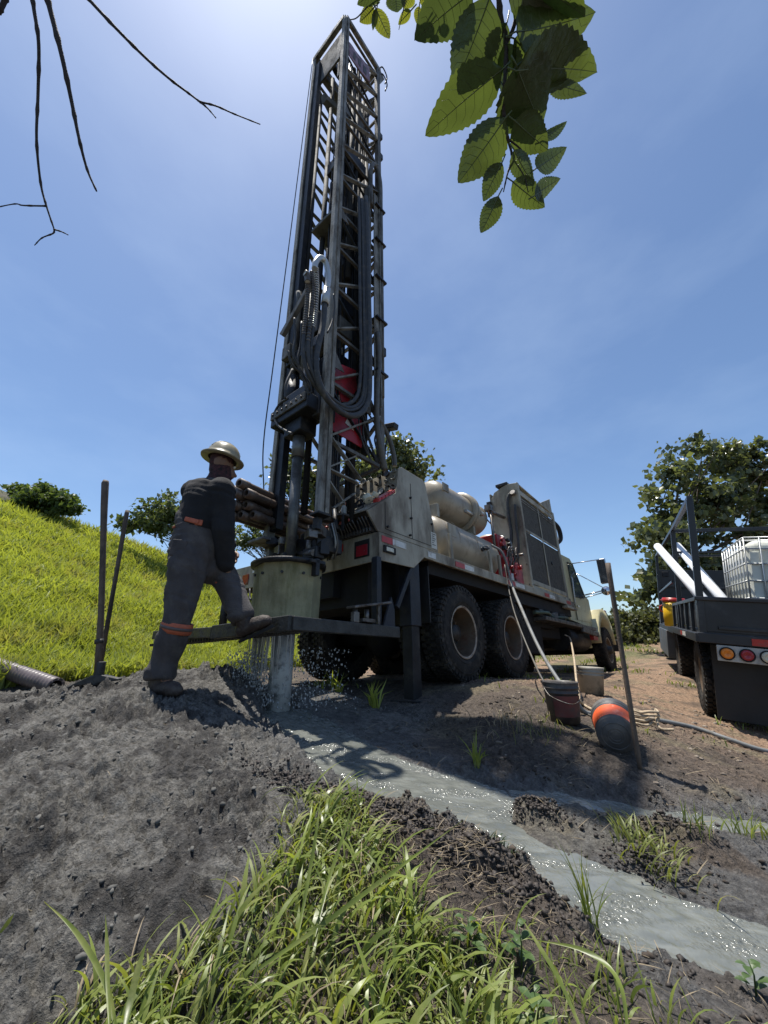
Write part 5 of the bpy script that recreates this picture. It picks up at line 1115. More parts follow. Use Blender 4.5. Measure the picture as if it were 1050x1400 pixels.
# ================================================================== HAND TOOLS
def ground_pt(p, dz=0): p = Vector(p); return Vector((p.x, p.y, gz(p.x, p.y) + dz))
b_ = Vector((-1.958, 2.930, -0.302)); b_.z = gz(b_.x, b_.y) + .03; t_ = Vector((-2.233, 2.950, 1.224))
hoe = empty('grub_hoe', b_); tag(hoe, 'long-handled grub hoe standing on its broad iron head on the grey mud heap', 'hoe')
q = MB(); q.tube([(0, 0, .02)] + [tuple((t_ - b_) * f + V((.006 * math.sin(5 * f), 0, 0))) for f in (.15, .3, .5, .7, .85, .985)] + [tuple(t_ - b_)], [.026, .022, .020, .020, .021, .024, .026, .020], 12); q.build('handle', 'wood', hoe)
q = MB(); hd = V((.17, -.02, -.01)); 
q.add([(-.19, -.02, -.045), (-.19, .03, -.045), (-.12, .035, -.01), (-.12, -.03, -.01), (-.03, -.035, .03), (-.03, .035, .03), (.04, .03, .035), (.04, -.03, .035), (.16, -.03, .012), (.16, .02, .012),
       (-.19, -.02, -.055), (-.19, .03, -.055), (-.12, .035, -.035), (-.12, -.03, -.035), (-.03, -.035, -.025), (-.03, .035, -.025), (.04, .03, -.015), (.04, -.03, -.015), (.16, -.03, .0), (.16, .02, .0)],
      [(0, 3, 2, 1), (3, 4, 5, 2), (4, 7, 6, 5), (7, 8, 9, 6), (11, 12, 13, 10), (12, 15, 14, 13), (15, 16, 17, 14), (16, 19, 18, 17), (0, 1, 11, 10), (9, 8, 18, 19), (0, 10, 13, 3), (3, 13, 14, 4), (4, 14, 17, 7), (7, 17, 18, 8), (1, 2, 12, 11), (2, 5, 15, 12), (5, 6, 16, 15), (6, 9, 19, 16)])
q.cyl((0, 0, -.03), (0.004, 0, .12), .034, 12, .028); q.build('hoe_head', 'iron', hoe, .005)
q = MB(); q.lathe([(0, .024), (0, .0285), (.03, .0275), (.03, .02)], (t_ - b_) * .16, t_ - b_, 12); q.build('ferrule', 'iron', hoe)
b2_ = Vector((-2.081, 3.120, -0.199)); b2_.z = gz(b2_.x, b2_.y) - .02; t2_ = Vector((-2.182, 3.200, 1.053))
q = MB(); q.tube([b2_, b2_.lerp(t2_, .5), t2_ - (t2_ - b2_) * .02, t2_], [.017, .016, .018, .014], 10); o = q.build('tool_handle', 'wood', None); tag(o, 'shorter thin wooden tool handle leaning behind the grub hoe', 'tool handle')
q = MB(); q.tube([(0, 0, 0), (.01, 0, .5), (.0, 0, 1)], .02, 8)
b3_ = Vector((1.470, 2.620, -0.614)); b3_.z = gz(b3_.x, b3_.y) - .02; t3_ = Vector((1.550, 2.720, 0.511))
q = MB(); q.tube([b3_, b3_.lerp(t3_, .08), b3_.lerp(t3_, .5), b3_.lerp(t3_, .93), t3_], [.009, .015, .0145, .016, .017], 12); o = q.build('digging_bar', 'wood', None); tag(o, 'long muddy digging bar stuck upright beside the fallen orange bucket', 'digging bar')

# ================================================================== BUCKETS
def bucket(mt, matrix, label, r0=.135, h=.36, labelmat=None, handle=True, lid=None, group=None):
    t = empty('bucket', matrix=matrix); tag(t, label, 'bucket', group)
    q = MB(); q.lathe([(.0, .001), (.0, r0 * .80), (.012, r0 * .86), (.012, r0 * .88), (h * .72, r0 * .97), (h * .73, r0 * 1.02), (h * .75, r0 * 1.02), (h * .76, r0 * .98), (h * .84, r0 * .99), (h * .85, r0 * 1.04), (h * .87, r0 * 1.04), (h * .88, r0), (h * .97, r0 * 1.02), (h, r0 * 1.05), (h, r0 * .98), (h * .9, r0 * .94), (.02, r0 * .82), (.02, .001)], (0, 0, 0), (0, 0, 1), 36); o = q.build('bucket_wall', mt, t)
    for rr_ in (.35, .22, .62):
        q = MB(); q.lathe([(-.001, r0 * rr_), (-.004, r0 * rr_ + .003), (-.001, r0 * rr_ + .006)], (0, 0, 0), (0, 0, 1), 30); q.build('base_ring', mt, o)
    if labelmat:
        q = MB(); a0, a1 = labelmat[1]; n_ = 24; vs = []; fs = []
        for k in range(n_ + 1):
            a = a0 + (a1 - a0) * k / n_
            for z_, e in ((h * .18, .893), (h * .68, .975)): vs.append((math.cos(a) * (r0 * e + .0018), math.sin(a) * (r0 * e + .0018), z_))
        for k in range(n_): fs.append((2 * k, 2 * k + 2, 2 * k + 3, 2 * k + 1))
        q.add(vs, fs, True); q.build('wrap_label', labelmat[0], t)
    if lid:
        q = MB(); q.lathe([(h - .01, r0 * 1.06), (h + .012, r0 * 1.07), (h + .012, r0 * .97), (h + .004, r0 * .93), (h + .004, .001)], (0, 0, 0), (0, 0, 1), 36); q.build('lid', lid, t)
    if handle:
        q = MB(); q.tube(spline([(r0 * 1.05, 0, h * .86), (r0 * .9, -.08, h * .66), (0, -.165, h * .52), (-r0 * .9, -.08, h * .66), (-r0 * 1.05, 0, h * .86)], 6), .003, 6); q.build('wire_handle', 'steel', t)
    return t
p = Vector((1.414, 2.720, -0.551)); ax = Vector((.42, .84, .26)).normalized(); sx_ = ax.cross(Vector((0, 0, 1))).normalized(); sy_ = ax.cross(sx_)
p.z = gz(p.x, p.y) + .100
mrot = Matrix((sx_, sy_, ax)).transposed().to_4x4()
bucket('bucketgrey', Matrix.Translation(p) @ mrot, 'grey bucket with orange wrap label lying on its side, base towards the camera', .122, .25, ('orange', (math.pi * 1.02, math.pi * 1.98)), False)
p = ground_pt((1.290, 3.150, -0.536), -.01)
bucket('bucket', Matrix.Translation(p), 'dark muddy bucket standing upright, hose passing over its rim', .118, .27, ('redfaded', (math.pi * 1.2, math.pi * 1.85)))
p = ground_pt((2.281, 4.750, -0.534), -.01)
bucket('bucketpale', Matrix.Translation(p) @ Matrix.Rotation(.06, 4, 'Y'), 'pale dirty lidded bucket in the shade near the truck front wheel', .135, .27, None, False, 'bucketpale')

# ================================================================== HOSES ON THE GROUND
def hose_obj(pts, r0, mt, label, name='hose', cat='hose'):
    q = MB(); q.tube(spline(pts, 8), r0, 10); o = q.build(name, mt, None); tag(o, label, cat); return o
RWp = lambda p: RIGM @ Vector(p)
gh = [RWp((2.561, -1.180, 0.718)), RWp((2.654, -1.300, 0.571)), RWp((2.706, -1.350, 0.126)), Vector((1.599, 4.750, 0.375)), Vector((1.543, 4.200, -0.041)), Vector((1.507, 3.750, -0.298)), Vector((1.516, 3.500, -0.426))]
gh += [ground_pt(p_, .02) for p_ in ((1.609, 3.500, -0.512), (1.793, 3.589, -0.600), (2.027, 3.660, -0.650), (2.327, 3.760, -0.690), (2.626, 3.761, -0.740), (2.800, 3.615, -0.790), (3.007, 3.521, -0.830), (3.509, 3.584, -0.860))]
hose_obj(gh, .017, 'greyhose', 'thick pale grey hose drooping from the rig and running across the dirt')
th = [RWp((2.897, -1.200, 0.480)), RWp((2.663, -1.320, 0.002)), Vector((1.486, 4.600, 0.243)), Vector((1.389, 3.950, -0.156)), Vector((1.325, 3.500, -0.350))] + [ground_pt(p_, .01) for p_ in ((1.693, 4.086, -0.560), (1.621, 3.598, -0.580), (1.637, 3.378, -0.600))]
hose_obj(th, .008, 'hosebrown', 'thin brown hose hanging from the rig sill down past the dark bucket')
th = [RWp((5.354, -1.150, -0.406)), RWp((5.291, -1.250, -0.466)), Vector((2.205, 4.900, -0.153)), Vector((1.884, 4.200, -0.367)), Vector((1.708, 3.800, -0.480))] + [ground_pt(p_, .012) for p_ in ((1.748, 3.811, -0.580), (1.744, 3.621, -0.600), (1.830, 3.643, -0.620))]
hose_obj(th, .011, 'rope', 'tan rubber line hanging from the running board to the dirt')
c0 = ground_pt((1.999, 3.405, -0.660)); pts = []
for k in range(60):
    a = k * .42; rr_ = .085 + .02 * math.sin(k * .9); pts.append((c0.x + math.cos(a) * rr_ * 1.0, c0.y + math.sin(a) * rr_ * 1.2, gz(c0.x, c0.y) + .015 + .0018 * k + .006 * math.sin(k * 1.7)))
pts += [(c0.x + .03, c0.y - .14, c0.z + .02), (c0.x + .10, c0.y - .19, c0.z + .015)]
hose_obj(pts, .009, 'rope', 'small coil of tan hose behind the fallen orange bucket')
# corrugated pipe in the grass at the left
a_ = Vector((-2.76, 3.62, -.36)); a_.z = gz(a_.x, a_.y) + .04; c_ = Vector((-5.0, 4.45, .03)); d = (c_ - a_); L = d.length; prof = [(0, .05), (0, .072)]; n_ = int(L / .045)
for k in range(n_): prof += [(k * .045 + .008, .072), (k * .045 + .016, .067), (k * .045 + .036, .067), (k * .045 + .045, .072)]
prof += [(L, .072)]
q = MB(); q.lathe(prof, a_, d, 24); q.lathe([(0, .05), (.3, .045), (.3, .001)], a_, d, 16); o = q.build('corrugated_pipe', 'conduit', None); tag(o, 'thick dark corrugated pipe lying in the grass at the foot of the slope', 'pipe')

# ================================================================== FLATBED TRUCK
T2M = mat4([[0.51845, -0.85273, 0.06378], [0.85365, 0.51176, -0.09689], [0.04998, 0.10468, 0.99325]], (3.288, 4.200, 0.420))
ft = empty('flatbed_truck', matrix=T2M); tag(ft, 'black flatbed truck with hooped side rails, parked with its tail lights towards the camera', 'truck')
BW = 2.3
q = MB(); q.bb((.0, -BW, -.36), (7.0, .0, -.33)); q.build('bed_floor', 'navy', ft)
for nm, y0 in (('side_board', -.03), ('side_board', -BW)):
    q = MB(); q.bb((.06, y0, -.30), (3.1, y0 + .03, -.0)); o = q.build(nm, 'navy', ft, .004)
    for x_ in (.05, .62, 1.2, 1.75, 2.35, 3.05):
        r_ = MB(); ys = y0 + .03 if y0 > -1 else y0 - .03; r_.bb((x_, min(ys, ys + .03), -.36), (x_ + .06, max(ys, ys + .03), .0)); r_.build('stake', 'navy', o, .004)
    r_ = MB(); r_.bb((.0, y0 - .0, -.02), (3.12, y0 + .06, .02)); r_.build('top_edge', 'navy', o, .004)
q = MB(); q.bb((.0, -.0, -.44), (3.1, .07, -.35)); q.build('lower_rail', 'navy', ft, .005)
q = MB(); q.bb((.9, .071, -.42), (1.25, .074, -.37)); q.build('reflective_strip', 'whitetape', ft)
q = MB(); q.bb((1.3, .071, -.42), (1.5, .074, -.37)); q.build('reflective_strip', 'redtape', ft)
q = MB(); q.bb((.0, -BW, -.33), (.04, .03, .0)); q.build('tail_board', 'navy', ft, .005)
q = MB(); q.bb((-.03, -BW, -.02), (.05, .05, .02)); q.bb((-.02, -BW, -.44), (.05, .05, -.34)); q.build('tail_beam', 'navy', ft, .008)
q = MB(); q.bb((-.023, -BW, -.30), (-.001, -.12, -.27)); q.build('board_rib', 'navy', ft, .004)
q = MB(); q.bb((-.026, -.80, -.43), (-.021, -.36, -.365)); q.build('reflective_strip', 'redtape', ft)
q = MB(); q.bb((-.01, -.62, -.60), (.02, -.09, -.45)); q.build('light_panel', 'whitedim', ft, .004)
q = MB(); q.bb((-.01, -BW, -.60), (.02, -BW + .5, -.45)); q.build('light_panel', 'whitedim', ft, .004)
for y_, mt in ((-.165, 'amber'), (-.315, 'redlens'), (-.465, 'clear'), (-.60, 'clear')):
    g = MB(); g.lathe([(0, .061), (-.014, .062), (-.018, .055), (-.012, .050)], (-.012, y_, -.525), (1, 0, 0), 28); g = g.build('lamp_rim', 'black', ft)
    q = MB(); q.lathe([(-.010, .001), (-.026, .03), (-.024, .041), (-.014, .050)][::-1], (-.010, y_, -.525), (1, 0, 0), 28); q.build('tail_light', mt, g)
q = MB(); q.bb((.22, -.80, -1.18), (.235, -.07, -.46)); q.build('mud_flap', 'flap', ft, .004)
q = MB(); q.bb((.22, -BW, -1.18), (.235, -BW + .75, -.46)); q.build('mud_flap', 'flap', ft, .004)
q = MB(); q.bb((.05, -1.6, -.85), (.2, -.75, -.62)); q.bb((.0, -BW + .3, -.80), (.06, -.45, -.755)); q.build('tow_beam', 'navy', ft, .005)
q = MB(); q.bb((.1, -1.45, -.62), (8.2, -1.35, -.36)); q.bb((.1, -.85, -.62), (8.2, -.95, -.36)); q.bb((2.0, -1.8, -.8), (4.0, -.5, -.4)); q.build('chassis', 'black', ft)
q = MB(); q.cyl((.95, -.2, -.86), (.95, -BW + .2, -.86), .07, 10); q.sph((.95, -BW / 2, -.86), .18, 12); q.build('axle', 'black', ft)
# hooped rails
for x_, zt in ((0.02, 1.06), (2.15, 1.10), (6.8, 1.30)):
    for y0 in (.0, -BW + .0):
        q = MB(); q.bb((x_ - .03, y0 - .03, -.36), (x_ + .03, y0 + .03, zt)); q.build('post', 'navy', ft, .004)
    if x_ > 1:
        q = MB(); q.bb((x_ - .025, -BW, zt - .03), (x_ + .025, 0, zt + .02)); q.build('cross_rail', 'navy', ft, .004)
        q = MB(); q.bb((x_ - .02, -BW, .52), (x_ + .02, 0, .56)) if x_ > 5 else q.bb((x_ - .015, -BW, zt - .35), (x_ + .015, 0, zt - .32)); q.build('cross_rail', 'navy', ft, .004)
for y0 in (.0, -BW):
    q = MB(); q.bar((-.01, y0, 1.08), (2.15, y0, 1.12), .05, .05); q.bar((2.15, y0, 1.12), (6.85, y0, 1.30), .05, .05); q.build('top_rail', 'navy', ft, .005)
    q = MB(); q.bar((3.0, y0, .38), (6.8, y0, .38), .03, .04); q.build('mid_rail', 'navy', ft)
q = MB(); q.bb((6.85, -BW, -.36), (6.90, .03, .95)); q.build('head_board', 'navy', ft, .005)
q = MB(); q.bb((6.83, -.22, .78), (6.85, -.08, .9)); q.build('board_lamp', 'dark', ft, .01)
q = MB(); q.bb((4.3, -.55, -.95), (6.9, .07, -.45)); q.build('side_locker', 'lockerblue', ft, .01)
q = MB(); q.bb((3.1, -BW, -.47), (7.0, .05, -.36)); q.build('front_deck', 'navy', ft, .005)
q = MB(); q.bb((7.1, -BW + .1, -.7), (8.9, -.1, .75)); q.prism([(8.9, -BW + .1, -.7), (8.9, -BW + .1, .2), (10.0, -BW + .1, .05), (10.1, -BW + .1, -.7)], (0, BW - .2, 0)); q.build('cab', 'whitedim', ft, .06, 3)
q = MB(); q.bb((7.5, -.104, .1), (8.4, -.096, .62)); q.build('cab_window', 'glass', ft)
tm2 = tyre_mesh('tyre', .41, .22, 36, .22); tm2.materials.append(MT['rubber'])
bm = bmesh.new(); bm.from_mesh(tm2); bmesh.ops.recalc_face_normals(bm, faces=bm.faces); bm.to_mesh(tm2); bm.free()
q = MB(); q.lathe([(-.09, .22), (-.09, .20), (.05, .19), (.06, .1), (.0, .08), (.0, .001)], (0, 0, 0), (0, 1, 0), 28); rm2 = q.mesh('rim'); rm2.materials.append(MT['rim'])
for x_, y_, fl in ((.95, -.14, 1), (.95, -.40, 1), (.95, -BW + .14, 0), (.95, -BW + .40, 0), (5.0, -.2, 1), (8.6, -.2, 1), (8.6, -BW + .2, 0)):
    if x_ == 5.0: continue
    w_ = empty('wheel'); w_.parent = ft; w_.location = (x_, y_, -.85); w_.rotation_euler = (0, .2, math.pi * fl)
    link_mesh('tyre', tm2, w_); link_mesh('rim', rm2, w_)
w_ = empty('wheel'); w_.parent = ft; w_.location = (3.9, -.16, -.85); w_.rotation_euler = (0, .2, math.pi); link_mesh('tyre', tm2, w_); link_mesh('rim', rm2, w_)
# IBC tank
ib = empty('water_tank', matrix=T2M @ Matrix.Translation((.32, -.46, -.32))); tag(ib, 'milky plastic water tank in a galvanised cage on the flatbed', 'water tank')
q = MB(); q.bb((.03, -1.0, .12), (1.17, -.03, .98)); q.build('tank_body', 'tankpoly', ib, .09, 5)
for k in range(5):
    q = MB(); q.bb((.015, -.88 + k * .19, .2), (.03, -.80 + k * .19, .85)); q.build('body_rib', 'tankpoly', ib, .007)
q = MB(); q.bb((0, -1.02, 0), (1.2, 0, .04)); q.bb((0, -1.02, .04), (.12, -.9, .12)); q.bb((0, -.12, .04), (.12, 0, .12)); q.bb((1.08, -.12, .04), (1.2, 0, .12)); q.build('pallet', 'galv', ib)
def cagebar(a, c2):
    q = MB(); q.tube([a, c2], .009, 6); q.build('cage_bar', 'galv', ib)
for z_ in (.18, .36, .54, .72, .88, 1.0):
    cagebar((0, 0, z_), (1.2, 0, z_)); cagebar((0, -1.02, z_), (0, 0, z_)); cagebar((0, -1.02, z_), (1.2, -1.02, z_)); cagebar((1.2, -1.02, z_), (1.2, 0, z_))
for k in range(9):
    x_ = 1.2 * k / 8; cagebar((x_, 0, .08), (x_, 0, 1.0)); y_ = -1.02 * k / 8; cagebar((0, y_, .08), (0, y_, 1.0))
for k in (0, 1):
    cagebar((.35 + .5 * k, -1.02, 1.02), (.35 + .5 * k, 0, 1.02))
q = MB(); q.bb((-.012, -.60, .62), (-.008, -.36, .86)); q.build('tank_label', 'galv', ib)
# pipes and cooler
def wpt2(p): return T2M @ Vector(p)
for a, c2, lab in (((0.250, -0.113, -0.093), (2.600, 0.187, 0.925), 'white plastic pipe nearer the side rail, leaning over the flatbed hoop'), ((0.250, -0.295, -0.125), (2.600, -0.078, 0.933), 'white plastic pipe nearer the water tank, leaning over the flatbed hoop')):
    A, B_ = wpt2(a), wpt2(c2); q = MB(); q.lathe([(0, .045), (0, .055), ((B_ - A).length, .055), ((B_ - A).length, .045), (0, .045)], A, B_ - A, 24); o = q.build('plastic_pipe', 'pvc', None); tag(o, lab, 'pipe')
cl_ = empty('drink_cooler', matrix=T2M @ Matrix.Translation((3.55, -.03, -.36))); tag(cl_, 'round yellow drinks cooler with red lid on the flatbed edge', 'cooler')
q = MB(); q.lathe([(0, .001), (0, .15), (.01, .16), (.12, .165), (.13, .17), (.30, .172), (.31, .166), (.42, .168), (.43, .001)], (0, 0, 0), (0, 0, 1), 28); q.build('cooler_body', 'yellow', cl_)
q = MB(); q.lathe([(.42, .172), (.46, .175), (.49, .165), (.49, .001)], (0, 0, 0), (0, 0, 1), 28); q.build('lid', 'redtape', cl_)
q = MB(); q.lathe([(.44, .18), (.44, .2), (.455, .2), (.455, .18)], (0, 0, 0), (0, 0, 1), 20); q.build('lid_rim', 'redtape', cl_)
q = MB(); q.bb((-.2, -.02, .05), (-.16, .02, .09)); q.build('tap', 'white', cl_, .005)
q = MB(); q.tube(spline([(.0, .17, .36), (.0, .21, .33), (.0, .21, .27), (0, .17, .24)], 5), .012, 6); q.build('side_handle', 'redtape', cl_)


# ================================================================== SPLASH, CLODS
rs = np.random.RandomState(3)
def blobs(name, P, S, mat, seed=0, rough=.0, smooth=False):
    """small closed lumps: P (n,3) centres, S (n,3) half sizes"""
    t = (1 + 5 ** .5) / 2
    iv = np.array([(-1, t, 0), (1, t, 0), (-1, -t, 0), (1, -t, 0), (0, -1, t), (0, 1, t), (0, -1, -t), (0, 1, -t), (t, 0, -1), (t, 0, 1), (-t, 0, -1), (-t, 0, 1)], float); iv /= np.linalg.norm(iv[0])
    fc = np.array([(0, 11, 5), (0, 5, 1), (0, 1, 7), (0, 7, 10), (0, 10, 11), (1, 5, 9), (5, 11, 4), (11, 10, 2), (10, 7, 6), (7, 1, 8), (3, 9, 4), (3, 4, 2), (3, 2, 6), (3, 6, 8), (3, 8, 9), (4, 9, 5), (2, 4, 11), (6, 2, 10), (8, 6, 7), (9, 8, 1)])
    r_ = np.random.RandomState(seed); n_ = len(P)
    sc = 1 + rough * (r_.rand(n_, 12, 1) - .5) * 2.6
    a = r_.rand(n_) * 6.28; ca_, sa_ = np.cos(a)[:, None], np.sin(a)[:, None]
    v = iv[None] * sc
    v = v * S[:, None, :]
    if rough: v = np.stack([v[..., 0] * ca_ - v[..., 1] * sa_, v[..., 0] * sa_ + v[..., 1] * ca_, v[..., 2]], -1)
    v = v + P[:, None, :]
    F = fc[None] + (np.arange(n_) * 12)[:, None, None]
    return np_obj(name, v.reshape(-1, 3), F.reshape(-1, 3), mat, smooth)
hole = RIGM @ Vector((-.68, -.78, -1.2))
def splash_pts(n_, cx, cy, sx, sy, z0, z1, pw=1.0):
    x_ = cx + rs.randn(n_) * sx; y_ = cy + rs.randn(n_) * sy; t = rs.rand(n_) ** pw
    return np.c_[x_, y_, z0 + (z1 - z0) * t]
A = [splash_pts(2600, hole.x - .20, hole.y - .10, .085, .05, hole.z + .02, hole.z + .40, 1.7), splash_pts(650, hole.x + .22, hole.y + .02, .16, .12, hole.z, hole.z + .42, 1.4), splash_pts(260, hole.x - .16, hole.y - .10, .025, .03, hole.z + .2, hole.z + .58, .9), splash_pts(700, hole.x - .28, hole.y - .12, .09, .06, hole.z, hole.z + .14, 1.2)]
P = np.concatenate(A); P = P[np.hypot(P[:, 0] - hole.x, P[:, 1] - hole.y) > .105]
S_ = .0020 + .0055 * rs.rand(len(P), 1) ** 2.2; S = np.concatenate([S_, S_, S_ * (1 + 1.3 * rs.rand(len(P), 1))], 1)
o = blobs('water_splash', P, S, 'droplet', 2, 0, True); tag(o, 'muddy water droplets splashing round the casing pipe', 'splash', kind='stuff')
q = MB()
for k in range(70):
    a = 2.9 + rs.rand() ** 1.5 * 2.4; r_ = .15 + .12 * rs.rand(); x_ = hole.x + math.cos(a) * r_; y_ = hole.y + math.sin(a) * r_; z0 = hole.z + .60; L = .1 + .35 * rs.rand()
    q.tube([(x_, y_, z0), (x_ + .004, y_, z0 - L * .5), (x_ + .008 * rs.randn(), y_, z0 - L)], [.005 + .003 * rs.rand(), .004, .0018], 5)
o = q.build('falling_water', 'droplet', None, fix=False); tag(o, 'thin strings of muddy water falling from under the mud box', 'water', kind='stuff')
# froth mound where it lands
n_ = 15000
r_ = rs.rand(n_); x_ = np.where(r_ < .55, rs.uniform(-2.6, .3, n_), rs.uniform(-.3, 2.6, n_)); y_ = rs.uniform(.75, 3.9, n_)
keep = rs.rand(n_) < np.clip(1.7 / (x_ ** 2 + y_ ** 2) ** .5, .15, 1); x_, y_ = x_[keep], y_[keep]
z_, inf = ground(x_, y_); cl = fbm(x_ * 3, y_ * 3, 3, 201)
ok = (inf['sd'] > .015) & (inf['grassy'] < .4) & (cl > -.12 + .25 * rs.rand(len(x_))) ; x_, y_, z_ = x_[ok], y_[ok], z_[ok]; md = inf['mound'][ok]
s_ = (.0016 + .0052 * rs.rand(len(x_)) ** 4) * (1 + .35 * y_)
P = np.c_[x_, y_, z_ + s_ * .3]; S = np.c_[s_ * (.8 + .6 * rs.rand(len(x_))), s_, s_ * (.6 + .4 * rs.rand(len(x_)))]
isb = (md < .5)
o = blobs('mud_crumbs', P[~isb], S[~isb], 'crumbgrey', 5, .5); tag(o, 'crumbs of grey drill cuttings over the mud heap', 'mud crumbs', kind='stuff')
o = blobs('soil_crumbs', P[isb], S[isb], 'crumbbrown', 6, .5); tag(o, 'crumbs of dark brown soil over the bank', 'soil crumbs', kind='stuff')
n_ = 9000; x_ = .02 + rs.randn(n_) * .32; y_ = 1.72 - .45 * (x_ - .0) + rs.randn(n_) * .10
z_, inf = ground(x_, y_); ok = (inf['sd'] > .01) & (inf['sd'] < .4); x_, y_, z_ = x_[ok], y_[ok], z_[ok]; s_ = .002 + .008 * rs.rand(len(x_)) ** 4
o = blobs('bank_clods', np.c_[x_, y_, z_ + s_ * .3], np.c_[s_ * 1.1, s_, s_ * .8], 'crumbdark', 8, .5); tag(o, 'dark wet clods along the broken bank edge of the stream', 'soil clods', kind='stuff')
for (px_, n_, sp) in (((0.688, 2.087, -0.756), 900, .055), ((1.176, 2.027, -0.812), 700, .085), ((0.961, 1.806, -0.809), 600, .08), ((0.660, 1.788, -0.779), 120, .05), ((1.426, 2.400, -0.806), 120, .03)):
    x_ = px_[0] + rs.randn(n_) * sp; y_ = px_[1] + rs.randn(n_) * sp * .8; z_, inf = ground(x_, y_); s_ = .002 + .007 * rs.rand(n_) ** 3; x_ = x_ + rs.randn(n_) * sp * .5 * (rs.rand(n_) > .6)
    o = blobs('mud_lump', np.c_[x_, y_, z_ + s_ * .3 + .006 * np.exp(-((x_ - px_[0]) ** 2 + (y_ - px_[1]) ** 2) / sp ** 2)], np.c_[s_ * 1.1, s_, s_ * .8], 'crumbdark', 9, .5); tag(o, 'heap of dark wet clods in the grey stream mud', 'mud clods', kind='stuff')

n_ = 1500; x_ = rs.uniform(.6, 6.5, n_); y_ = rs.uniform(2.2, 9, n_); z_, inf = ground(x_, y_); ok = (inf['sd'] > .05); x_, y_, z_ = x_[ok], y_[ok], z_[ok]; s_ = (.003 + .009 * rs.rand(len(x_)) ** 4) * (1 + .15 * y_)
o = blobs('pebbles', np.c_[x_, y_, z_ + s_ * .2], np.c_[s_ * 1.2, s_, s_ * .6], 'pebble', 15, .4); tag(o, 'small pale pebbles and crumbs over the trampled dirt', 'pebbles', kind='stuff')
# ================================================================== GRASS
def blades(name, P, H, W, head, lean, K, mat, curl=1.0, base=.25):
    """curved tapering blades as strips"""
    n_ = len(P); t = np.linspace(0, 1, K + 1)
    dx, dy = np.cos(head), np.sin(head)
    ang0 = lean * base; ang = ang0[:, None] + (lean[:, None] * curl) * t[None, :]
    ds = H[:, None] / K; hx = np.concatenate([np.zeros((n_, 1)), np.cumsum(np.sin(ang[:, :-1]) * ds, 1)], 1); hz = np.concatenate([np.zeros((n_, 1)), np.cumsum(np.cos(ang[:, :-1]) * ds, 1)], 1)
    cx = P[:, 0:1] + dx[:, None] * hx; cy = P[:, 1:2] + dy[:, None] * hx; cz = P[:, 2:3] + hz
    w = W[:, None] * np.where(t < .35, .75 + t * .7, 1.0)[None, :] * np.clip((1 - t[None, :]) * 2.2, .04, 1)
    tw = np.random.RandomState(1).randn(n_) * .7
    sx, sy = -np.sin(head + tw)[:, None], np.cos(head + tw)[:, None]
    Vv = np.empty((n_, K + 1, 2, 3)); 
    Vv[:, :, 0] = np.stack([cx - sx * w, cy - sy * w, cz], -1); Vv[:, :, 1] = np.stack([cx + sx * w, cy + sy * w, cz + w * .3], -1)
    b0 = (np.arange(n_) * (K + 1) * 2)[:, None] + (np.arange(K) * 2)[None, :]
    F = np.stack([b0, b0 + 1, b0 + 3, b0 + 2], -1).reshape(-1, 4)
    return np_obj(name, Vv.reshape(-1, 3), F, mat, False)
# hillside
n_ = 200000
r_ = 3.3 * (14.5 / 3.3) ** rs.rand(n_); a = R(-60) + R(64) * rs.rand(n_)
x_, y_ = np.sin(a) * r_ * 1.05, np.cos(a) * r_
z_, inf = ground(x_, y_); cl = fbm(x_ * 1.5, y_ * 1.5, 3, 77)
edge = .10 + .12 * perlin(x_ * 2, y_ * 2, 4)
mound_ok = ~((y_ < 3.55) & (x_ > -2.9))
ok = (inf['b'] + edge < z_ + .0 * x_) | (inf['grassy'] > .25)
ok &= mound_ok & (np.hypot(x_ - hole.x, y_ - hole.y) > .75)
x_, y_, z_, cl = x_[ok], y_[ok], z_[ok], cl[ok]; n_ = len(x_); d_ = np.hypot(x_, y_)
H = (.10 + .16 * rs.rand(n_) + .10 * np.maximum(cl, 0)) * (.85 + .05 * d_); W = .0022 + .00115 * d_ * (.6 + .8 * rs.rand(n_))
o = blades('hillside_grass', np.c_[x_, y_, z_ - .01], H, W, rs.rand(n_) * 6.28, .5 + 1.5 * rs.rand(n_), 2, 'grassfar'); tag(o, 'bright green grass covering the hillside', 'grass', kind='stuff')
# grass fringe behind mound and rig, on the flat to the right
n_ = 16000
x_ = rs.uniform(-3.4, 9, n_); y_ = rs.uniform(2.6, 16, n_); z_, inf = ground(x_, y_); cl = fbm(x_ * 1.1, y_ * 1.1, 4, 71)
ok = (cl > .32 - .30 * sstep(9, 15, y_)) & (inf['sd'] > .1) & (inf['mound'] < .3) & (inf['grassy'] < .6) & ~((x_ > -1.6) & (x_ < .2) & (y_ < 4))
x_, y_, z_ = x_[ok], y_[ok], z_[ok]; n_ = len(x_)
o = blades('patchy_ground_grass', np.c_[x_, y_, z_ - .005], (.02 + .05 * rs.rand(n_)) * (1 + .10 * y_), .002 + .0010 * y_, rs.rand(n_) * 6.28, .5 + 1.1 * rs.rand(n_), 2, 'grassnear'); tag(o, 'thin patches of grass on the bare dirt', 'grass', kind='stuff')
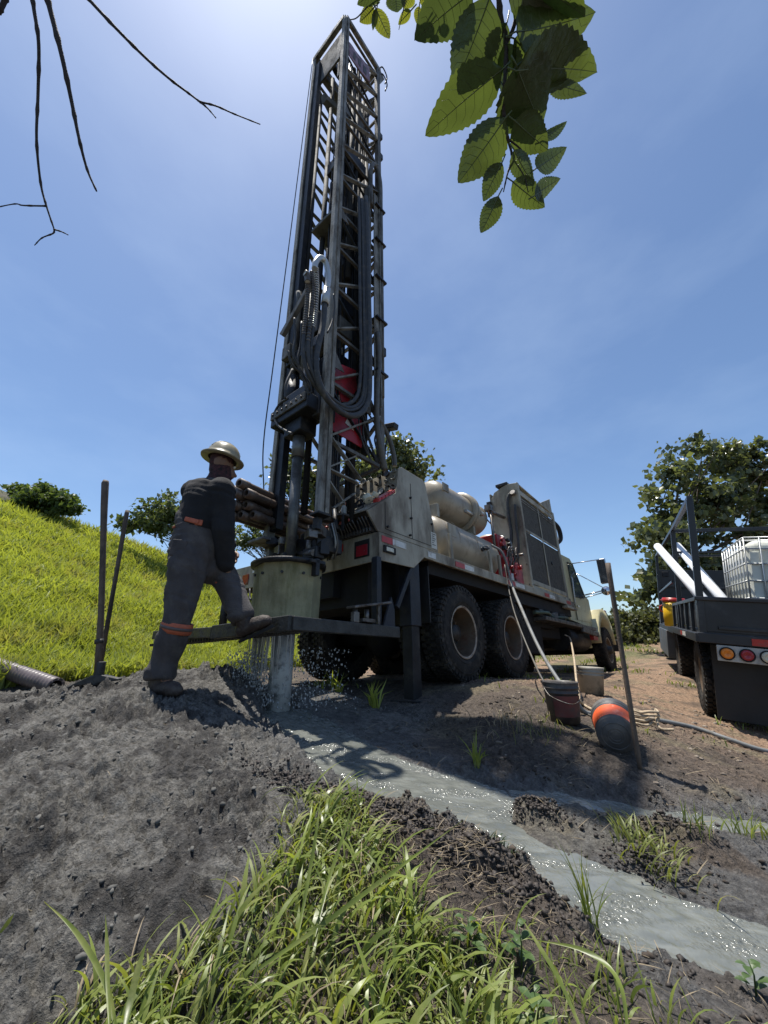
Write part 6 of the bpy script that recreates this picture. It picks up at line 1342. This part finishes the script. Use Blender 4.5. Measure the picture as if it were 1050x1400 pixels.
# foreground clump
G1 = [p[:2] for p in [(-0.600, 1.057, -0.720), (-0.477, 1.125, -0.720), (-0.382, 1.194, -0.700), (-0.329, 1.325, -0.680), (-0.309, 1.474, -0.660), (-0.302, 1.636, -0.620), (-0.229, 1.737, -0.620), (-0.116, 1.664, -0.620), (-0.034, 1.510, -0.620), (0.069, 1.332, -0.660), (0.130, 1.217, -0.700), (0.245, 1.087, -0.740)]] + [(.28, .75), (-.70, .75)]
G2 = [p[:2] for p in [(-0.010, 1.332, -0.660), (0.133, 1.241, -0.700), (0.330, 1.321, -0.760), (0.491, 1.316, -0.800), (0.632, 1.233, -0.840)]] + [(.9, .7), (.2, .7)]
def in_poly(n_, poly, pad, seed):
    r2_ = np.random.RandomState(seed); Pn = np.array(poly); lo, hi = Pn.min(0) - pad, Pn.max(0) + pad
    x_ = r2_.uniform(lo[0], hi[0], n_ * 4); y_ = r2_.uniform(lo[1], hi[1], n_ * 4); s = sdist(x_, y_, poly); k = s < pad * r2_.rand(len(x_)) - .0
    x_, y_ = x_[k][:n_], y_[k][:n_]; return x_, y_
def fg(name, n_, poly, pad, seed, h0, h1, w0, w1, l0, l1, mat, K=5, label='', hd=None, hs=1.6):
    x_, y_ = in_poly(n_, poly, pad, seed); z_ = ground(x_, y_)[0]; r2_ = np.random.RandomState(seed + 1); m_ = len(x_)
    head = r2_.rand(m_) * 6.28 if hd is None else hd + r2_.randn(m_) * hs
    # blades grow from tufts: snap towards tuft centres
    o = blades(name, np.c_[x_, y_, z_ - .008], h0 + (h1 - h0) * r2_.rand(m_) ** 1.6, w0 + (w1 - w0) * r2_.rand(m_), head, l0 + (l1 - l0) * r2_.rand(m_), K, mat)
    tag(o, label, 'grass', kind='stuff'); return o
fg('foreground_grass', 1250, G1, .03, 10, .06, .19, .0018, .0046, 1.0, 2.4, 'grassnear', 6, 'long bright green grass blades in the foreground', R(20), 1.5)
fg('foreground_grass_wide', 330, G1, .0, 12, .10, .23, .0038, .0068, 1.0, 2.0, 'grassnear', 7, 'broad grass blades arching over the foreground clump', R(35), 1.2)
fg('foreground_undergrowth', 3000, G1, .04, 14, .03, .09, .0012, .0030, .5, 2.2, 'grassyellow', 4, 'short yellow green undergrowth below the long grass', None)
fg('bank_grass', 300, G2, .03, 16, .05, .16, .0015, .0042, .6, 1.9, 'grassnear', 6, 'scattered green grass on the brown bank in the foreground', R(60), 1.5)
fg('bank_undergrowth', 900, G2, .05, 18, .02, .08, .0012, .0028, .6, 2.2, 'grassyellow', 4, 'low thin grass on the brown bank', None)
fg('foreground_dry_grass', 260, G1, .05, 19, .05, .16, .0010, .0028, 1.2, 2.4, 'straw', 5, 'dry bent stalks among the foreground grass', None)
# dry straw and roots lying on the bank and the heap
def strewn(name, n_, cx, cy, sx, sy, h0, h1, w, mat, label, seed, zoff=.004, lean=(1.35, 1.7)):
    r2_ = np.random.RandomState(seed); x_ = cx + r2_.randn(n_) * sx; y_ = cy + r2_.randn(n_) * sy; z_, inf = ground(x_, y_); k = inf['sd'] > -.02; x_, y_, z_ = x_[k], y_[k], z_[k]; m_ = len(x_)
    o = blades(name, np.c_[x_, y_, z_ + zoff + .012 * r2_.rand(m_)], h0 + (h1 - h0) * r2_.rand(m_), w * (.6 + .8 * r2_.rand(m_)), r2_.rand(m_) * 6.28, lean[0] + (lean[1] - lean[0]) * r2_.rand(m_), 4, mat, .12, .9)
    tag(o, label, 'dry grass', kind='stuff')
strewn('dry_straw', 750, .16, 1.50, .17, .16, .015, .07, .0008, 'straw', 'dry straw and roots tangled on the brown bank', 21)
strewn('dry_straw', 160, .55, 1.3, .25, .2, .02, .08, .001, 'straw', 'loose dry straw further along the brown bank', 22)
strewn('heap_straw', 70, -1.0, 1.9, .7, .6, .015, .06, .0009, 'straw', 'single dry stalks lying on the grey mud heap', 23, .002)
strewn('far_straw', 900, 1.0, 3.0, .8, .6, .03, .14, .0016, 'straw', 'flattened dry grass on the dirt beside the rig', 24, .003)
# named tufts
def tuft(p, n_, h0, h1, sp, mat, label, lean=(.3, 1.3), w=.0028, seed=1, hd=None, hs=1.0):
    r2_ = np.random.RandomState(seed); x_ = p[0] + r2_.randn(n_) * sp; y_ = p[1] + r2_.randn(n_) * sp; z_ = ground(x_, y_)[0]
    z_ = np.maximum(z_, zw(x_, y_))
    head = r2_.rand(n_) * 6.28 if hd is None else hd + r2_.randn(n_) * hs
    o = blades('grass_tuft', np.c_[x_, y_, z_ - .004], h0 + (h1 - h0) * r2_.rand(n_), w * (.6 + .8 * r2_.rand(n_)), head, lean[0] + (lean[1] - lean[0]) * r2_.rand(n_), 5, mat)
    tag(o, label, 'grass tuft', kind='stuff' if n_ >= 50 else None); return o
tuft((0.591, 1.443, -0.801), 26, .10, .22, .012, 'grassnear', 'thin upright grass tuft on the near edge of the stream', (.2, 1.1), .0020, 31)
tuft((1.019, 1.953, -0.802), 60, .06, .14, .05, 'grassyellow', 'yellow green grass tuft flattened on the mud island in the stream', (.6, 1.7), .0030, 32, R(120), 1.2)
tuft((1.022, 1.797, -0.816), 50, .06, .15, .06, 'grassyellow', 'second grass tuft on the mud island, lying towards the main stream', (1.0, 1.7), .0030, 33, R(-30), 1.0)
tuft((1.289, 1.951, -0.830), 22, .06, .12, .03, 'grassnear', 'small sparse green tuft right of the mud island', (.3, 1.2), .0025, 34)
tuft((1.583, 2.046, -0.853), 36, .07, .14, .04, 'grassnear', 'green tuft at the right edge between the two stream arms', (.4, 1.4), .0028, 35)
tuft((0.521, 2.539, -0.620), 16, .12, .22, .012, 'grassnear', 'strappy green tuft in the mud near the rig, in shade', (.5, 1.4), .0050, 36)
tuft((0.905, 3.131, -0.570), 120, .05, .14, .12, 'straw', 'flattened pale grass tuft near the rear wheels', (.9, 1.7), .0022, 37)
tuft((1.016, 2.941, -0.570), 60, .05, .12, .10, 'grassyellow', 'thin green and dry tuft left of the upright bucket', (.9, 1.7), .0022, 38)
tuft((0.361, 1.823, -0.744), 130, .02, .06, .035, 'mosswet', 'dark wet green clump on the stream edge of the bank', (.8, 2.0), .0035, 39)
tuft((0.426, 1.701, -0.762), 130, .02, .06, .03, 'mosswet', 'second dark wet clump further down the bank edge', (.8, 2.0), .0035, 40)
tuft((-1.636, 4.207, -0.200), 160, .10, .24, .16, 'grassnear', 'taller dark grass behind the heap beside the casing pipe', (.3, 1.2), .004, 41)
# single long blades crossing the view
def hero(pts, w, label, mat='grassnear'):
    sp = spline([Vector(p) for p in pts], 6); q = MB(); vs = []; fs = []; m_ = len(sp)
    for i, p in enumerate(sp):
        d = (sp[min(i + 1, m_ - 1)] - sp[max(i - 1, 0)]).normalized(); s_ = d.cross(V((.3, -1, .6))).normalized(); ww = w * min(1, (1 - i / (m_ - 1)) * 2.5 + .03) * (.6 + .4 * min(1, i / m_ * 3))
        vs += [p - s_ * ww, p + V((0, -.0, -.0015)), p + s_ * ww]
    for i in range(m_ - 1): fs += [(3 * i, 3 * i + 1, 3 * i + 4, 3 * i + 3), (3 * i + 1, 3 * i + 2, 3 * i + 5, 3 * i + 4)]
    q.add(vs, fs, True); o = q.build('long_grass_blade', mat, None, fix=False); tag(o, label, 'grass blade')
hero([(-0.249, 1.020, -0.615), (-0.138, 1.120, -0.600), (0.028, 1.250, -0.560), (0.232, 1.400, -0.507)], .0045, 'longest grass blade slanting up right across the brown bank')
hero([(-0.425, 0.860, -0.603), (-0.479, 0.900, -0.562), (-0.570, 0.940, -0.515), (-0.670, 0.980, -0.488)], .004, 'long blade arching up left over the grey heap')
hero([(-0.441, 0.860, -0.586), (-0.477, 0.900, -0.557), (-0.505, 0.930, -0.525), (-0.528, 0.950, -0.493)], .0035, 'upright blade over the lower left heap')
hero([(-0.150, 1.100, -0.608), (-0.134, 1.200, -0.552), (-0.106, 1.260, -0.486), (-0.081, 1.320, -0.413)], .004, 'dark upright blade right of the clump peak')
hero([(-0.189, 1.100, -0.621), (-0.184, 1.180, -0.557), (-0.177, 1.240, -0.478), (-0.175, 1.300, -0.398)], .004, 'dark upright blade at the clump peak')
hero([(0.358, 0.960, -0.673), (0.343, 1.020, -0.631), (0.319, 1.060, -0.598), (0.297, 1.100, -0.571)], .0045, 'curved blade rising left from the bottom right grass')
hero([(0.445, 0.980, -0.687), (0.467, 1.040, -0.643), (0.432, 1.100, -0.633), (0.344, 1.140, -0.637)], .005, 'broad drooping blade in the bottom right grass')
hero([(-0.742, 0.980, -0.536), (-0.732, 0.980, -0.522), (-0.723, 0.980, -0.506)], .004, 'short blade entering at the left edge')
hero([(-0.389, 1.000, -0.597), (-0.376, 1.060, -0.574), (-0.365, 1.100, -0.539), (-0.365, 1.140, -0.503)], .0025, 'pale thin stalk left of the grass clump')
hero([(-0.426, 0.880, -0.617), (-0.442, 0.920, -0.598), (-0.450, 0.950, -0.567), (-0.452, 0.970, -0.545)], .0058, 'broad upright blade at the lower left of the clump')

# weeds with broad leaves
def weed(p, n_, label, seed, h=.09, ls=.035):
    t = empty('weed', p); tag(t, label, 'weed'); r2_ = random.Random(seed)
    q = MB(); q.tube([(0, 0, 0), (.006, 0, h * .6), (.002, .004, h)], [.0025, .002, .001], 5); q.build('stem', 'weed', t)
    for k in range(n_):
        a = k * 2.4 + r2_.random(); z0 = h * (.15 + .85 * k / n_); L = ls * (1.2 - .5 * k / n_) * (.8 + .4 * r2_.random()); d = V((math.cos(a), math.sin(a), .25 + .5 * r2_.random())).normalized(); s_ = d.cross(V((0, 0, 1))).normalized()
        vs = []; fs = []
        for i in range(6):
            u = i / 5; w = L * .30 * math.sin(math.pi * min(1, u * .92 + .05)) ** .8; c_ = V((0, 0, z0)) + d * (L * (.25 + u)) - V((0, 0, 1)) * (u * u * L * .35)
            vs += [c_ - s_ * w + V((0, 0, w * .3)), c_, c_ + s_ * w + V((0, 0, w * .3))]
        for i in range(5): fs += [(3 * i, 3 * i + 1, 3 * i + 4, 3 * i + 3), (3 * i + 1, 3 * i + 2, 3 * i + 5, 3 * i + 4)]
        q = MB(); q.add(vs, fs, True); q.build('leaf', 'weed', t, fix=False)
for px_, n_, lab, sd_, h_ in (((0.201, 1.220, -0.688), 10, 'broad-leaved weed at the edge of the green clump on the bank', 1, .07), ((0.323, 1.220, -0.722), 9, 'pale broad-leaved weed right of the dry straw', 2, .09), ((0.313, 1.100, -0.710), 9, 'low broad-leaved weed near the bottom edge', 3, .07), ((0.919, 1.300, -0.811), 8, 'weed at the bottom right corner of the bank', 4, .07),
                        ((-0.361, 0.920, -0.612), 7, 'small heart-leaved weed at the left foot of the clump', 5, .06), ((-0.337, 1.250, -0.560), 5, 'tiny yellow green weed at the clump edge by the heap', 6, .05)):
    p = Vector(px_); p.z = gz(p.x, p.y); weed(p, n_, lab, sd_, h_)

# ================================================================== TREES
def tree(name, base, trunk, blobsl, nclump, nleaf, ls, mat, label, cat='tree', group=None, seed=0, trunk_r=.12, csize=.35, drop=.0, lf=1.0):
    r2_ = np.random.RandomState(seed); B = Vector(base)
    t = empty(name, B); tag(t, label, cat, group)
    cl = []
    w_ = np.array([b[1][0] * b[1][1] * b[1][2] for b in blobsl]) ** .66; w_ = w_ / w_.sum()
    for k in range(nclump):
        c_, rr_ = blobsl[r2_.choice(len(blobsl), p=w_)]; d = r2_.randn(3); d /= np.linalg.norm(d); f = (.45 + .75 * r2_.rand()) if r2_.rand() > .2 else r2_.rand() * .5
        cl.append(np.array(c_) + d * np.array(rr_) * f)
    cl = np.array(cl)
    q = MB(); top = np.array(trunk[-1]); q.tube([Vector(p) for p in trunk], np.linspace(trunk_r, trunk_r * .45, len(trunk)), 8); q.build('trunk', 'bark', t)
    lb = MB()
    for k, c_ in enumerate(cl[:: max(1, nclump // 46)]):
        s0 = np.array(trunk[r2_.randint(max(1, len(trunk) - 2), len(trunk))]); mid = (s0 + c_) / 2 + r2_.randn(3) * .08 * np.linalg.norm(c_ - s0); mid[2] -= .06 * np.linalg.norm(c_ - s0)
        lb.tube([Vector(s0), Vector(mid), Vector(c_)], [trunk_r * .35, trunk_r * .2, trunk_r * .07], 5)
    lo = lb.build('limbs', 'bark', t, fix=False); lo['kind'] = 'stuff'
    n_ = nleaf; ci = r2_.randint(0, nclump, n_); cs_ = csize * (.55 + .9 * r2_.rand(nclump))
    P = cl[ci] + r2_.randn(n_, 3) * cs_[ci][:, None] * np.array([.55, .55, .38])
    d = r2_.randn(n_, 3); d[:, 2] -= drop; d /= np.linalg.norm(d, axis=1)[:, None]; u = r2_.randn(n_, 3); s_ = np.cross(d, u); s_ /= np.linalg.norm(s_, axis=1)[:, None]; nn = np.cross(d, s_)
    L = ls * (.6 + .8 * r2_.rand(n_))[:, None]; w2 = L * .34 * lf
    V_ = np.stack([P, P + d * L * .45 - s_ * w2 + nn * L * .08, P + d * L, P + d * L * .45 + s_ * w2 + nn * L * .08], 1)
    i0 = np.arange(n_)[:, None] * 4; F = np.concatenate([i0 + np.array([[0, 1, 2]]), i0 + np.array([[0, 2, 3]])], 0)
    c = np_obj('crown', V_.reshape(-1, 3), F, mat, False, t); c['kind'] = 'stuff'
    return t
def rel(p, b): return tuple(np.array(p) - np.array(b))
def base_at(x_, y_): return (x_, y_, gz(x_, y_))
def blob(p, b, rx, ry, rz): return (rel(p, b), (rx, ry, rz))
b = base_at(9.6, 13.2)
tree('broadleaf_tree', b, [(0, 0, -.1), (.1, 0, 1.2), (.0, .1, 2.4), (.2, .1, 3.4)], [blob((11.166, 13.000, 4.491), b, 1.9, 1.6, 1.5), blob((10.144, 12.600, 5.694), b, .9, .9, .7), blob((13.070, 13.200, 5.677), b, 1.5, 1.3, 1.2), blob((8.626, 12.400, 1.642), b, .8, .8, .7), blob((8.955, 12.400, 3.162), b, .7, .7, .5), blob((13.848, 13.500, 3.842), b, 1.6, 1.4, 1.6), blob((10.309, 12.800, 2.165), b, 1.3, 1, .9), blob((12.625, 13.000, 6.599), b, .8, .6, .35), blob((11.274, 12.800, 6.585), b, .55, .5, .4)],
     240, 10500, .20, 'folA', 'big broadleaf tree with glossy leaves behind the flatbed truck', seed=1, trunk_r=.16, csize=.30, drop=.5, lf=1.25)
b = base_at(1.0, 14.0)
tree('broadleaf_tree', b, [(0, 0, -.1), (.0, 0, 2), (.0, .1, 3.6), (-.1, .1, 4.8)], [blob((0.528, 13.000, 6.307), b, .75, .7, .65), blob((1.174, 13.000, 5.732), b, .6, .5, .35), blob((-0.654, 13.000, 5.875), b, .8, .7, .7), blob((-2.722, 13.000, 5.451), b, 1.0, .8, .9), blob((0.402, 13.000, 7.045), b, .35, .4, .35), blob((-1.449, 13.500, 4.664), b, 1.5, 1, .9)],
     150, 7500, .17, 'folA', 'leafy tree showing behind the mast foot and control console', seed=2, trunk_r=.15, csize=.36, drop=.4, lf=1.1)
b = base_at(-4.6, 11.6)
tree('thin_tree', b, [(0, 0, -.1), (.05, 0, .6), (.0, 0, 1.2), (.15, 0, 1.8)], [blob((-6.535, 10.600, 3.186), b, .55, .5, .36), blob((-5.965, 10.600, 3.444), b, .6, .5, .5), blob((-7.033, 10.600, 3.123), b, .25, .3, .13), blob((-5.298, 10.600, 2.703), b, .5, .5, .4)],
     70, 2600, .13, 'folC', 'thin small tree on the hill crest behind the worker', seed=3, trunk_r=.06, csize=.2, drop=.1)
b = base_at(-2.9, 11.8)
tree('thin_tree', b, [(0, 0, -.1), (.02, 0, .6), (.0, 0, 1.0), (.1, 0, 1.3)], [blob((-3.868, 10.800, 3.031), b, .55, .5, .16), blob((-3.586, 10.800, 2.690), b, .5, .4, .16), blob((-4.081, 10.800, 2.544), b, .35, .3, .12), blob((-3.219, 10.800, 3.182), b, .5, .3, .15)],
     60, 2400, .09, 'folC', 'airy flat-topped tree seen under the racked drill pipes', seed=4, trunk_r=.05, csize=.16, drop=.1)
b = base_at(-10.6, 11.4)
tree('hill_bush', b, [(0, 0, -.1), (.05, 0, .4), (.0, 0, .9)], [blob((-9.799, 10.600, 3.706), b, .55, .5, .30), blob((-9.230, 10.600, 3.749), b, .36, .4, .25), blob((-10.522, 10.600, 4.060), b, .2, .2, .14), blob((-8.803, 10.600, 3.531), b, .16, .2, .12), blob((-9.727, 10.600, 4.060), b, .36, .3, .14)],
     110, 5200, .11, 'folB', 'dense green bush on the grassy hill crest at the left', 'bush', seed=5, trunk_r=.06, csize=.15)
for k, (px_, lab, r_, h_) in enumerate((((9.299, 15.500, 0.684), 'low green hedge bush beyond the rig cab', 1.3, .8), ((10.425, 16.000, 0.844), 'low hedge bush just left of the flatbed truck', 1.2, .9), ((11.749, 16.500, 0.728), 'hedge bush behind the flatbed rail', 1.5, .8), ((9.642, 17.000, 0.518), 'farthest hedge bush beside the truck bonnet', 1.0, .6), ((13.921, 17.000, 0.750), 'hedge bush behind the flatbed water tank', 2.0, 1.0), ((8.408, 18.000, 0.244), 'small far bush seen behind the rig cab', 1.2, .6))):
    b = base_at(px_[0], px_[1]); tree('hedge_bush', b, [(0, 0, -.1), (0, 0, .3), (0, 0, .6)], [((0, 0, h_ * .55), (r_, r_ * .7, h_ * .75)), ((.4, 0, h_ * .9), (r_ * .5, r_ * .5, h_ * .4)), ((-.5, 0, h_ * .8), (r_ * .5, r_ * .5, h_ * .35))], 90, 4200, .14, 'folD', lab, 'bush', 'hedge beyond the dirt yard', 20 + k, .04, .28)

# ================================================================== OVERHANGING BRANCHES
lb_ = empty('leafy_branch', (0.200, 0.335, 0.975)); tag(lb_, 'leafy twig with large backlit leaves hanging in from the top right', 'branch')
LB = Vector((0.200, 0.335, 0.975))
def twig(pts, r0, r1, parent, off, name='twig', knots=0, mat='twig'):
    sp = spline([Vector(p) - off for p in pts], 6); q = MB(); n_ = len(sp); rr_ = [(r0 + (r1 - r0) * i / (n_ - 1)) * (1 + (.35 if knots and i % knots == 0 else 0)) for i in range(n_)]
    q.tube(sp, rr_, 7); return q.build(name, mat, parent)
twig([(0.169, 0.317, 0.965), (0.182, 0.349, 0.932), (0.194, 0.369, 0.902), (0.192, 0.387, 0.847), (0.193, 0.408, 0.816), (0.203, 0.429, 0.783), (0.213, 0.445, 0.766), (0.205, 0.455, 0.737), (0.199, 0.463, 0.711)], .0042, .0009, lb_, LB, 'twig', 5)
twig([(0.194, 0.369, 0.902), (0.205, 0.353, 0.921), (0.207, 0.321, 0.954)], .0030, .0035, lb_, LB)
twig([(0.203, 0.429, 0.783), (0.228, 0.441, 0.777), (0.244, 0.456, 0.766), (0.250, 0.469, 0.724)], .0016, .0008, lb_, LB)
twig([(0.213, 0.445, 0.766), (0.233, 0.455, 0.737), (0.240, 0.463, 0.711)], .0012, .0008, lb_, LB)
twig([(0.007, 0.400, 1.164), (-0.034, 0.413, 1.122), (-0.051, 0.419, 1.107), (-0.064, 0.420, 1.103)], .0014, .0008, lb_, LB)
twig([(0.047, 0.385, 1.145), (0.036, 0.401, 1.094), (0.027, 0.414, 1.056)], .0012, .0006, lb_, LB)
leaf_id = [0]
def leaf(bx, tx, w, Z, tilt=0.0, mat='leafnear', bend=.18, dz=.03, asym=0):
    """a serrated leaf from stalk point to tip: curved blade with a midrib fold"""
    leaf_id[0] += 1; r2_ = random.Random(leaf_id[0])
    B = Vector(bx) - LB; T = Vector(tx) - LB; d = T - B; L = d.length; dn = d.normalized()
    view = (B + LB).normalized(); s_ = dn.cross(view).normalized(); nrm = s_.cross(dn).normalized()
    s2 = s_ * math.cos(tilt) + nrm * math.sin(tilt); n2 = s2.cross(dn)
    NU, NV = 26, 4; vs = []; fs = []
    for i in range(NU + 1):
        u = i / NU; prof = (math.sin(math.pi * u ** .80)) ** .72 * (1 - .25 * u) * 1.12 if 0 < u < 1 else 0
        for j in range(-NV, NV + 1):
            v = j / NV; hw = w * .5 * prof
            if abs(j) == NV: hw *= 1 + .045 * (1 if i % 2 else -1)
            wav = .035 * L * math.sin(u * 5 + v * 2 + leaf_id[0]) * .5
            p = B + d * (u + .03 * (abs(v) ** 2) * (1 - u)) + s2 * (hw * v + L * .06 * math.sin(math.pi * u) * asym) + n2 * (-bend * L * (u - .5) ** 2 + abs(v) * hw * .22 + wav * abs(v) * .6 + .008 * w * math.sin(u * 40) * abs(v))
            vs.append(p)
    M_ = 2 * NV + 1
    for i in range(NU):
        for j in range(M_ - 1): fs.append((i * M_ + j, i * M_ + j + 1, (i + 1) * M_ + j + 1, (i + 1) * M_ + j))
    q = MB(); q.add(vs, fs, True); lf_ = q.build('leaf', mat, lb_, fix=False)
    q = MB(); mid = [Vector(vs[i * M_ + NV]) for i in range(NU + 1)]; q.tube([B - dn * .012] + mid[::2], [.0011] + [.0011 * (1 - .7 * k / 13) for k in range(len(mid[::2]))], 5)
    for i in range(3, NU - 3, 3):
        for sg_ in (-1, 1):
            a_ = Vector(vs[i * M_ + NV]); e_ = Vector(vs[min(NU, i + 3) * M_ + NV + sg_ * (NV - 1)]); m2 = Vector(vs[min(NU, i + 1) * M_ + NV + sg_ * 2]); q.tube([a_, m2, e_], [.00035, .0003, .0002], 3)
    q.build('midrib', 'vein', lf_)
leaf((0.136, 0.326, 0.937), (0.051, 0.384, 0.953), .075, 0, .35, 'leafdark')
leaf((0.161, 0.330, 0.925), (0.118, 0.410, 0.875), .078, 0, -.3, 'leafdark')
leaf((0.186, 0.375, 0.853), (0.070, 0.447, 0.826), .074, 0, .25, 'leafnear')
leaf((0.197, 0.412, 0.802), (0.127, 0.473, 0.745), .066, 0, -.2, 'leafnear')
leaf((0.194, 0.348, 0.872), (0.335, 0.361, 0.959), .085, 0, .4, 'leafnear')
leaf((0.196, 0.363, 0.826), (0.351, 0.400, 0.906), .088, 0, -.45, 'leafnear')
leaf((0.268, 0.406, 0.887), (0.355, 0.437, 0.919), .03, 0, .2, 'leafdark')
leaf((0.198, 0.361, 0.830), (0.261, 0.429, 0.816), .095, 0, .3, 'leafdark')
leaf((0.200, 0.362, 0.893), (0.301, 0.406, 0.885), .075, 0, .7, 'leafnear')
leaf((0.209, 0.413, 0.799), (0.272, 0.441, 0.777), .054, 0, .1, 'leafnear')
leaf((0.259, 0.437, 0.792), (0.312, 0.441, 0.844), .022, 0, .6, 'leafdark')
leaf((0.251, 0.452, 0.746), (0.311, 0.454, 0.803), .036, 0, .2, 'leafdark')
leaf((0.248, 0.465, 0.704), (0.300, 0.470, 0.754), .030, 0, -.3, 'leafdark')
leaf((0.213, 0.458, 0.728), (0.275, 0.485, 0.707), .042, 0, .2, 'leafnear')
leaf((0.196, 0.448, 0.758), (0.169, 0.482, 0.716), .034, 0, .3, 'leafdark')
leaf((0.191, 0.465, 0.704), (0.166, 0.499, 0.664), .034, 0, -.2, 'leafnear')
leaf((0.212, 0.435, 0.766), (0.251, 0.466, 0.734), .036, 0, .5, 'leafdark')
leaf((0.177, 0.315, 0.906), (0.271, 0.345, 0.945), .055, 0, .5, 'leafdark')
leaf((0.204, 0.310, 0.922), (0.315, 0.349, 0.934), .06, 0, -.5, 'leafnear')
leaf((0.191, 0.353, 0.921), (0.174, 0.406, 0.887), .05, 0, .6, 'leafdark')
leaf((0.192, 0.369, 0.902), (0.211, 0.417, 0.853), .05, 0, -.6, 'leafnear')
leaf((0.193, 0.397, 0.849), (0.244, 0.442, 0.807), .052, 0, .3, 'leafdark')
leaf((-0.016, 0.413, 1.122), (0.011, 0.437, 1.082), .028, 0, .3, 'leafyoung')
leaf((-0.018, 0.413, 1.125), (-0.046, 0.427, 1.112), .026, 0, -.4, 'leafyoung')
leaf((-0.014, 0.413, 1.122), (-0.022, 0.432, 1.098), .012, 0, .5, 'leafdark')
leaf((0.020, 0.392, 1.122), (0.024, 0.410, 1.099), .036, 0, .1, 'leafdark')
leaf((0.000, 0.390, 1.130), (-0.050, 0.405, 1.115), .03, 0, .3, 'leafdark')
leaf((0.049, 0.392, 1.125), (0.036, 0.408, 1.106), .028, 0, -.2, 'leafyoung')
leaf((0.049, 0.403, 1.089), (0.026, 0.417, 1.080), .016, 0, .2, 'leafyoung')
leaf((0.064, 0.401, 1.097), (0.061, 0.417, 1.079), .016, 0, .2, 'leafyoung')
leaf((0.070, 0.392, 1.122), (0.077, 0.408, 1.107), .018, 0, .5, 'leafyoung')
def bare(pts, side, r0, r1, label):
    t = empty('bare_twig', pts[0]); tag(t, label, 'twig'); off = Vector(pts[0])
    twig(pts, r0, r1, t, off, 'main_stem', 5)
    for s_ in side: twig(s_, r1 * 1.2, r1 * .6, t, off, 'side_stem', 4)
bare([(-0.713, 0.430, 1.265), (-0.707, 0.446, 1.216), (-0.697, 0.469, 1.146), (-0.707, 0.507, 1.061), (-0.710, 0.535, 0.975), (-0.710, 0.569, 0.901), (-0.698, 0.584, 0.855), (-0.682, 0.599, 0.809)], [[(-0.698, 0.584, 0.855), (-0.755, 0.591, 0.867), (-0.773, 0.590, 0.870), (-0.826, 0.600, 0.873)], [(-0.682, 0.599, 0.809), (-0.685, 0.602, 0.802), (-0.708, 0.605, 0.793), (-0.732, 0.617, 0.788)], [(-0.682, 0.599, 0.809), (-0.667, 0.601, 0.805), (-0.654, 0.603, 0.799)]], .0038, .0014, 'slender bare twig with forked tip hanging at the far left')
bare([(-0.689, 0.430, 1.265), (-0.675, 0.446, 1.216), (-0.651, 0.476, 1.125), (-0.638, 0.512, 1.046), (-0.623, 0.535, 0.975), (-0.614, 0.561, 0.927), (-0.595, 0.575, 0.885)], [], .0055, .0016, 'thicker straight bare twig second from the left')
bare([(-0.622, 0.431, 1.261), (-0.592, 0.442, 1.227), (-0.536, 0.461, 1.171), (-0.486, 0.484, 1.132), (-0.438, 0.497, 1.092), (-0.404, 0.512, 1.077), (-0.381, 0.518, 1.061)], [[(-0.381, 0.518, 1.061), (-0.365, 0.522, 1.048), (-0.348, 0.528, 1.029)], [(-0.381, 0.518, 1.061), (-0.348, 0.520, 1.052), (-0.310, 0.525, 1.036), (-0.256, 0.532, 1.016)]], .0036, .0016, 'bare twig slanting right with a two-pronged tip')
bare([(-0.754, 0.432, 1.258), (-0.766, 0.442, 1.227), (-0.778, 0.450, 1.205)], [], .005, .004, 'stub of bare twig in the top left corner')
